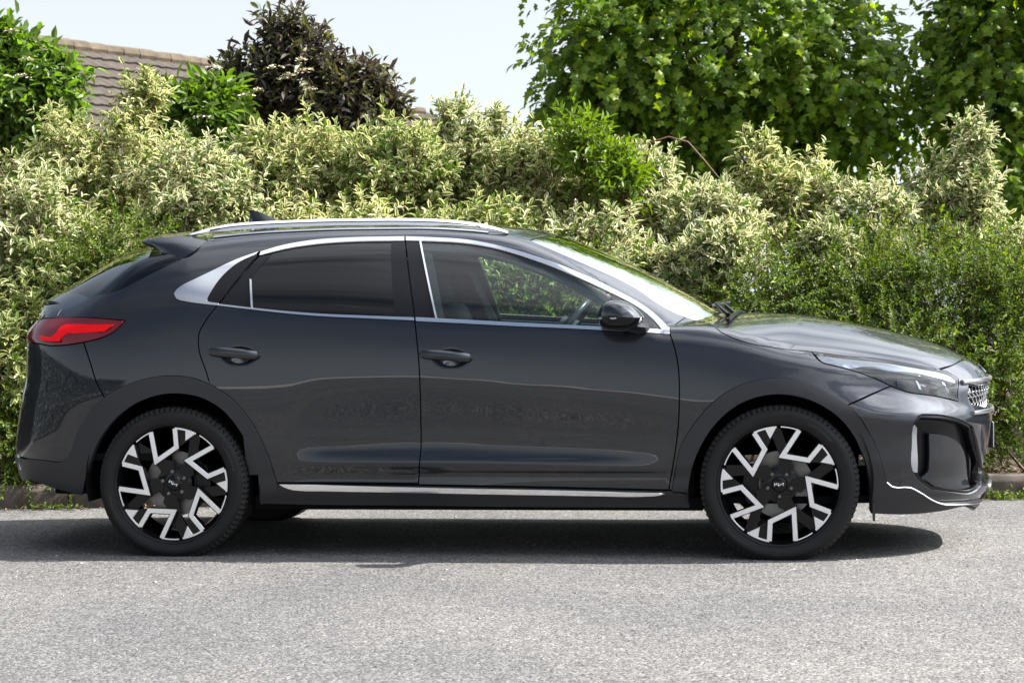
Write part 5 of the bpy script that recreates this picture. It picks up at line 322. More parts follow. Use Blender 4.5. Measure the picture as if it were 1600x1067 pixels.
# ---------------------------------------------------------------- the car
def paint_mat():
    m, nt, p, out = nodes('graphite_paint')
    p.inputs['Metallic'].default_value = 0.7; p.inputs['Roughness'].default_value = 0.46
    p.inputs['Specular IOR Level'].default_value = 0.2; p.inputs['Coat Weight'].default_value = 1.0; p.inputs['Coat Roughness'].default_value = 0.012; p.inputs['Coat IOR'].default_value = 1.58
    tc = nt.nodes.new('ShaderNodeTexCoord'); v = nt.nodes.new('ShaderNodeTexNoise'); v.inputs['Scale'].default_value = 900; v.inputs['Detail'].default_value = 2
    r = nt.nodes.new('ShaderNodeValToRGB'); r.color_ramp.elements[0].position = 0.35; r.color_ramp.elements[1].position = 0.75
    r.color_ramp.elements[0].color = (0.0095, 0.0113, 0.0158, 1); r.color_ramp.elements[1].color = (0.0195, 0.0228, 0.0318, 1)
    nt.links.new(tc.outputs['Object'], v.inputs['Vector']); nt.links.new(v.outputs['Fac'], r.inputs[0]); nt.links.new(r.outputs[0], p.inputs['Base Color'])
    return m
PAINT = paint_mat()
CLAD = pmat('black_plastic', (0.016, 0.017, 0.021), 0.40, spec=0.45, bump=0.10, bscale=900)
GLOSSBLK = pmat('gloss_black', (0.004, 0.004, 0.005), 0.08, spec=0.32)
SATINBLK = pmat('satin_black', (0.006, 0.006, 0.008), 0.28, spec=0.25)
CHROME = pmat('satin_chrome', (0.80, 0.81, 0.83), 0.16, metal=1.0)
SILVER = pmat('silver_trim', (0.62, 0.63, 0.65), 0.25, metal=1.0)
DARK = pmat('dark_void', (0.006, 0.006, 0.007), 0.9, spec=0.1)
RUBBER = pmat('tyre_rubber', (0.009, 0.009, 0.010), 0.6, spec=0.3, noise=0.25, scale=14, bump=0.12, bscale=160)
MACH = pmat('machined_alloy', (0.80, 0.80, 0.82), 0.30, metal=0.85, noise=0.04, scale=60)
BRAKE = pmat('brake_steel', (0.17, 0.165, 0.16), 0.38, metal=0.9, noise=0.15, scale=20)
TRIM_IN = pmat('grey_cabin_trim', (0.06, 0.063, 0.066), 0.6, noise=0.1, scale=60)
TRIM_LT = pmat('sunlit_cabin_trim', (0.62, 0.64, 0.62), 0.7)  # pale colour stands for sunlight on the strip by the pillar
SEATM = pmat('seat_cloth', (0.035, 0.036, 0.04), 0.8, noise=0.3, scale=120)
GLASS = glass_mat('clear_glass', (0.80, 0.96, 0.95), boost=1.3)
PRIV = glass_mat('privacy_glass', (0.045, 0.058, 0.082), boost=1.0)
SCREEN = glass_mat('screen_glass', (0.45, 0.55, 0.54), boost=4.5)
LENS = glass_mat('lamp_lens', (0.85, 0.88, 0.9), boost=1.1)
RED = pmat('red_reflector', (0.85, 0.004, 0.008), 0.25, spec=0.2)
DKRED = pmat('dark_red_lens', (0.15, 0.004, 0.010), 0.05, coat=0.5)
GUIDE = pmat('light_guide', (0.72, 0.78, 0.86), 0.12, metal=0.5, coat=1.0)

def area2(P):
    x, y = P[:, 0], P[:, 1]; return 0.5*np.sum(x*np.roll(y, -1)-np.roll(x, -1)*y)
def inside(P, Q):
    c = np.zeros(len(Q), bool); n = len(P); j = n-1
    for i in range(n):
        xi, yi = P[i]; xj, yj = P[j]
        m = ((yi > Q[:, 1]) != (yj > Q[:, 1]))
        with np.errstate(divide='ignore', invalid='ignore'):
            c ^= m & (Q[:, 0] < (xj-xi)*(Q[:, 1]-yi)/(yj-yi if yj != yi else 1e-12)+xi)
        j = i
    return c
def segdist(P, Q):
    d = np.full(len(Q), 1e9); A = P; B = np.roll(P, -1, 0)
    for a, b in zip(A, B):
        ab = b-a; t = np.clip(((Q-a)@ab)/max(ab@ab, 1e-12), 0, 1); d = np.minimum(d, np.linalg.norm(Q-(a+t[:, None]*ab), axis=1))
    return d
def inset_poly(P, e):
    s = 1 if area2(P) > 0 else -1
    a = P-np.roll(P, 1, 0); b = np.roll(P, -1, 0)-P
    a /= np.maximum(np.linalg.norm(a, axis=1, keepdims=True), 1e-9); b /= np.maximum(np.linalg.norm(b, axis=1, keepdims=True), 1e-9)
    na = np.stack([-a[:, 1], a[:, 0]], 1)*s; nb = np.stack([-b[:, 1], b[:, 0]], 1)*s
    n = na+nb; L = np.linalg.norm(n, axis=1, keepdims=True); n /= np.maximum(L, 1e-6)
    k = np.clip(1/np.maximum(np.sum(n*na, 1, keepdims=True), 0.5), 1, 2)
    return P+n*e*k
def full(kind, P):
    """near half (centre line to centre line) completed by its mirror image"""
    M = P[::-1].copy()
    if kind == 'C': M[:, 1] = math.pi*0.9-M[:, 1]
    else:
        P = P.copy(); c = -math.pi/2*0.9*0  # centre line lies at angle zero
        M[:, 0] = -M[:, 0]
    Q = np.concatenate([P, M]); keep = [0]
    for i in range(1, len(Q)):
        if np.linalg.norm(Q[i]-Q[keep[-1]]) > 0.003: keep.append(i)
    if np.linalg.norm(Q[keep[-1]]-Q[keep[0]]) < 0.003: keep.pop()
    return Q[keep]

def surf(kind, q, off=0.0, disp=None):
    p = to3(kind, q); n = BN(p)
    if disp is not None:
        e = 0.002
        d0 = disp(p); t1 = np.stack([n[:, 2], np.zeros(len(n)), -n[:, 0]], 1); t1 /= np.maximum(np.linalg.norm(t1, axis=1, keepdims=True), 1e-6)
        t2 = np.cross(n, t1)
        g1 = (disp(p+t1*e)-d0)/e; g2 = (disp(p+t2*e)-d0)/e
        n2 = n-t1*g1[:, None]-t2*g2[:, None]; n2 /= np.linalg.norm(n2, axis=1, keepdims=True)
        p = p+n*(off+d0)[:, None]; n = n2
    else: p = p+n*off
    return p, n

def build_panel(kind, P, off=0.0, res=0.035, flange=0.014, inset=0.0028, holes=(), disp=None, dense=(), crown=0.0):
    """cuts a panel out of the body surface; returns vertices, faces and normals"""
    P = inset_poly(P, inset) if inset else P
    loops = [P]+[np.array(h) for h in holes]
    lo, hi = P.min(0), P.max(0)
    gx = np.arange(lo[0]+res*0.4, hi[0], res); gy = np.arange(lo[1]+res*0.4, hi[1], res*0.9)
    G = np.array([(x+(0.5*res if j % 2 else 0), y) for j, y in enumerate(gy) for x in gx]).reshape(-1, 2)
    for (cx, cy, rx, ry, rs) in dense:
        G = G[(np.abs(G[:, 0]-cx) > rx) | (np.abs(G[:, 1]-cy) > ry)]
        xs = np.arange(cx-rx, cx+rx, rs); ys = np.arange(cy-ry, cy+ry, rs)
        G = np.concatenate([G, np.array([(x, y) for y in ys for x in xs])])
    if len(G):
        ok = inside(P, G) & (segdist(P, G) > min(0.012, res*0.4))
        for h in loops[1:]: ok &= ~inside(h, G) & (segdist(h, G) > min(0.012, res*0.4))
        G = G[ok]
    pts = np.concatenate(loops+[G]) if len(G) else np.concatenate(loops)
    E = []; n0 = 0
    for L in loops:
        k = len(L); E += [(n0+i, n0+(i+1) % k) for i in range(k)]; n0 += k
    vo, eo, fo, ov, oe, of = geometry.delaunay_2d_cdt([Vector(p) for p in pts], E, [], 0, 1e-6)
    V2 = np.array([tuple(v) for v in vo]); T = np.array([f for f in fo if len(f) == 3])
    c = V2[T].mean(1); ok = inside(P, c)
    for h in loops[1:]: ok &= ~inside(h, c)
    T = T[ok]
    p, n = surf(kind, V2, off, disp)
    if crown:
        d = segdist(P, V2); p = p+n*(crown*(np.clip(d/0.012, 0, 1)-1)*0+crown*np.sqrt(np.clip(d/0.010, 0, 1)))[:, None]
    fn = np.cross(p[T[:, 1]]-p[T[:, 0]], p[T[:, 2]]-p[T[:, 0]])
    fl = np.sum(fn*n[T].mean(1), 1) < 0; T[fl] = T[fl][:, ::-1]
    faces = [tuple(int(i) for i in t) for t in T]; V = list(p); N = list(n)
    if flange:
        cnt = {}
        for t in faces:
            for a, b in ((t[0], t[1]), (t[1], t[2]), (t[2], t[0])): cnt[(a, b)] = 1
        bd = [(a, b) for (a, b) in cnt if (b, a) not in cnt]
        idx = {}
        nb = {}
        for a, b in bd:
            t = p[b]-p[a]
            o = np.cross(t, n[a]+n[b]); o /= max(np.linalg.norm(o), 1e-9)
            for k in (a, b): nb[k] = nb.get(k, 0)+o
        for k, o in nb.items():
            o = o/max(np.linalg.norm(o), 1e-9); idx[k] = len(V)
            V.append(p[k]); N.append((o+n[k]*0.6)/np.linalg.norm(o+n[k]*0.6)); V.append(p[k]-n[k]*flange); N.append(o)
        for a, b in bd: faces.append((idx[b], idx[a], idx[a]+1, idx[b]+1))
    return np.array(V), faces, np.array(N)

def to_obj(name, V, F, N, m, parent):
    me = bpy.data.meshes.new(name); me.from_pydata(V.tolist(), [], F); me.update()
    me.polygons.foreach_set('use_smooth', [True]*len(F))
    me.normals_split_custom_set_from_vertices([tuple(x) for x in N])
    return link(name, me, m, parent)

car = empty('parked_car', (0, 0, 0))
tag(car, 'dark grey crossover car with black wheel arch trim and chrome window line parked side on', 'car')

GAPS = MB()
def gap_ribbon(kind, P, d=0.016, w=0.011):
    a, na = surf(kind, inset_poly(P, w)); b, nb = surf(kind, inset_poly(P, -w))
    n = len(P)
    for s in (1, -1):
        V = [(v[0], v[1]*s, v[2]) for v in np.concatenate([a-na*d, b-nb*d])]
        A = np.array(V); q = [(i, (i+1) % n, (i+1) % n+n, i+n) for i in range(n)]
        GAPS.add(V, [f for f in q if max(np.linalg.norm(A[f[0]]-A[f[3]]), np.linalg.norm(A[f[1]]-A[f[2]]), np.linalg.norm(A[f[0]]-A[f[1]]), np.linalg.norm(A[f[2]]-A[f[3]])) < 0.05])

def panel(name, key, m, parent=car, both=True, whole=False, ribbon=False, P=None, kind=None, **kw):
    if P is None: kind, P = OUT[key]; P = np.array(P)
    if whole: P = full(kind, P)
    if ribbon: gap_ribbon(kind, P)
    V, F, N = build_panel(kind, P, **kw)
    o = to_obj(name, V, F, N, m, parent)
    if both and not whole:
        V2 = V*np.array([1, -1, 1]); N2 = N*np.array([1, -1, 1])
        o2 = to_obj(name, V2, [f[::-1] for f in F], N2, m, parent)
        return o, o2
    return o

# --- painted body
def px_c(x, z): return to2('C', np.array([[x, flank(np.array([x]), np.array([z]))[0]*-1, z]]))[0]
HANDLES = [(-1.035, 0.885), (-0.098, 0.868)]
def handle_disp(p):
    d = np.zeros(len(p))
    for hx, hz in HANDLES:
        u = (p[:, 0]-(hx+0.02))/0.088; v = (p[:, 2]-(hz-0.005))/0.046
        r = np.sqrt(u*u+v*v); d += -0.024*np.clip(1-r, 0, 1)**2*(3-2*np.clip(1-r, 0, 1))
    return d
dens = []
for hx, hz in HANDLES:
    c = px_c(hx+0.02, hz-0.005); dens.append((c[0], c[1], 0.10, 0.055, 0.008))
panel('side_frame', 'side_frame', PAINT, ribbon=True, res=0.032)
panel('front_fender', 'front_fender', PAINT, ribbon=True, res=0.032)
front_doors = panel('front_door', 'front_door', PAINT, ribbon=True, disp=handle_disp, dense=dens[1:], res=0.03)
rear_doors = panel('rear_door', 'rear_door', PAINT, ribbon=True, disp=handle_disp, dense=dens[:1], res=0.03)
panel('bonnet', 'hood', PAINT, whole=True, ribbon=True, res=0.03)
panel('roof_panel', 'roof', PAINT, whole=True, res=0.04)
panel('windscreen', 'windshield', SCREEN, whole=True, res=0.035, off=-0.003, inset=0.001)
panel('rear_window', 'rear_window', PRIV, whole=True, res=0.03, off=-0.006)
panel('tailgate_lip', 'tailgate_lip', PAINT, whole=True, res=0.03, inset=0.001)
panel('tailgate', 'tailgate', PAINT, whole=True, res=0.04)
rb = panel('rear_bumper', 'rear_bumper', PAINT, whole=True, ribbon=True, res=0.035)
kF, PF = OUT['front_bumper']
duct = np.array(OUT['duct'][1]); ductm = duct*np.array([-1, 1])
gr = full('F', np.array(OUT['grille'][1])); itk = full('F', np.array(OUT['intake'][1]))
panel('front_bumper', 'front_bumper', PAINT, whole=True, ribbon=True, res=0.03, holes=[duct, ductm, gr, itk], flange=0.03)

# --- black trim
panel('rear_arch_trim', 'rear_arch_trim', CLAD, off=0.010, flange=0.035, inset=0.0, crown=0.004)
panel('front_arch_trim', 'front_arch_trim', CLAD, off=0.010, flange=0.035, inset=0.0, crown=0.004)
panel('sill_cover', 'sill', CLAD, off=0.004, flange=0.05, inset=0.0015)
panel('rear_valance', 'rear_valance', CLAD, whole=True, off=0.006, flange=0.05)
panel('front_valance', 'front_valance', CLAD, whole=True, off=0.008, flange=0.05)
panel('sill_strip', 'sill_strip', CHROME, off=0.016, flange=0.014, inset=0.0, res=0.02, crown=0.004)
for k in ('chrome_corner', 'chrome_rear_top', 'chrome_front_top', 'chrome_rear_belt', 'chrome_front_belt'):
    panel('window_surround', k, CHROME, off=0.003, flange=0.010, inset=0.0006, res=0.02, crown=0.003)
for k in ('quarter_trim', 'rear_frame_trim', 'rear_pillar_trim', 'front_pillar_trim', 'sail_trim'):
    panel('pillar_trim', k, GLOSSBLK if k == 'sail_trim' else SATINBLK, off=-0.002, flange=0.012, inset=0.001, res=0.04)
for k in ('rear_strip', 'front_strip'):
    panel('glass_channel', k, CHROME, off=0.001, flange=0.006, inset=0.0, res=0.02)
panel('side_window', 'rear_glass', PRIV, off=-0.005, flange=0, inset=0.0, res=0.03)
panel('side_window', 'front_glass', GLASS, off=-0.005, flange=0, inset=0.0, res=0.03)
GAPS.build('seam_backing', DARK, car, recalc=False)

# bright metal line standing for the lit edge of the front trim
def lip(pts, name, r, off, m):
    for s in (1, -1):
        q = MB(); q.tube([(a, b*s, c) for a, b, c in pts], r, n=6); q.build(name, m, car, smooth=True)
def lit_edge_run():
    k, P = OUT['front_bumper']; P = np.array(P)
    B = np.array(OUT['front_arch_trim'][1])
    # the run of the trim from behind the wheel to the nose
    sel = [p for p in P if p[1] < 0.335 and p[0] < -0.2 and p[0] > -1.05]
    sel = sorted(sel, key=lambda p: p[0])
    a, n = surf('F', np.array(sel), 0.017); return [tuple(v) for v in a]
lip(lit_edge_run(), 'lit_trim_edge', 0.0032, 0, CHROME)

# --- tail lamps
tl, tlm = panel('tail_lamp', 'tail_lamp', DKRED, ribbon=True, off=0.004, crown=0.010, res=0.02, inset=0.003)
for o, s in ((tl, 1), (tlm, -1)):
    k, P = OUT['lamp_band']; V, F, N = build_panel(k, np.array(P), off=0.0165, res=0.02, flange=0.003, inset=0.0)
    to_obj('light_band', V*np.array([1, s, 1]), F if s > 0 else [f[::-1] for f in F], N*np.array([1, s, 1]), RED, o)

# --- headlamps
hk, HP = OUT['headlight']; HP = np.array(HP)
for s in (1, -1):
    def put(name, V, F, N, m, parent): return to_obj(name, V*np.array([1, s, 1]), F if s > 0 else [f[::-1] for f in F], N*np.array([1, s, 1]), m, parent)
    hl = put('headlamp', *build_panel(hk, HP, off=-0.045, res=0.03, flange=0, inset=0.001), SATINBLK, car)
    put('lamp_rim', *build_panel(hk, HP, off=-0.001, res=0.5, flange=0.045, inset=0.002, holes=[inset_poly(HP, 0.006)]), GLOSSBLK, hl)
    k, P = OUT['light_guide']; put('light_guide', *build_panel(k, np.array(P), off=-0.009, res=0.02, flange=0.02, inset=0.0), GUIDE, hl)
    put('lens', *build_panel(hk, HP, off=0.002, res=0.03, flange=0, inset=0.002), LENS, hl)
    # projector modules with their bright brows
    for a, b, w, h in ((-0.62, 0.742, 0.085, 0.05), (-0.50, 0.725, 0.062, 0.062), (-0.435, 0.718, 0.055, 0.058), (-0.375, 0.712, 0.05, 0.055)):
        for nm, dx, ww, hh, o_, mm in (('lamp_module', 0, w, h, -0.026, GLOSSBLK), ('module_edge', w*0.42, 0.008, h*0.8, -0.018, SILVER)):
            q = np.array([(a+dx-ww/2, b-hh/2), (a+dx+ww/2, b-hh/2-0.006), (a+dx+ww/2*0.8, b+hh/2-0.008), (a+dx-ww/2*0.8, b+hh/2)])
            q = np.concatenate([np.linspace(q[i], q[(i+1) % 4], 5)[:-1] for i in range(4)])
            put(nm, *build_panel('F', q, off=o_, res=0.02, flange=0.015, inset=0.0), mm, hl)

# --- grille, ducts, number plate
dk = np.array(OUT['duct'][1]); dp = np.array(OUT['duct_panel'][1]); ds = np.array(OUT['duct_strip'][1])
panel('duct_liner', None, SATINBLK, P=inset_poly(dk, -0.004), kind='F', off=-0.05, flange=0, inset=0.0)
panel('duct_blade', None, GLOSSBLK, P=inset_poly(dk, 0.002), kind='F', off=-0.010, flange=0.035, inset=0.0, holes=[inset_poly(dk, 0.013)])
panel('duct_panel', None, PAINT, P=dp, kind='F', off=-0.022, flange=0.02, inset=0.0, res=0.02, crown=0.006)
panel('duct_strip', None, pmat('smoked_lamp', (0.30, 0.31, 0.33), 0.2, coat=0.5), P=ds, kind='F', off=-0.008, flange=0.006, inset=0.0, res=0.02, crown=0.003)
panel('grille_backing', None, DARK, P=inset_poly(gr, -0.005), kind='F', off=-0.05, flange=0, inset=0.0, both=False)
panel('intake_backing', None, DARK, P=inset_poly(itk, -0.005), kind='F', off=-0.06, flange=0, inset=0.0, both=False)
amax = abs(gr[:, 0]).max()
def wrap_bar(name, z, r, off, a0, a1, m, n=40, rz=1.0):
    a = np.linspace(a0, a1, n); p, nn = surf('F', np.stack([a, np.full(n, z)], 1), off)
    q = MB(); q.tube([tuple(v) for v in p], [r]*n, n=8); return q.build(name, m, car, smooth=True)
wrap_bar('grille_brow', 0.733, 0.011, 0.006, -amax-0.005, amax+0.005, SILVER)
wrap_bar('grille_chin', 0.602, 0.010, 0.005, -amax-0.005, amax+0.005, SILVER)
gb = MB()
for j in range(27):
    a = (j-13)/13*amax*0.96
    for z0, z1, da in ((0.615, 0.668, 0.02), (0.668, 0.72, -0.02)):
        p, nn = surf('F', np.array([(a, z0), (a+da, (z0+z1)/2), (a, z1)]), -0.018); gb.tube([tuple(v) for v in p], 0.0045, n=5)
for z in (0.642, 0.668, 0.695):
    a = np.linspace(-amax, amax, 40); p, nn = surf('F', np.stack([a, np.full(40, z)], 1), -0.022); gb.tube([tuple(v) for v in p], 0.003, n=5)
gb.build('grille_mesh', CHROME, car, smooth=True)
npx = 2.235
pl = MB().box(npx, npx+0.014, -0.265, 0.265, 0.432, 0.548).build('number_plate', GLOSSBLK, car, bevel=0.003)
MB().box(npx+0.0145, npx+0.018, -0.26, 0.26, 0.436, 0.544).build('plate_face', pmat('plate_white', (0.8, 0.8, 0.78), 0.3), pl)
bd = MB(); bd.lathe([(0.0001, 0), (0.05, 0), (0.05, 0.006), (0.0001, 0.006)], 24)
badge = bd.build('bonnet_badge', SILVER, car, smooth=True)
bp, bnn = surf('F', np.array([(0.0, 0.775)]), 0.002)
badge.location = bp[0]; badge.rotation_euler = Vector(bnn[0]).to_track_quat('Y', 'Z').to_euler(); badge.scale = (1.5, 1, 0.55)

RAILM = pmat('rail_silver', (0.82, 0.83, 0.85), 0.38, metal=0.6)
# --- roof rails, spoiler, fin, wipers
def rail(s):
    pts = [(-1.335, 1.424), (-1.26, 1.446), (-1.12, 1.468), (-0.9, 1.478), (-0.65, 1.482), (-0.42, 1.481), (-0.2, 1.474), (-0.08, 1.463), (0.03, 1.444), (0.10, 1.422), (0.135, 1.408)]
    zf = pchip([a for a, b in pts], [b for a, b in pts]); xs = np.linspace(-1.335, 0.12, 60)
    V = []; F = []
    for i, x in enumerate(xs):
        yb = -0.505; z1 = float(zf(x)); zb = z1-0.007-0.024*min(1, i/7, (59-i)/14); t = min(1, min(i, 59-i)/6); w = 0.012+0.006*t
        sec = [(-w*1.25, zb), (-w, z1-0.012), (-w*0.55, z1-0.003), (0, z1), (w*0.6, z1-0.004), (w, z1-0.014), (w*1.2, zb)]
        V += [(x, (yb+a)*s, z) for a, z in sec]
    k = 7
    for i in range(59):
        for j in range(k-1): F.append((i*k+j, i*k+j+1, (i+1)*k+j+1, (i+1)*k+j))
    F += [tuple(range(k)), tuple(59*k+j for j in range(k))]
    m = MB().add(V, F).build('roof_rail', RAILM, car, smooth=True)
    g_ = MB(); g_.tube([(x, (yb-0.0165)*s, float(zf(x))-0.0150) for x in np.linspace(-1.24, 0.0, 40)], 0.0042, n=4); g_.build('rail_groove', DARK, m)
    ft = MB(); fx = np.linspace(-1.22, 0.04, 40); fp, fn_ = surf('C', to2('C', np.stack([fx, np.full(40, -0.535), np.array([float(zf(x))-0.04 for x in fx])], 1)), 0.003); ft.tube([(p[0], p[1]*s, p[2]) for p in fp], 0.009, n=8, sx=1.6); ft.build('ditch_sheen', CHROME, m, smooth=True)  # chrome tube stands for sky reflected along the roof ditch
    return m
rail(1); rail(-1)

def spoiler():
    top = np.array([(-1.235, -0.595, 1.389), (-1.36, -0.575, 1.414), (-1.47, -0.555, 1.407), (-1.53, -0.53, 1.401), (-1.572, -0.49, 1.394)])
    bot = np.array([(-1.315, -0.725, 1.304), (-1.39, -0.665, 1.328), (-1.46, -0.61, 1.348), (-1.525, -0.55, 1.372), (-1.572, -0.49, 1.387)])
    n = 5; nb = 14; V = []; F = []
    def grid(rows):
        o = len(V); k = len(rows[0])
        for r in rows: V.extend([tuple(p) for p in r])
        for i in range(len(rows)-1):
            for j in range(k-1): F.append((o+i*k+j, o+i*k+j+1, o+(i+1)*k+j+1, o+(i+1)*k+j))
    mir = np.array([1, -1, 1])
    for s in (np.ones(3), mir):
        rows = [[(top[i]*(1-t)+bot[i]*t+np.array([0.016*math.sin(math.pi*t)*(1-i/4), -(0.012+0.022*(1-i/4))*math.sin(math.pi*t), 0.0]))*s for i in range(n)] for t in np.linspace(0, 1, 9)]
        grid(rows)
    def across(c, dx, dz):
        rows = []
        for t in np.linspace(-1, 1, 25):
            w = 1-t*t
            rows.append([np.array([c[i][0]+dx*w*(i/(n-1)), c[i][1]*-t if t <= 0 else c[i][1]*-t, c[i][2]+dz*w]) for i in range(n)])
        grid(rows)
    across(top, -0.055, 0.034); across(bot, -0.055, 0.024)
    o = MB().add(V, F).build('roof_spoiler', PAINT, car, smooth=True, recalc=True); return o
spoiler()

fin = MB(); fo = [(-1.055, 0.0), (-1.10, 0.024), (-1.15, 0.046), (-1.185, 0.053), (-1.197, 0.050), (-1.19, 0.03), (-1.175, 0.0)]
fz = 1.492
rows = [(0.0, 0.9), (0.010, 0.75), (0.02, 0.35), (0.026, 0.0)]
V = []; F = []
nfo = len(fo)
for s in (-1, 1):
    for w, t in rows: V += [(-1.13+(x+1.13)*(0.82+0.18*(1-t) if w else 1), s*w*(1.0 if z < 0.05 else 0.5), fz-0.03+(z+0.03)*(t if w else 1)) for x, z in fo]
for b in (0, 4):
    for i in range(3):
        for j in range(nfo-1): F.append(((b+i)*nfo+j, (b+i)*nfo+j+1, (b+i+1)*nfo+j+1, (b+i+1)*nfo+j))
fin.add(V, F).build('aerial_fin', PAINT, car, smooth=True)

cw = MB()
cw.tube([(1.10, -0.62, 1.012), (1.115, -0.35, 1.035), (1.12, 0, 1.045), (1.115, 0.35, 1.035), (1.10, 0.62, 1.012)], 0.010, n=6)
cw.build('cowl_seal', SATINBLK, car, smooth=True)
for y0, y1 in ((-0.52, 0.05), (0.02, 0.58)):
    wp = MB(); wp.tube([(1.095, y0, 1.035), (1.06, y0+0.06, 1.063), (1.03, y0+0.2, 1.085), (1.035, y1, 1.085)], [0.011, 0.009, 0.007, 0.006], n=6)
    w = wp.build('wiper', SATINBLK, car, smooth=True)
    bl = MB(); bl.tube([(1.02, y0+0.02, 1.072), (1.03, (y0+y1)/2, 1.082), (1.04, y1+0.05, 1.078)], 0.008, n=5); bl.build('wiper_blade', RUBBER, w, smooth=True)

# --- door handles
def handle(door, x, z, s, cap):
    w = float(flank(np.array([x]), np.array([z]))[0])
    pts = []; rad = []
    for i in range(15):
        t = i/14; u = (t-0.5)*2
        pts.append((x+u*0.118, -(w+0.012+0.016*(1-abs(u)**3)-(0.016 if abs(u) > 0.93 else 0))*s, z+0.004-0.010*u-0.004*u*u)); rad.append(0.0185*(1-abs(u)**6)**0.5+0.003 if abs(u) < 1 else 0.003)
    h = MB().tube(pts, rad, n=10, sx=0.75, up=(0, 0, 1)).build('handle', GLOSSBLK if False else PAINT, door, smooth=True)
    if cap:
        q = MB(); q.tube([(x-0.078, -(w+0.012)*s, z+0.03), (x-0.078, -(w+0.033)*s, z+0.008), (x-0.078, -(w+0.012)*s, z-0.012)], 0.0012, n=4); q.build('handle_seam', DARK, h)
    return h
for i, s in ((0, 1), (1, -1)):
    handle(rear_doors[i], HANDLES[0][0], HANDLES[0][1]+0.004, s, False)
    handle(front_doors[i], HANDLES[1][0], HANDLES[1][1]+0.004, s, True)

# --- door mirrors
def mirror(s):
    # outline seen from the side, starting at the rear end of the dividing line and going over the top
    top = [(-0.103, 0), (-0.099, 0.030), (-0.082, 0.056), (-0.050, 0.071), (0.0, 0.069), (0.045, 0.050), (0.078, 0.020), (0.094, -0.004)]
    bot = [(-0.103, 0), (-0.101, -0.020), (-0.090, -0.044), (-0.060, -0.056), (0.0, -0.060), (0.045, -0.054), (0.078, -0.034), (0.094, -0.004)]
    cx, cz = 0.668, 1.036
    root = None
    def dense(L, n=26):
        t = np.linspace(0, 1, len(L)); a = pchip(t, [p[0] for p in L]) if False else None
        tt = np.linspace(0, 1, n); return [(float(np.interp(q, t, [p[0] for p in L])), float(np.interp(q, t, [p[1] for p in L]))) for q in tt]
    for nm, L, m in (('mirror_shell', top, PAINT), ('mirror_base', bot, GLOSSBLK)):
        L = dense(L); V = []; F = []; k = len(L); nr = 14
        # smooth the outline a little
        for _ in range(2): L = [L[0]]+[((L[i-1][0]+2*L[i][0]+L[i+1][0])/4, (L[i-1][1]+2*L[i][1]+L[i+1][1])/4) for i in range(1, k-1)]+[L[-1]]
        for i in range(nr):
            t = i/(nr-1); sc = (1-t**2.6)**(1/2.6)*0.999+0.001
            V += [(cx+x*sc+0.012*(1-sc), -(0.915+0.125*t)*s, cz+z*sc) for x, z in L]
        for i in range(nr-1):
            for j in range(k-1): F.append((i*k+j, i*k+j+1, (i+1)*k+j+1, (i+1)*k+j))
        V.append((cx, -0.915*s, cz)); c = len(V)-1
        for j in range(k-1): F.append((c, j+1, j))
        o = MB().add(V, F).build(nm, m, car if root is None else root, smooth=True)
        if root is None: root = o
    ar = MB(); ar.tube([(0.735, -0.83*s, 0.985), (0.728, -0.87*s, 0.988), (0.70, -0.93*s, 0.995), (0.68, -0.97*s, 1.0)], [0.030, 0.026, 0.024, 0.02], n=8, sx=1.6)
    ar.build('mirror_arm', SATINBLK, root, smooth=True)
    st = MB(); st.tube([(cx-0.090, -0.997*s, cz-0.004), (cx-0.03, -1.033*s, cz-0.004), (cx+0.03, -1.028*s, cz-0.005), (cx+0.07, -0.99*s, cz-0.006)], 0.005, n=6)
    st.build('indicator_strip', SILVER, root, smooth=True)
    nd = MB(); nd.tube([(cx-0.095, -0.995*s, cz+0.003), (cx-0.03, -1.036*s, cz+0.003), (cx+0.03, -1.032*s, cz+0.002), (cx+0.08, -0.98*s, cz)], 0.003, n=6)
    nd.build('mirror_seam', DARK, root)
mirror(1); mirror(-1)

# --- cabin
def cbox(name, x0, x1, y0, y1, z0, z1, m, bev=0.02, rot=None): return MB().box(x0, x1, y0, y1, z0, z1, rot).build(name, m, car, bevel=bev, smooth=True)
cbox('floor_pan', -0.98, 1.0, -0.80, 0.80, 0.20, 0.26, DARK, 0.01)
cbox('floor_pan', -2.0, -0.97, -0.50, 0.50, 0.24, 0.34, DARK, 0.01)
cbox('floor_pan', 0.98, 2.0, -0.46, 0.46, 0.22, 0.30, DARK, 0.01)
cbox('bulkhead', 0.90, 0.96, -0.78, 0.78, 0.26, 0.90, DARK, 0.01)
cbox('boot_wall', -1.06, -1.0, -0.78, 0.78, 0.26, 0.95, DARK, 0.01)
cbox('parcel_shelf', -1.95, -1.0, -0.66, 0.66, 0.93, 0.96, DARK, 0.01)
dash = MB().add([(0.62, -0.76, 0.62), (0.55, -0.76, 0.86), (0.62, -0.76, 0.955), (1.02, -0.72, 0.975), (1.0, -0.72, 0.6)]+[(0.62, 0.76, 0.62), (0.55, 0.76, 0.86), (0.62, 0.76, 0.955), (1.02, 0.72, 0.975), (1.0, 0.72, 0.6)],
    [(0, 1, 2, 3, 4), (9, 8, 7, 6, 5), (0, 5, 6, 1), (1, 6, 7, 2), (2, 7, 8, 3), (3, 8, 9, 4)]).build('dashboard', TRIM_IN, car, bevel=0.02, smooth=True)
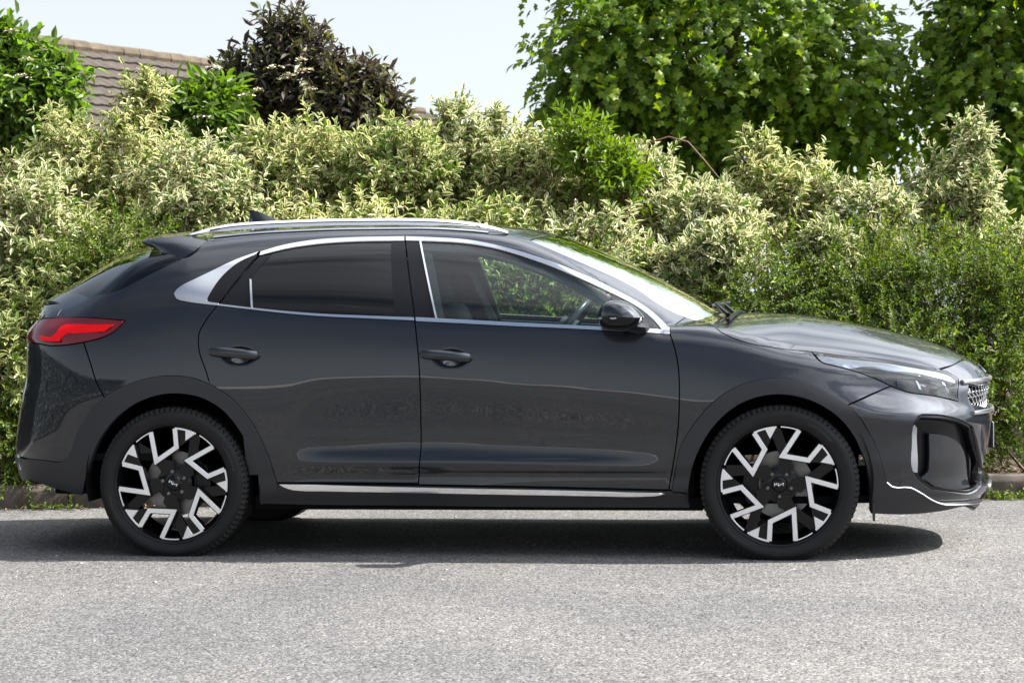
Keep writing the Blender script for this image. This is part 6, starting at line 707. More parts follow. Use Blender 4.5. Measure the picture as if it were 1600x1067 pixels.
def seat(x, y, w):
    t = MB(); t.box(x-0.02, x+0.48, y-w/2, y+w/2, 0.42, 0.58)
    o = t.build('seat', SEATM, car, bevel=0.04, smooth=True)
    rt = Matrix.Translation((x+0.02, y, 0.5)) @ Matrix.Rotation(R_(-20), 4, 'Y')
    MB().box(-0.07, 0.06, -w/2, w/2, 0, 0.62, rt).build('seat_back', SEATM, o, bevel=0.04, smooth=True)
    for dy in ((0,) if w < 0.8 else (-0.42, 0.0, 0.42)):
        MB().box(-0.055, 0.035, dy-0.13, dy+0.13, 0.65, 0.81, rt).build('head_rest', SEATM, o, bevel=0.03, smooth=True)
seat(-0.12, -0.37, 0.50); seat(-0.12, 0.37, 0.50); seat(-0.98, 0, 1.2)
sw = MB(); cen = Vector((0.365, -0.37, 0.967)); ax = Vector((-0.80, 0, 0.60)).normalized(); e2 = ax.cross(Vector((0, 1, 0))).normalized()
ring = [cen+(Vector((0, 1, 0))*math.cos(q)+e2*math.sin(q))*0.175 for q in np.linspace(0, 2*math.pi, 41)]
sw.tube(ring, 0.016, n=10, cap=False); stw = sw.build('steering_wheel', pmat('wheel_leather', (0.07, 0.075, 0.078), 0.3), car, smooth=True)
hb = MB(); hb.tube([cen-ax*0.02, cen+ax*0.05], [0.07, 0.05], n=16); hb.tube([cen, cen+ax*-0.3], 0.03, n=8); hb.tube([cen+Vector((0, -0.165, 0)), cen+Vector((0, 0.165, 0))], 0.016, n=8); hb.build('steering_hub', TRIM_IN, stw, smooth=True)
def ipanel(name, pts, off, m, whole=False):
    P = to2('C', np.array(pts, float)); P = np.concatenate([np.linspace(P[i], P[(i+1) % len(P)], max(2, int(np.linalg.norm(P[(i+1) % len(P)]-P[i])/0.05)+1))[:-1] for i in range(len(P))])
    return panel(name, None, m, P=P, kind='C', both=True, off=off, flange=0.02, inset=0.0, res=0.05)
def onf(x, z): return (x, -float(flank(np.array([x]), np.array([z]))[0]), z)
ipanel('door_card', [onf(-1.0, 0.35), onf(0.85, 0.35), onf(0.85, 0.955), onf(0.56, 0.985), onf(0.2, 1.004), onf(-0.23, 1.028), onf(-0.78, 1.06), onf(-1.05, 1.085)], -0.05, TRIM_IN)
ipanel('pillar_lining', [onf(-0.30, 1.40), onf(-0.21, 1.40), onf(-0.11, 1.02), onf(-0.30, 1.02)], -0.04, TRIM_IN)
ipanel('belt_strap', [onf(-0.245, 1.28), onf(-0.215, 1.28), onf(-0.125, 1.03), onf(-0.165, 1.03)], -0.075, TRIM_LT)
ipanel('windscreen_pillar_lining', [onf(0.0, 1.40), onf(0.2, 1.345), onf(0.45, 1.245), onf(0.66, 1.14), onf(0.80, 1.03), onf(0.80, 0.98), onf(0.66, 1.06), onf(0.55, 1.125), onf(0.4, 1.205), onf(0.2, 1.29), onf(0.0, 1.345)], -0.028, TRIM_IN)
ipanel('cabin_side_lining', [onf(-1.35, 1.20), onf(-1.2, 1.27), onf(-0.96, 1.36), onf(-0.6, 1.41), onf(-0.3, 1.41), onf(0.0, 1.395), onf(0.0, 1.345), onf(-0.3, 1.362), onf(-0.6, 1.36), onf(-0.85, 1.32), onf(-0.95, 1.26), onf(-1.05, 1.08), onf(-1.33, 1.1)], -0.028, TRIM_IN)
hp = [(-1.32, -0.02, 1.42), (-1.30, -0.5, 1.4)]+[onf(x, z) for x, z in ((-1.1, 1.34), (-0.9, 1.37), (-0.6, 1.40), (-0.3, 1.40), (0.0, 1.385), (0.2, 1.335))]+[(0.24, -0.45, 1.37), (0.32, -0.02, 1.38)]
P = to2('C', np.array(hp)); P = np.concatenate([np.linspace(P[i], P[i+1], 8)[:-1] for i in range(len(P)-1)]+[P[-1:]])
panel('headlining', None, TRIM_IN, P=full('C', P), kind='C', both=False, off=-0.03, flange=0.0, inset=0.0, res=0.06)

# --- wheels
RR = 0.2486
TREAD = pmat('dusty_tread', (0.032, 0.031, 0.030), 0.8, spec=0.2)
def unit(k, ang):
    c, s_ = math.cos(ang), math.sin(ang)
    return lambda P: [((x*c-z*s_)*RR, (x*s_+z*c)*RR) for x, z in P]
def stroke(P, w):
    P = [Vector(p) for p in P]; L = []; Rr = []
    for i, p in enumerate(P):
        if i == 0: d = (P[1]-P[0]).normalized(); n = Vector((-d.y, d.x)); k = 1
        elif i == len(P)-1: d = (P[-1]-P[-2]).normalized(); n = Vector((-d.y, d.x)); k = 1
        else:
            a = (P[i]-P[i-1]).normalized(); b = (P[i+1]-P[i]).normalized(); na = Vector((-a.y, a.x)); nb = Vector((-b.y, b.x))
            n = (na+nb).normalized(); k = 1/max(0.45, n.dot(na))
        L.append(p+n*w/2*k); Rr.append(p-n*w/2*k)
    return [tuple(v) for v in L], [tuple(v) for v in Rr]
def arc(a0, a1, r0, r1, n=10):
    return [(r1*math.cos(a), r1*math.sin(a)) for a in np.linspace(a0, a1, n)]+[(r0*math.cos(a), r0*math.sin(a)) for a in np.linspace(a1, a0, n)]
def chamfer_prism(mb, poly, y0, y1, c=0.0012):
    """polygon plate with a small chamfer on its outer (y0) face"""
    P = np.array(poly, float)
    if area2(P) < 0: P = P[::-1]
    I = inset_poly(P, c); n = len(P)
    V = [(x, y0, z) for x, z in I]+[(x, y0+c, z) for x, z in P]+[(x, y1, z) for x, z in P]
    F = [tuple(range(n))]+[(i, (i+1) % n, (i+1) % n+n, i+n) for i in range(n)]+[(i+n, (i+1) % n+n, (i+1) % n+2*n, i+2*n) for i in range(n)]
    mb.add(V, F)
A_, B_, C_, D_ = (-0.178, -0.962), (-0.158, -0.630), (0.243, -0.432), (0.268, -0.955)
def wheel(name):
    w = empty(name)
    # tyre: sidewall bulge towards -y (outer face), tread blocks round the shoulder
    t = MB()
    prof = [(0.250, 0.018), (0.256, 0.006), (0.268, 0.002), (0.285, -0.004), (0.300, -0.006), (0.312, -0.002), (0.322, 0.008), (0.3275, 0.020)]
    tread = []
    for y0, y1 in ((0.022, 0.058), (0.066, 0.106), (0.114, 0.150), (0.158, 0.196)):
        tread += [(0.326, y0-0.004), (0.334, y0), (0.3355, (y0+y1)/2), (0.334, y1), (0.326, y1+0.004)]
    t.lathe(prof+tread+[(0.326, 0.202), (0.31, 0.222), (0.285, 0.226), (0.25, 0.21)], 96)
    ty = t.build('tyre', RUBBER, w, smooth=True)
    tb = MB()
    for i in range(84):
        q = 2*math.pi*(i+0.1)/84; q2 = 2*math.pi*(i+0.62)/84
        def pt(r, y, a): return (r*math.cos(a), y, r*math.sin(a))
        V = []
        for (r, y) in ((0.318, 0.003), (0.330, 0.014), (0.3375, 0.030), (0.3378, 0.058)):
            V += [pt(r, y, q+0.12*(y)), pt(r, y, q2+0.12*y)]
        V += [pt(0.322, 0.058, q), pt(0.322, 0.058, q2), pt(0.31, 0.012, q), pt(0.31, 0.012, q2)]
        tb.add(V, [(0, 1, 3, 2), (2, 3, 5, 4), (4, 5, 7, 6), (6, 7, 9, 8), (0, 2, 4, 6, 8, 10), (1, 11, 9, 7, 5, 3)])
    o = tb.build('tread', TREAD, ty); o['kind'] = 'stuff'
    # raised ring and the maker's lettering on the sidewall
    MB().lathe([(0.2605, 0.004), (0.262, 0.0005), (0.2635, 0.003)], 96).build('sidewall_ring', RUBBER, ty, smooth=True)
    MB().lathe([(0.2525, 0.012), (RR+0.002, 0.010), (RR+0.0005, 0.012), (RR-0.004, 0.018), (0.240, 0.03), (0.228, 0.07), (0.218, 0.12), (0.225, 0.19), (0.245, 0.205)], 96).build('rim', GLOSSBLK, w, smooth=True)
    hub = MB(); hub.lathe([(0.0001, 0.028), (0.030, 0.029), (0.034, 0.033), (0.066, 0.034), (0.078, 0.040), (0.082, 0.07), (0.0001, 0.075)], 48)
    hub.build('hub', GLOSSBLK, w, smooth=True)
    for k in range(5):
        T = unit(k, -2*math.pi*k/5)
        sp = MB()
        def depth(pts, y0, y1): sp.prism(T(pts), y0, y1)
        L, Rr = stroke([A_, B_, C_, D_], 0.110)
        # body of the spoke behind the bright face: three bars and the arm to the hub
        for i in range(3): depth([L[i], L[i+1], Rr[i+1], Rr[i]], 0.0165, 0.050)
        depth([(-0.05, -0.20), (0.16, -0.17), (0.285, -0.39), (0.21, -0.50), (-0.02, -0.395)], 0.030, 0.056)
        depth([(-0.575, -0.80), (-0.34, -0.70), (-0.185, -0.615), (-0.130, -0.97), (-0.36, -0.93)], 0.0225, 0.05)
        depth([(0.22, -0.43), (0.285, -0.40), (0.62, -0.62), (0.64, -0.74), (0.55, -0.80), (0.30, -0.62)], 0.045, 0.062)
        s_ = sp.build('spoke', GLOSSBLK, w, bevel=0)
        fc = MB()
        L, Rr = stroke([A_, B_, C_, D_], 0.082)
        for i in range(3): chamfer_prism(fc, T([L[i], L[i+1], Rr[i+1], Rr[i]]), 0.0130+0.0004*(i == 1), 0.0165, 0.0006)
        chamfer_prism(fc, T([(-0.553, -0.822), (-0.335, -0.718), (-0.368, -0.918), (-0.46, -0.877)]), 0.013, 0.0225, 0.001)
        a0 = math.atan2(D_[1], D_[0]); a1 = math.atan2(-0.829, 0.562)
        chamfer_prism(fc, T(arc(a0, a1, 0.976, 0.997)), 0.0128, 0.017, 0.0004)
        a2 = math.atan2(-0.829, -0.553); a3 = math.atan2(A_[1], A_[0])
        chamfer_prism(fc, T(arc(a2, a3, 0.965, 0.997)), 0.0128, 0.017, 0.0004)
        fc.build('spoke_face', MACH, s_)
    for k in range(5):
        q = math.pi/2+2*math.pi*k/5+math.pi/5; x, z = 0.052*math.cos(q), 0.052*math.sin(q)
        nt_ = MB(); nt_.lathe([(0.0001, 0.020), (0.006, 0.0205), (0.0095, 0.024), (0.0095, 0.036)], 6); o = nt_.build('wheel_nut', NUT, w); o.location = (x, 0.003, z)
        wl_ = MB(); wl_.lathe([(0.0155, 0.0335), (0.0165, 0.0325), (0.0175, 0.034)], 20); o2 = wl_.build('nut_seat', GLOSSBLK, w, smooth=True); o2.location = (x, 0, z)
    cp = MB(); cp.lathe([(0.0001, 0.0235), (0.024, 0.0245), (0.029, 0.028), (0.0295, 0.034)], 40); cap = cp.build('centre_cap', GLOSSBLK, w, smooth=True)
    # three joined letters across the cap
    em = MB()
    for poly in ([(-0.0205, 0.0065), (-0.0205, -0.0055)], [(-0.0195, -0.001), (-0.009, 0.0065)], [(-0.0135, 0.002), (-0.0025, -0.0055), (-0.0025, 0.0065)], [(-0.0025, -0.0050), (0.0165, 0.0060), (0.0165, -0.0055)]):
        L, Rr = stroke(poly, 0.0026)
        for i in range(len(poly)-1): em.prism([L[i], L[i+1], Rr[i+1], Rr[i]], 0.0222, 0.0250)
    em.build('cap_emblem', pmat('emblem_white', (0.8, 0.8, 0.8), 0.3) if 'emblem_white' not in bpy.data.materials else bpy.data.materials['emblem_white'], cap)
    return w
def brake(x, s):
    d = MB(); d.lathe([(0.05, 0.085), (0.07, 0.080), (0.142, 0.080), (0.142, 0.100), (0.07, 0.100)], 56, closed=True)
    o = d.build('brake_disc', BRAKE, car, smooth=True); o.location = (x, -0.892*s, 0.316)
    if s < 0: o.rotation_euler = (0, 0, math.pi)
    c = MB(); c.prism([(0.09*math.cos(a), 0.09*math.sin(a)) for a in np.linspace(-0.6, 0.6, 8)]+[(0.158*math.cos(a), 0.158*math.sin(a)) for a in np.linspace(0.6, -0.6, 8)], 0.066, 0.13)
    cc = c.build('brake_caliper', SATINBLK, o, bevel=0.004)
    if x > 0: cc.rotation_euler = (0, math.pi, 0)
def letters(txt, m, parent, r, a_mid, size, y):
    cu = bpy.data.curves.new('lettering', 'FONT'); cu.body = txt; cu.size = size; cu.align_x = 'CENTER'; cu.extrude = 0.0006
    ob = bpy.data.objects.new('lettering', cu); COL.objects.link(ob)
    dg = bpy.context.evaluated_depsgraph_get(); me = bpy.data.meshes.new_from_object(ob.evaluated_get(dg)); bpy.data.objects.remove(ob)
    for v in me.vertices:
        a = a_mid-v.co.x/r; rr = r+v.co.y; v.co = (rr*math.cos(a), y-v.co.z, rr*math.sin(a))
    me.name = 'sidewall_lettering'; return link('sidewall_lettering', me, m, parent)
NUT = pmat('nut_steel', (0.16, 0.16, 0.17), 0.3, metal=0.8)
LETT = pmat('raised_rubber', (0.030, 0.030, 0.032), 0.5)
proto = None
for x, s, rot in ((1.325, 1, 0.0), (-1.325, 1, -28.4), (1.325, -1, 15.0), (-1.325, -1, 40.0)):
    if proto is None: w = proto = wheel('wheel')
    else:
        w = proto.copy(); COL.objects.link(w)
        def cp(src, dst):
            for ch in [c for c in bpy.data.objects if c.parent == src]:
                n = ch.copy(); COL.objects.link(n); n.parent = dst; cp(ch, n)
        cp(proto, w)
    w.parent = car; w.location = (x, -0.892*s, 0.3195)
    w.rotation_euler = (0, R_(-rot), 0 if s > 0 else math.pi)
    if x > 0 and s > 0:
        w.rotation_euler = (0, 0, 0)
    brake(x, s)
for o in list(bpy.data.objects):
    if o.name.startswith('tyre') and o.parent is not None and o.parent.location.y < 0:
        letters('Continental', LETT, o, 0.283, R_(52), 0.026, -0.0045); letters('Continental', LETT, o, 0.283, R_(232), 0.026, -0.0045)

# --- wheel housings and under parts
for x in (1.325, -1.325):
    for s in (1, -1):
        wl_ = MB(); n = 36; V = []; F = []
        for i in range(n+1):
            a = R_(-14)+i/n*R_(208); r = 0.395
            V += [(x+r*math.cos(a), -0.885*s, 0.335+r*math.sin(a)), (x+r*math.cos(a), -0.50*s, 0.335+r*math.sin(a))]
        for i in range(n): F.append((2*i, 2*i+1, 2*i+3, 2*i+2))
        top = [(x+0.40*math.cos(a), 0.335+0.40*math.sin(a)) for a in np.linspace(R_(12), R_(168), 24)]
        o = wl_.add(V, F); o.prism(top, -0.50*s, -0.49*s); o.build('wheel_housing', DARK, car, recalc=False)
ax = MB(); ax.tube([(1.325, -0.8, 0.31), (1.325, 0.8, 0.31)], 0.035); ax.tube([(-1.325, -0.8, 0.31), (-1.325, 0.8, 0.31)], 0.045); ax.box(-1.45, -1.15, -0.45, 0.45, 0.22, 0.30)
ax.build('axle', DARK, car)
MB().box(1.715, 1.725, -0.86, -0.62, 0.165, 0.24).build('mud_flap', CLAD, car); MB().box(1.715, 1.725, 0.62, 0.86, 0.165, 0.24).build('mud_flap', CLAD, car)
ex = MB(); ex.tube([(-2.118, -0.62, 0.43), (-2.10, -0.64, 0.36)], 0.014); ex.build('exhaust_trim', CHROME, car, smooth=True)
ex = MB(); ex.tube([(-2.155, 0.62, 0.42), (-2.135, 0.64, 0.36)], 0.014); ex.build('exhaust_trim', CHROME, car, smooth=True)

for k, sgn in (('F', 1), ('R', -1)):      # under trays closing the ends from below
    a = np.linspace(-1.35, 1.35, 40); hz = 0.245 if k == 'F' else 0.43; a = a if k == 'F' else a*0.8; p, n_ = surf(k, np.stack([a, np.full(40, hz)], 1), -0.035)
    V = [(x, y, hz-0.01) for x, y, z in p]+[(x, y, hz+0.02) for x, y, z in p]; q = MB().add(V, [tuple(range(40)), tuple(range(79, 39, -1))]+[(i, (i+1) % 40, (i+1) % 40+40, i+40) for i in range(40)])
    q.build('under_tray', DARK, car)
# ---------------------------------------------------------------- surroundings
CAMP = np.array([CX, CY, CZ])
def sp(px, py, v):
    """place on the line of sight of a photo point, v metres into the scene"""
    return CAMP+v*(_f+_r*((px-800)/F_PX)-_u*((py-533.5)/F_PX))
E1 = Vector((_r[0], _r[1], 0)).normalized(); E2 = Vector((-E1.y, E1.x, 0))
O0 = Vector((CX, CY, 0))
def uv(u, v, z=0.0): return O0+E1*u+E2*v+Vector((0, 0, z))
rng = np.random.default_rng(7)

# --- ground
def asphalt():
    m, nt, p, out = nodes('worn_asphalt'); p.inputs['Roughness'].default_value = 0.85; p.inputs['Specular IOR Level'].default_value = 0.3
    N = nt.nodes.new; L = nt.links.new
    tc = N('ShaderNodeTexCoord')
    vo = N('ShaderNodeTexVoronoi'); vo.inputs['Scale'].default_value = 105; L(tc.outputs['Object'], vo.inputs['Vector'])
    n1 = N('ShaderNodeTexNoise'); n1.inputs['Scale'].default_value = 78; n1.inputs['Detail'].default_value = 5; n1.inputs['Roughness'].default_value = 0.7; L(tc.outputs['Object'], n1.inputs['Vector'])
    n2 = N('ShaderNodeTexNoise'); n2.inputs['Scale'].default_value = 0.7; n2.inputs['Detail'].default_value = 5; L(tc.outputs['Object'], n2.inputs['Vector'])
    n3 = N('ShaderNodeTexNoise'); n3.inputs['Scale'].default_value = 14; n3.inputs['Detail'].default_value = 4; L(tc.outputs['Object'], n3.inputs['Vector'])
    r1 = N('ShaderNodeValToRGB'); e = r1.color_ramp.elements; e[0].position = 0.0; e[0].color = (0.075, 0.075, 0.075, 1); e[1].position = 1.0; e[1].color = (0.335, 0.33, 0.322, 1)
    x = e.new(0.5); x.color = (0.175, 0.173, 0.170, 1); L(vo.outputs['Color'], r1.inputs[0])
    r2 = N('ShaderNodeValToRGB'); e = r2.color_ramp.elements; e[0].position = 0.40; e[0].color = (0.16, 0.16, 0.17, 1); e[1].position = 0.50; e[1].color = (1, 1, 1, 1); L(n1.outputs['Fac'], r2.inputs[0])
    r3 = N('ShaderNodeValToRGB'); e = r3.color_ramp.elements; e[0].position = 0.32; e[0].color = (0.74, 0.74, 0.76, 1); e[1].position = 0.68; e[1].color = (1.13, 1.10, 1.07, 1); L(n2.outputs['Fac'], r3.inputs[0])
    r4 = N('ShaderNodeValToRGB'); e = r4.color_ramp.elements; e[0].position = 0.3; e[0].color = (0.8, 0.8, 0.8, 1); e[1].position = 0.7; e[1].color = (1.12, 1.12, 1.12, 1); L(n3.outputs['Fac'], r4.inputs[0])
    def mul(a, b):
        k = N('ShaderNodeMix'); k.data_type = 'RGBA'; k.blend_type = 'MULTIPLY'; k.inputs[0].default_value = 1; L(a, k.inputs[6]); L(b, k.inputs[7]); return k.outputs[2]
    c = mul(mul(mul(r1.outputs[0], r2.outputs[0]), r3.outputs[0]), r4.outputs[0]); L(c, p.inputs['Base Color'])
    ad = N('ShaderNodeMath'); ad.operation = 'MULTIPLY_ADD'; ad.inputs[1].default_value = -0.6; L(vo.outputs['Distance'], ad.inputs[0]); L(n1.outputs['Fac'], ad.inputs[2])
    b = N('ShaderNodeBump'); b.inputs['Strength'].default_value = 0.9; b.inputs['Distance'].default_value = 0.008; L(ad.outputs[0], b.inputs['Height']); L(b.outputs[0], p.inputs['Normal'])
    return m
ASPH = asphalt()
g = mesh('road_surface', [uv(-200, -150), uv(200, -150), uv(200, 12.62), uv(-200, 12.62)], [(0, 1, 2, 3)], ASPH); tag(g, kind='structure')
SOIL = pmat('dry_soil', (0.085, 0.060, 0.040), 0.95, noise=0.5, scale=9, bump=0.8, bscale=40)
GRASSY = pmat('rough_grass_ground', (0.05, 0.075, 0.025), 0.95, noise=0.4, scale=3)
V = []; F = []
us = np.linspace(-9, 9, 60); vv = np.array([12.75, 12.95, 13.2, 13.6, 14.2, 15, 16.2, 17.5])
for j, v in enumerate(vv):
    for u in us:
        z = 0.085+0.16*max(0, v-12.8)*(1 if v < 15 else 0.8)+0.03*math.sin(u*5.1+v*3)*min(1, (v-12.7)*2)*0.6+rng.normal()*0.008
        V.append(uv(u, v, z))
n = len(us)
for j in range(len(vv)-1):
    for i in range(n-1): F.append((j*n+i, j*n+i+1, (j+1)*n+i+1, (j+1)*n+i))
tag(mesh('planting_bed', V, F, SOIL, smooth=True), kind='structure')
tag(mesh('far_ground', [uv(-200, 17.3, 0.35), uv(200, 17.3, 0.35), uv(200, 300, 0.35), uv(-200, 300, 0.35)], [(0, 1, 2, 3)], GRASSY), kind='structure')

# --- kerb of concrete stones
KERB = pmat('weathered_concrete', (0.092, 0.074, 0.06), 0.9, noise=0.55, scale=9, bump=0.5, bscale=90)
kerb = empty('kerb', uv(0, 12.62)); tag(kerb, kind='structure')
for i in range(-5, 5):
    q = MB(); L_ = 0.905; u0 = i*0.915+0.35
    dz = rng.normal()*0.004; dv = rng.normal()*0.005
    for a, b in ((0, 1),):
        sec = [(12.615+dv, -0.03), (12.622+dv, 0.095), (12.636+dv, 0.118+dz), (12.66+dv, 0.125+dz), (12.745+dv, 0.125+dz), (12.745+dv, -0.03)]
        P0 = [uv(u0, v, z) for v, z in sec]; P1 = [uv(u0+L_, v, z) for v, z in sec]; k = len(sec)
        q.add(P0+P1, [tuple(range(k)), tuple(range(2*k-1, k-1, -1))]+[(j, (j+1) % k, (j+1) % k+k, j+k) for j in range(k)])
    o = q.build('kerb_stone', KERB, None, bevel=0.006, smooth=True); o.parent = kerb; o.matrix_parent_inverse = Matrix.Translation(-kerb.location)

# --- loose chippings, dust and dead leaves
def scatter(name, P, S, m, flat=0.6, kind='stuff'):
    base = np.array([(1, 0, 0), (-.5, .87, 0), (-.5, -.87, 0), (0.1, 0.1, .8), (-0.1, 0, -.5)]); T = np.array([(0, 1, 3), (1, 2, 3), (2, 0, 3), (1, 0, 4), (2, 1, 4), (0, 2, 4)])
    k = len(P); a = rng.uniform(0, 6.28, k); ca, sa = np.cos(a), np.sin(a)
    Vx = base[None]*S[:, None, None]*rng.uniform(0.6, 1.3, (k, 5, 1)); X = Vx[..., 0]*ca[:, None]-Vx[..., 1]*sa[:, None]; Y = Vx[..., 0]*sa[:, None]+Vx[..., 1]*ca[:, None]
    W = np.stack([X, Y, Vx[..., 2]*flat], -1)+P[:, None, :]
    return raw_mesh(name, W.reshape(-1, 3), (T[None]+5*np.arange(k)[:, None, None]).reshape(-1, 3), m)
def raw_mesh(name, V, T, m, parent=None, attrs=None, smooth=False):
    me = bpy.data.meshes.new(name); V = np.asarray(V, np.float32); T = np.asarray(T, np.int32)
    me.vertices.add(len(V)); me.vertices.foreach_set('co', V.ravel())
    me.loops.add(T.size); me.loops.foreach_set('vertex_index', T.ravel())
    me.polygons.add(len(T)); me.polygons.foreach_set('loop_start', np.arange(0, T.size, T.shape[1], dtype=np.int32))
    if attrs:
        for k, a in attrs.items():
            at = me.attributes.new(k, 'FLOAT', 'POINT'); at.data.foreach_set('value', np.asarray(a, np.float32))
    me.update(calc_edges=True)
    me.polygons.foreach_set('use_smooth', [smooth]*len(T))
    return link(name, me, m, parent)
k = 9000; u = rng.uniform(-4.5, 4.5, k); v = 4.8+8*rng.power(1.3, k)
P = np.array([tuple(uv(a, b, 0.001)) for a, b in zip(u, v)])
STONE = pmat('loose_stone', (0.27, 0.26, 0.245), 0.9, noise=0.5, scale=3)
tag(scatter('loose_chippings', P, rng.uniform(0.002, 0.006, k)*(1+1.2*(rng.random(k) > 0.97)), STONE), kind='stuff')
DEAD = pmat('dead_leaf', (0.17, 0.11, 0.06), 0.85, noise=0.6, scale=3)

# --- foliage
def leaf_mat(name, green, edgec=None, rough=0.45, trans=0.35, var=0.35, alt=None, altfrac=0.0, spec=0.4):
    m, nt, p, out = nodes(name); N = nt.nodes.new; L = nt.links.new
    rn = N('ShaderNodeAttribute'); rn.attribute_name = 'rnd'
    cr = N('ShaderNodeValToRGB'); e = cr.color_ramp.elements
    e[0].position = 0; e[0].color = (*[c*(1-var) for c in green], 1); e[1].position = 1; e[1].color = (*[min(1, c*(1+var)) for c in green], 1)
    L(rn.outputs['Fac'], cr.inputs[0]); col = cr.outputs[0]
    if edgec:
        ed = N('ShaderNodeAttribute'); ed.attribute_name = 'edge'
        no = N('ShaderNodeTexNoise'); no.inputs['Scale'].default_value = 60; tc = N('ShaderNodeTexCoord'); L(tc.outputs['Object'], no.inputs['Vector'])
        ma = N('ShaderNodeMath'); ma.operation = 'MULTIPLY_ADD'; ma.inputs[1].default_value = 0.5; L(no.outputs['Fac'], ma.inputs[0]); L(ed.outputs['Fac'], ma.inputs[2])
        r2 = N('ShaderNodeValToRGB'); r2.color_ramp.elements[0].position = 0.55; r2.color_ramp.elements[1].position = 0.68; L(ma.outputs[0], r2.inputs[0])
        e2 = N('ShaderNodeValToRGB'); q = e2.color_ramp.elements; q[0].position = 0; q[0].color = (*[c*0.75 for c in edgec], 1); q[1].position = 1; q[1].color = (*edgec, 1); L(rn.outputs['Fac'], e2.inputs[0])
        mx = N('ShaderNodeMix'); mx.data_type = 'RGBA'; L(r2.outputs[0], mx.inputs[0]); L(col, mx.inputs[6]); L(e2.outputs[0], mx.inputs[7]); col = mx.outputs[2]
    if alt:
        gt = N('ShaderNodeMath'); gt.operation = 'GREATER_THAN'; gt.inputs[1].default_value = 1-altfrac; al = N('ShaderNodeAttribute'); al.attribute_name = 'alt'; L(al.outputs['Fac'], gt.inputs[0])
        mx = N('ShaderNodeMix'); mx.data_type = 'RGBA'; L(gt.outputs[0], mx.inputs[0]); L(col, mx.inputs[6]); mx.inputs[7].default_value = (*alt, 1); col = mx.outputs[2]
    L(col, p.inputs['Base Color']); p.inputs['Roughness'].default_value = rough; p.inputs['Specular IOR Level'].default_value = spec
    tr = N('ShaderNodeBsdfTranslucent'); hs = N('ShaderNodeHueSaturation'); hs.inputs['Saturation'].default_value = 1.15; hs.inputs['Value'].default_value = 1.5; L(col, hs.inputs['Color']); L(hs.outputs[0], tr.inputs[0])
    ms = N('ShaderNodeMixShader'); ms.inputs[0].default_value = trans; L(p.outputs[0], ms.inputs[1]); L(tr.outputs[0], ms.inputs[2]); L(ms.outputs[0], out.inputs[0])
    return m
def norm(a): return a/np.maximum(np.linalg.norm(a, axis=-1, keepdims=True), 1e-9)
LANCE = (np.array([(0, 0, 0), (0.42, -0.5, 0.10), (0.5, 0, -0.02), (0.42, 0.5, 0.10), (1.0, 0, -0.12)]), np.array([(0, 2, 1), (0, 3, 2), (1, 2, 4), (2, 3, 4)]), np.array([0.1, 1.0, 0.0, 1.0, 0.75]))
OVAL = (np.array([(0, 0, 0), (0.26, -0.40, 0.07), (0.62, -0.42, 0.05), (1.0, 0, -0.13), (0.62, 0.42, 0.05), (0.26, 0.40, 0.07), (0.28, 0, -0.02), (0.63, 0, -0.06)]),
        np.array([(0, 6, 1), (0, 5, 6), (1, 6, 7), (1, 7, 2), (5, 7, 6), (5, 4, 7), (2, 7, 3), (4, 3, 7)]), np.array([0.1, 1.0, 1.0, 0.8, 1.0, 1.0, 0.0, 0.0]))
_mp = [(0, 0), (0.10, -0.42), (0.38, -0.34), (0.52, -0.62), (0.66, -0.24), (1.0, 0.0), (0.66, 0.24), (0.52, 0.62), (0.38, 0.34), (0.10, 0.42)]
MAPLE = (np.array([(0.32, 0, 0.05)]+[(a, b, -0.10*abs(b)-0.12*a*a) for a, b in _mp]), np.array([(0, 1+i, 1+(i+1) % 10) for i in range(10)]), np.array([0.0]+[1.0]*10))
def leaves(name, P, D, U, Ln, Wd, m, parent, tpl=LANCE):
    base, T, ed = tpl; k = len(P)
    D = norm(D); S = norm(np.cross(D, U)); U2 = np.cross(S, D)
    W = P[:, None]+D[:, None]*(base[None, :, 0:1]*Ln[:, None, None])+S[:, None]*(base[None, :, 1:2]*Wd[:, None, None])+U2[:, None]*(base[None, :, 2:3]*Ln[:, None, None])
    nb = len(base); r = rng.random(k)
    o = raw_mesh(name, W.reshape(-1, 3), (T[None]+nb*np.arange(k)[:, None, None]).reshape(-1, 3), m, parent,
                 {'edge': np.tile(ed, k), 'rnd': np.repeat(r, nb), 'alt': np.repeat(rng.random(k), nb)})
    o['kind'] = 'stuff'; return o
CAMV = np.array([*(-E2)[:3]])
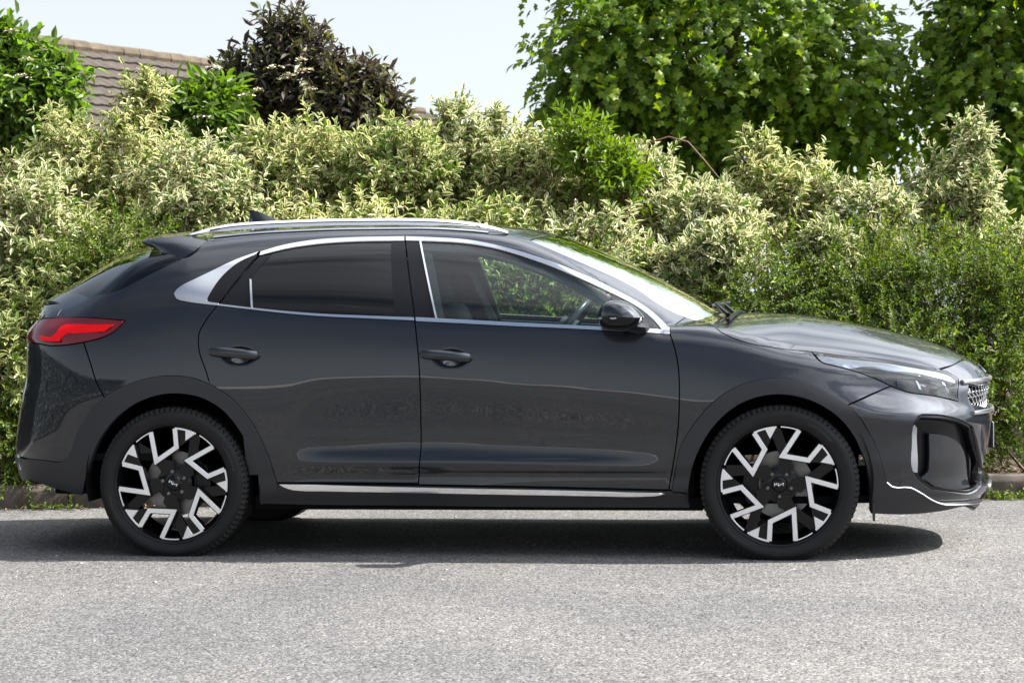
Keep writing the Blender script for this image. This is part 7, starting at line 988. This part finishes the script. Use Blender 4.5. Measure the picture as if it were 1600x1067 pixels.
def lobes_points(lobes, n, r0, r1, lump=0.16, front=-0.35, shrink=0.0):
    """points and outward directions near the skin of a union of lobes given as photo ellipses"""
    out = []; outd = []; per = []
    A = np.array([l[3]*l[4] for l in lobes], float); A /= A.sum()
    C = [(sp(l[0], l[1], l[2]), max(l[3]*l[2]/F_PX-shrink, l[3]*l[2]/F_PX*0.45), max(l[4]*l[2]/F_PX-shrink, l[4]*l[2]/F_PX*0.45)) for l in lobes]
    for (c, rx, rz), f in zip(C, A):
        k = max(8, int(n*f)); d = norm(rng.normal(size=(int(k*1.6), 3)))
        d = d[(d@CAMV > front)][:k]
        ph = rng.uniform(0, 6.28, 3); l = 1+lump*(np.sin(d[:, 0]*7+ph[0])*np.sin(d[:, 2]*6+ph[1])+0.6*np.sin(d[:, 1]*9+d[:, 2]*8+ph[2]))
        r = rng.uniform(r0, r1, len(d))*l
        ry = 0.85*min(rx, rz*1.1)
        loc = d[:, 0:1]*rx*np.array(E1)[None]+d[:, 1:2]*ry*np.array(E2)[None]+d[:, 2:3]*rz*np.array([0, 0, 1])[None]
        # d is expressed in the frame of the photo: x along the road, y away from the viewer
        p = c+loc*r[:, None]; out.append(p); outd.append(norm(loc))
    # drop what lies deep inside another lobe
    P = np.concatenate(out); D = np.concatenate(outd); keep = np.ones(len(P), bool)
    for (c, rx, rz) in C:
        q = P-c; ry = 0.85*min(rx, rz*1.1)
        e = (q@np.array(E1)/rx)**2+(q@np.array(E2)/ry)**2+(q[:, 2]/rz)**2
        keep &= e > (r0*0.72)**2
    return P[keep], D[keep], C
def sprays(P, D, nl, length, spread, up=0.5, jit=0.5, droop=0.0, planar=False):
    """leaves set along short shoots that start at P and grow towards D"""
    k = len(P); D = norm(D+np.array([0, 0, up])+rng.normal(size=(k, 3))*jit); L = length*rng.uniform(0.6, 1.3, k)
    t = np.linspace(0.15, 1.0, nl)
    a = norm(np.cross(D, rng.normal(size=(k, 3)))); b = np.cross(D, a)
    pos = P[:, None]+D[:, None]*(L[:, None]*t[None])[..., None]-np.array([0, 0, 1])*droop*(L[:, None]*t[None]**2)[..., None]
    ph = np.arange(nl)*(math.pi if planar else 2.4)+rng.uniform(0, 6.28, k)[:, None]*(0 if planar else 1)
    side = a[:, None]*np.cos(ph)[..., None]+b[:, None]*np.sin(ph)[..., None]
    f = (1.0-0.75*t**2)[None, :, None]*spread
    dirs = norm(side*f+D[:, None]*0.55+rng.normal(size=(k, nl, 3))*0.18-np.array([0, 0, 1])*droop)
    ups = norm(D[:, None]*0.8+np.array([0, 0, 0.7])-side*0.2+rng.normal(size=(k, nl, 3))*0.25)
    return pos.reshape(-1, 3), dirs.reshape(-1, 3), ups.reshape(-1, 3), D, L
def stems_mesh(name, base, tips, m, parent, r=0.006, thin=0.0018, sag=0.15):
    V = []; T = []; nseg = 4
    for i, (a, b) in enumerate(zip(base, tips)):
        mid = (a+b)/2+np.array([rng.normal()*0.05, rng.normal()*0.05, -0.0])+np.array([0, 0, sag])*np.linalg.norm(b-a)*0.2
        o = len(V)//1; t = norm(b-a); s1 = norm(np.cross(t, np.array([0.3, 0.8, 0.1]))); s2 = np.cross(t, s1)
        for q in range(nseg+1):
            x = q/nseg; p = a*(1-x)**2+mid*2*x*(1-x)+b*x*x; rr = r*(1-x)+thin*x
            for w in range(3): V.append(p+(s1*math.cos(w*2.094)+s2*math.sin(w*2.094))*rr)
        for q in range(nseg):
            for w in range(3): T.append((o+q*3+w, o+q*3+(w+1) % 3, o+(q+1)*3+(w+1) % 3, o+(q+1)*3+w))
    return raw_mesh(name, V, T, m, parent)

VARI = leaf_mat('variegated_leaf', (0.085, 0.125, 0.030), (0.66, 0.645, 0.38), alt=(0.09, 0.15, 0.03), altfrac=0.24, trans=0.32)
VARI3 = leaf_mat('variegated_leaf_yellow', (0.09, 0.135, 0.025), (0.64, 0.625, 0.32), alt=(0.11, 0.17, 0.03), altfrac=0.22, trans=0.34)
VARI2 = leaf_mat('variegated_leaf_greener', (0.085, 0.135, 0.028), (0.56, 0.57, 0.26), alt=(0.10, 0.16, 0.03), altfrac=0.3, trans=0.30)
BOXY = leaf_mat('small_green_leaf', (0.075, 0.115, 0.018), alt=(0.18, 0.24, 0.03), altfrac=0.20, var=0.7, rough=0.5, spec=0.25, trans=0.40)
ELDER = leaf_mat('green_elder_leaf', (0.105, 0.175, 0.028), var=0.4, rough=0.42, trans=0.46)
GOLD = leaf_mat('lime_leaf', (0.13, 0.20, 0.022), var=0.3, trans=0.4)
PURPLE = leaf_mat('dark_elder_leaf', (0.042, 0.031, 0.023), var=0.5, rough=0.42, trans=0.28, alt=(0.095, 0.10, 0.03), altfrac=0.4, spec=0.5)
MAPL = leaf_mat('maple_leaf', (0.115, 0.19, 0.020), var=0.5, rough=0.40, trans=0.58, alt=(0.22, 0.30, 0.028), altfrac=0.35)  # scattered brighter leaf colour stands for sunlit highlights
STEM = pmat('red_brown_stem', (0.10, 0.045, 0.028), 0.7); BARK = pmat('grey_bark', (0.07, 0.055, 0.042), 0.9, noise=0.4, scale=12, bump=0.6, bscale=40)
UMB = pmat('cream_flower', (0.62, 0.56, 0.40), 0.8); UMBW = pmat('white_flower', (0.75, 0.74, 0.66), 0.8)

def plant(name, lobes, label, cat, group, mat, shoots, nl, ln, wd, slen, spread=1.1, up=0.5, jit=0.5, inner=None, stem_frac=0.25, stem_m=None, droop=0.0, lump=0.16, tpl=LANCE, r0=0.72, planar=False, inner_ln=1.3, long=0):
    c0 = sp(lobes[0][0], lobes[0][1], lobes[0][2])
    gz = 0.1
    base = np.array([c0[0], c0[1], gz])
    root = empty(name, base); tag(root, label, cat, group)
    P, D, C = lobes_points(lobes, shoots, r0, 1.06, lump, shrink=slen*0.7)
    ok = P[:, 2] > gz+0.03; P, D = P[ok], D[ok]
    pos, dirs, ups, D2, L = sprays(P, D, nl, slen, spread, up, jit, droop, planar)
    if long:
        li = rng.choice(len(P), min(long, len(P)), replace=False)
        p9, d9, u9, _, _ = sprays(P[li], D[li], nl*2, slen*1.55, spread, up*1.2, jit*0.8, 0.12, planar)
        pos = np.concatenate([pos, p9]); dirs = np.concatenate([dirs, d9]); ups = np.concatenate([ups, u9])
    k = len(pos)
    s = rng.uniform(0.7, 1.25, k)
    o = leaves('foliage', pos-base, dirs, ups, ln*s, wd*s, mat, root, tpl)
    if inner:
        P2, D3, _ = lobes_points(lobes, int(shoots*inner), 0.45, 0.78, lump, shrink=slen*0.7)
        P2 = P2[P2[:, 2] > gz]
        p2, d2, u2, _, _ = sprays(P2, norm(rng.normal(size=P2.shape)), max(4, nl//2), slen*1.3, spread, 0.2, 0.8)
        k2 = len(p2); s2 = rng.uniform(0.8, 1.3, k2)*inner_ln
        leaves('inner_foliage', p2-base, d2, u2, ln*s2, wd*s2, mat, root, tpl)
    idx = rng.choice(len(P), max(6, int(len(P)*stem_frac)), replace=False)
    st = P[idx]; en = P[idx]+D2[idx]*L[idx][:, None]*0.95
    cen = np.array([c[0] for c in C]); near = np.argmin(((st[:, None]-cen[None])**2).sum(-1), 1)
    inb = cen[near]*0.55+st*0.45-np.array([0, 0, 0.10])
    stems_mesh('twigs', inb-base, en-base, stem_m or STEM, root, 0.0045, 0.0016)['kind'] = 'stuff'
    for i, (c, rx, rz) in enumerate(C[:3]):
        for j in range(3):
            b = base+np.array([rng.normal()*0.12, rng.normal()*0.08, 0]); tq = c+np.array([rng.normal()*rx*0.35, 0.12+abs(rng.normal())*0.12, -0.25*rz+rng.normal()*rz*0.2])
            stems_mesh('stem', [b-base], [tq-base], stem_m or STEM, root, 0.011, 0.004)
    return root, P, D, base

GV = 'variegated shrubs in the hedge behind the car'
vs_ = [
 ([(40, 385, 13.5, 115, 120)], 'cream and green variegated shrub at the far left end of the hedge'),
 ([(165, 290, 14.3, 135, 115), (225, 160, 14.3, 32, 45)], 'variegated shrub with one tall pale shoot standing up in front of the tiled roof'),
 ([(320, 345, 13.8, 120, 120)], 'variegated shrub above the car rear spoiler, below the dark elder'),
 ([(470, 290, 14.1, 105, 92), (430, 240, 14.2, 60, 40)], 'variegated shrub directly in front of the dark purple elder'),
 ([(620, 285, 14.0, 110, 95)], 'variegated shrub behind the highest part of the car roof'),
 ([(725, 265, 14.2, 85, 90), (712, 190, 14.2, 26, 30), (775, 205, 14.2, 14, 28)], 'variegated shrub with thin pale shoots reaching into the open sky left of the maple'),
 ([(835, 290, 14.0, 95, 88)], 'variegated shrub under the left edge of the maple crown'),
 ([(985, 315, 13.9, 95, 85)], 'variegated shrub just right of the lime green bush'),
 ([(1100, 365, 13.7, 100, 75)], 'variegated shrub above the lower end of the windscreen'),
 ([(1215, 325, 14.1, 85, 80), (1185, 245, 14.1, 20, 30)], 'variegated shrub with upright pale tips in front of the maple trunk'),
 ([(1340, 355, 14.0, 90, 80)], 'variegated shrub above the bonnet, in front of the right side of the maple'),
 ([(1490, 330, 14.2, 80, 95), (1520, 225, 14.2, 28, 45)], 'tall thin variegated shrub in front of the white building'),
 ([(1590, 435, 14.1, 75, 62)], 'variegated shrub at the right edge of the picture beside the white building'),
 ([(110, 480, 13.3, 110, 100)], 'variegated shrub beside the car rear window and tail'),
 ([(520, 430, 13.4, 130, 110)], 'variegated shrub just behind the car roof rail'),
 ([(740, 430, 13.4, 130, 110)], 'variegated shrub seen through the front side window'),
 ([(920, 440, 13.4, 120, 110)], 'variegated shrub rising beside the top of the windscreen'),
 ([(20, 580, 13.0, 90, 120)], 'variegated shrub beside the red tail lamp'),
 ([(1075, 430, 13.25, 55, 45)], 'small low variegated shrub right beside the windscreen glass'),
 ([(1128, 395, 13.15, 42, 36)], 'small cream variegated sprig clump low between the green shrubs near the wipers'),
 ([(1285, 395, 13.3, 40, 34)], 'small cream variegated clump showing among the green shrubs above the bonnet'),
]
for i, (lb, lab) in enumerate(vs_):
    area = sum(l[3]*l[4] for l in lb)
    plant('variegated_shrub', lb, lab, 'shrub', GV, VARI2 if i in (15, 17, 13, 4) else (VARI3 if i in (1, 3, 6, 9, 14) else VARI), int(area*0.034)+70, 11, 0.054, 0.0225, 0.125, spread=1.2, up=0.7, jit=0.65, inner=0.2, stem_frac=0.35, lump=0.36, r0=0.60, tpl=OVAL)
GL = 'small leaved green shrubs at the foot of the hedge'
gs_ = [
 ([(1190, 480, 13.1, 105, 85), (1120, 435, 13.3, 42, 45), (1230, 430, 13.3, 40, 45)], 'small leaved green shrub behind the windscreen foot and wipers'),
 ([(1320, 460, 13.25, 110, 80), (1370, 425, 13.4, 50, 45), (1290, 445, 13.35, 30, 45)], 'small leaved green shrub behind the middle of the bonnet'),
 ([(1470, 480, 13.2, 105, 95), (1440, 410, 13.4, 45, 45), (1520, 430, 13.4, 55, 50)], 'small leaved green shrub behind the front end of the bonnet'),
 ([(1580, 500, 13.2, 90, 110)], 'small leaved green shrub at the right edge under the variegated shrub'),
 ([(1400, 590, 13.0, 120, 110)], 'small leaved green shrub behind the headlamp'),
 ([(1545, 630, 12.98, 90, 100)], 'dark low green shrub right in front of the number plate above the kerb'),
 ([(10, 690, 12.88, 95, 75)], 'small leaved green shrub beside the rear bumper at the left edge'),
 ([(120, 700, 12.9, 70, 62)], 'small leaved green shrub low behind the car rear bumper and wheel'),
 ([(190, 420, 13.15, 90, 60)], 'small leaved green patch of shrub under the rear spoiler'),
 ([(850, 455, 13.2, 90, 60)], 'small leaved green shrub seen through the side window behind the steering wheel'),
]
for lb, lab in gs_:
    area = sum(l[3]*l[4] for l in lb)
    plant('small_leaved_shrub', lb, lab, 'shrub', GL, BOXY, int(area*0.029)+60, 24, 0.024, 0.0115, 0.25, spread=1.0, up=0.25, jit=0.75, inner=0.14, stem_frac=0.15, lump=0.55, inner_ln=1.6, long=60)
plant('lime_green_bush', [(930, 255, 13.62, 55, 38), (893, 215, 13.7, 32, 24), (965, 290, 13.5, 42, 28)], 'bright lime green bush in the middle of the variegated hedge', 'shrub', None, GOLD, 250, 10, 0.058, 0.022, 0.15, up=0.7, jit=0.7, lump=0.35, tpl=OVAL)
eg, P1, D1, b1 = plant('green_elder', [(18, 165, 15.4, 95, 85), (85, 118, 15.5, 34, 32), (5, 85, 15.4, 40, 46)], 'green elder bush standing against the tiled roof at the top left corner', 'shrub', None, ELDER, 1000, 9, 0.080, 0.034, 0.16, tpl=OVAL, up=0.35, jit=0.5, inner=0.4, droop=0.25, lump=0.16, stem_m=BARK, stem_frac=0.7)
eg2, P2, D2_, b2 = plant('green_elder', [(300, 190, 14.9, 62, 55), (335, 165, 15.0, 40, 40)], 'smaller green elder bush tucked under the left side of the dark elder', 'shrub', None, ELDER, 560, 9, 0.075, 0.032, 0.15, tpl=OVAL, up=0.35, inner=0.4, droop=0.25, stem_m=BARK, stem_frac=0.7)
de, P3, D3_, b3 = plant('dark_elder', [(490, 155, 15.4, 112, 72), (468, 88, 15.4, 62, 55), (395, 132, 15.4, 66, 46), (555, 150, 15.4, 66, 50), (440, 48, 15.4, 24, 26), (588, 190, 15.3, 44, 34)], 'dark purple leaved elder bush with cream flower heads against the sky', 'shrub', None, PURPLE, 900, 9, 0.072, 0.027, 0.18, tpl=OVAL, up=0.5, jit=0.65, inner=0.22, droop=0.2, lump=0.24, stem_m=BARK, stem_frac=0.75)

def flower(root, base, px, py, v, w, m):
    c = sp(px, py, v)-base; n = 46; V = []; T = []
    for i in range(n):
        r = w*math.sqrt(rng.random()); a = rng.uniform(0, 6.28); p = c+np.array([r*math.cos(a), r*math.sin(a), 0.12*w-0.25*r*r/w+rng.normal()*0.004]); s = 0.008
        o = len(V); d = rng.normal(size=3)*0.3+np.array([0, 0, 1]); d /= np.linalg.norm(d); a1 = norm(np.cross(d, np.array([1, 0.2, 0]))); a2 = np.cross(d, a1)
        V += [p+a1*s, p+a2*s, p-a1*s, p-a2*s]; T.append((o, o+1, o+2, o+3))
    raw_mesh('flower_head', V, T, m, root)
for px, py, w in ((430, 104, 0.06), (445, 122, 0.055), (472, 112, 0.065), (482, 108, 0.04), (452, 117, 0.05), (484, 138, 0.05), (402, 140, 0.04), (470, 92, 0.04)): flower(de, b3, px, py, 14.95, w, UMB)
for px, py, w, m in ((333, 105, 0.05, UMBW), (318, 183, 0.075, UMBW), (385, 148, 0.06, UMB), (262, 160, 0.05, UMB)): flower(eg2, b2, px, py, 14.6, w, m)
for px, py, w in ((35, 118, 0.06), (18, 48, 0.05), (40, 92, 0.05)): flower(eg, b1, px, py, 14.9, w, UMB)

# thin arching canes above the hedge
for pts, lab in (([(1012, 300), (1010, 250), (1018, 222), (1045, 214), (1075, 222), (1100, 250), (1135, 292)], 'bare brown cane arching over the hedge in front of the maple'),
                 ([(965, 255), (958, 225), (950, 205)], 'short bare upright twig above the lime green bush')):
    w = MB(); w.tube([tuple(sp(a, b, 13.6)) for a, b in pts], [0.005]*(len(pts)-1)+[0.002], n=5); tag(w.build('bare_cane', STEM, smooth=True), lab, 'twig')

# maples
def maple(lobes, trunk, label, shoots, seed):
    c0 = sp(*trunk[0]); base = np.array([c0[0], c0[1], 0.3]); root = empty('maple_tree', base); tag(root, label, 'tree', 'maples behind the hedge')
    P, D, C = lobes_points(lobes, shoots, 0.45, 1.05, 0.22, front=-1.0)
    pos, dirs, ups, D2, L = sprays(P, D, 7, 0.30, 1.2, 0.1, 0.7, 0.45)
    k = len(pos); s = rng.uniform(0.7, 1.2, k); ups = norm(ups+np.array([0, -0.5, 0.4]))
    leaves('crown', pos-base, norm(dirs-np.array([0, 0, 0.35])), ups, 0.080*s, 0.080*s, MAPL, root, MAPLE)
    t = MB(); pts = [tuple(base-base)]+[tuple(sp(*q)-base) for q in trunk]; t.tube(pts, list(np.linspace(0.16, 0.04, len(pts))), n=10); t.build('trunk', BARK, root, smooth=True)
    top = [np.array(q) for q in pts]
    for i in range(26):
        a = top[1]+(top[-1]-top[1])*rng.random(); j = rng.integers(len(P)); b = P[j]-base
        stems_mesh('limb', [a], [b], BARK, root, 0.035, 0.008)
    return root
maple([(1130, 70, 20, 230, 190), (960, 90, 19.8, 110, 135), (1310, 130, 19.5, 120, 130), (1090, -150, 20.5, 250, 150), (1200, 200, 20, 190, 90), (890, 170, 19.8, 45, 40), (1000, 180, 19.8, 130, 80)],
      [(1118, 420, 20.2), (1120, 250, 20.2), (1128, 130, 20.2), (1150, 20, 20.2), (1130, -200, 20.4)], 'big maple tree with a wide dense crown right of centre', 4000, 3)
maple([(1560, 130, 19, 95, 150), (1620, 10, 19.2, 150, 160), (1600, 250, 19, 110, 60), (1480, 180, 19.6, 45, 90), (1500, 30, 19.3, 40, 60), (1660, -150, 19.5, 150, 120)],
      [(1600, 420, 19.6), (1605, 260, 19.6), (1600, 60, 19.6), (1620, -200, 19.6)], 'maple tree with bright yellow green leaves cut off by the right edge', 2000, 4)

# --- houses
TILE = pmat('brown_roof_tile', (0.052, 0.040, 0.032), 0.9, noise=0.35, scale=5)
RIDGE = pmat('lichen_ridge_tile', (0.085, 0.064, 0.04), 0.9, noise=0.4, scale=4)
BRICK = pmat('buff_brick', (0.30, 0.20, 0.13), 0.9, noise=0.3, scale=10)
def house(a, b, down, label, n_course, hip=0.0, wall=True):
    """tiled roof whose ridge runs from a to b; the slope falls towards the viewer"""
    a = np.array(a); b = np.array(b); ax_ = norm(b-a); L = np.linalg.norm(b-a)
    side = norm(np.cross(ax_, np.array([0, 0, 1]))); side = side if side[1] < 0 else -side
    root = empty('house', (a[0]+(b-a)[0]/2, a[1]+(b-a)[1]/2, 0.35)); tag(root, label, 'house'); o0 = np.array(root.location)
    slope = norm(side*math.cos(R_(36))-np.array([0, 0, 1])*math.sin(R_(36))); nrm = np.cross(ax_, slope); nrm = nrm if nrm[2] > 0 else -nrm
    cl = down/n_course
    for c in range(n_course):
        x1 = L+hip*(c+1)*cl; k = int(x1/0.075); V = []; F = []
        for i in range(k+1):
            x = x1*i/k; wv = 0.022*abs(math.sin(i*math.pi/4+0.3))+rng.normal()*0.003
            p = a+ax_*x+slope*(c*cl)+nrm*(0.004+wv); q = a+ax_*x+slope*((c+1)*cl+0.02)+nrm*(0.045+wv); r = q-nrm*0.04
            V += [p-o0, q-o0, r-o0]
        for i in range(k): F += [(3*i, 3*i+3, 3*i+4, 3*i+1), (3*i+1, 3*i+4, 3*i+5, 3*i+2)]
        mesh('tile_course', V, F, TILE, root)
    k = int(L/0.42)
    rt = None
    for i in range(k):
        p0 = a+ax_*(L*i/k)-o0; p1 = a+ax_*(L*(i+1)/k-0.015)-o0
        q = MB(); q.tube([tuple(p0+np.array([0, 0, 0.02])), tuple(p1+np.array([0, 0, 0.03]))], 0.115+rng.normal()*0.004, n=8, sx=1.0); q.build('ridge_tile', RIDGE, root, smooth=True)
    # back slope and walls
    bs = norm(-side*math.cos(R_(36))-np.array([0, 0, 1])*math.sin(R_(36)))
    mesh('back_slope', [a-o0, b-o0, b+bs*down-o0, a+bs*down-o0], [(0, 1, 2, 3)], TILE, root)
    e0 = a+slope*down*0.93; e1 = b+slope*down*0.93; f0 = a+bs*down*0.93; f1 = b+bs*down*0.93
    V = []
    for p in (e0, e1, f1, f0): V += [np.array([p[0], p[1], 0.35])-o0, np.array([p[0], p[1], p[2]-0.05])-o0]
    V += [a-o0-np.array([0, 0, 0.06]), b-o0-np.array([0, 0, 0.06])]
    mesh('wall', V, [(0, 2, 3, 1), (2, 4, 5, 9, 3), (4, 6, 7, 5), (6, 0, 1, 8, 7)], BRICK, root)
    return root
ra = sp(-260, 26, 32.4); rb_ = sp(352, 108, 40.7); rb_ = np.array([rb_[0], rb_[1], ra[2]])
house(ra, rb_, 4.2, 'house with a brown tiled roof and lichen covered ridge behind the hedge', 14)
rc = sp(520, 168, 52); rd = sp(662, 178, 54); rd = np.array([rd[0], rd[1], rc[2]])
house(rc, rd, 4.0, 'small distant tiled roof showing between the dark elder and the maple', 12, hip=0.75)
WHITE = pmat('white_render', (0.72, 0.73, 0.75), 0.7, noise=0.05, scale=2); SLATE = pmat('grey_slate', (0.12, 0.125, 0.135), 0.7, noise=0.2, scale=4); GREYP = pmat('grey_frame', (0.28, 0.30, 0.33), 0.5)
wbp = sp(1590, 420, 27); wb = empty('white_building', (wbp[0], wbp[1], 0.35), -YAW*0+math.atan2(E1.y, E1.x)); tag(wb, 'white building glimpsed through the leaves at the right edge', 'building')
MB().box(-1.1, 3.5, 0, 4, 0, 1.92).build('wall', WHITE, wb); MB().box(-1.2, 3.6, -0.12, 4.1, 1.925, 2.0).build('roof', SLATE, wb)
dr = MB().box(-0.32, 0.42, -0.04, -0.004, 0.0, 1.5).build('door', GREYP, wb); MB().box(-0.24, 0.34, -0.06, -0.044, 0.75, 1.4).build('pane', GLOSSBLK, dr)

# --- weeds and litter along the kerb
k = 2600; u = rng.uniform(-4.5, 4.5, k); v = 12.72+np.abs(rng.normal(size=k))*0.16
P = np.array([tuple(uv(a, b, 0.125+0.10*max(0, b-12.8)+abs(rng.normal())*0.015)) for a, b in zip(u, v)])
D = norm(rng.normal(size=(k, 3))*np.array([1, 1, 0.25])); U = norm(rng.normal(size=(k, 3))*0.4+np.array([0, 0, 1]))
o = leaves('leaf_litter', P, D, U, rng.uniform(0.015, 0.05, k), rng.uniform(0.008, 0.025, k), DEAD, None); tag(o, kind='stuff')
k = 700; u = rng.uniform(-4.5, 4.5, k); v = 12.60-np.abs(rng.normal(size=k))*0.05
P = np.array([tuple(uv(a, b, 0.004+abs(rng.normal())*0.006)) for a, b in zip(u, v)]); D = norm(rng.normal(size=(k, 3))*np.array([1, 1, 0.2])); U = norm(rng.normal(size=(k, 3))*0.3+np.array([0, 0, 1]))
o = leaves('gutter_litter', P, D, U, rng.uniform(0.01, 0.04, k), rng.uniform(0.006, 0.02, k), DEAD, None); tag(o, kind='stuff')
WEED = leaf_mat('weed_leaf', (0.12, 0.17, 0.03), var=0.4, trans=0.3)
def weed(px, py, n, h, label):
    c = sp(px, py, 12.58); c = np.array([c[0], c[1], 0.0]); t = np.array(uv(0, 0)); root = empty('weed', c); tag(root, label, 'weed', 'weeds in the gutter by the kerb')
    a = rng.uniform(0, 6.28, n); P = np.stack([rng.normal(size=n)*h*1.6, rng.normal(size=n)*0.02, np.abs(rng.normal(size=n))*h*0.3], 1)
    D = norm(np.stack([np.cos(a)*0.8, np.sin(a)*0.8, rng.uniform(0.2, 1.2, n)], 1)); U = norm(rng.normal(size=(n, 3))*0.5+np.array([0, -0.3, 1]))
    leaves('foliage', P, D, U, h*rng.uniform(0.4, 1.0, n), h*0.28*rng.uniform(0.5, 1.1, n), WEED, root)
weed(1565, 778, 90, 0.055, 'low green weed tuft in the gutter right of the front bumper')
weed(1598, 776, 70, 0.05, 'low green weed tuft at the right picture edge by the kerb')
weed(86, 790, 60, 0.045, 'dark weed tuft in the gutter under the rear bumper')

# --- unseen ground and hedges added for their reflections in the paintwork
tag(mesh('pale_reflection_strip', [uv(-80, -70, 0.004), uv(80, -70, 0.004), uv(80, -15, 0.004), uv(-80, -15, 0.004)], [(0, 1, 2, 3)], pmat('pale_reflected_ground', (0.5, 0.48, 0.45), 0.9, noise=0.15, scale=0.6)), kind='structure')  # made-up pale ground, put in for a bright line in the doors
DARK_REFL = leaf_mat('dark_reflected_leaf', (0.014, 0.022, 0.009), var=0.4, trans=0.12)  # leaf colour made near black to darken the rear bumper's reflection
def far_run(name, pts, n, h, w):
    P = []
    for _ in range(n):
        i = rng.integers(len(pts)-1); t = rng.random(); (u0, v0), (u1, v1) = pts[i], pts[i+1]
        P.append(tuple(uv(u0+(u1-u0)*t+rng.normal()*w, v0+(v1-v0)*t+rng.normal()*w, 0.05+h*rng.random()**0.8)))
    P = np.array(P); D = norm(rng.normal(size=(n, 3))); U = norm(rng.normal(size=(n, 3)))
    tag(leaves(name, P, D, U, rng.uniform(0.10, 0.18, n), rng.uniform(0.05, 0.10, n), DARK_REFL, None), kind='stuff')
far_run('unseen_hedge', [(-4.1, 13.7), (-12, 13.7)], 22000, 2.0, 0.25); far_run('unseen_hedge', [(4.0, 13.8), (14, 13.6)], 22000, 1.7, 0.25)
far_run('unseen_hedge', [(-12, 13.6), (-13, 4), (-12.5, -6)], 22000, 2.4, 0.3)  # made-up hedge across the road, put in as a dark reflection
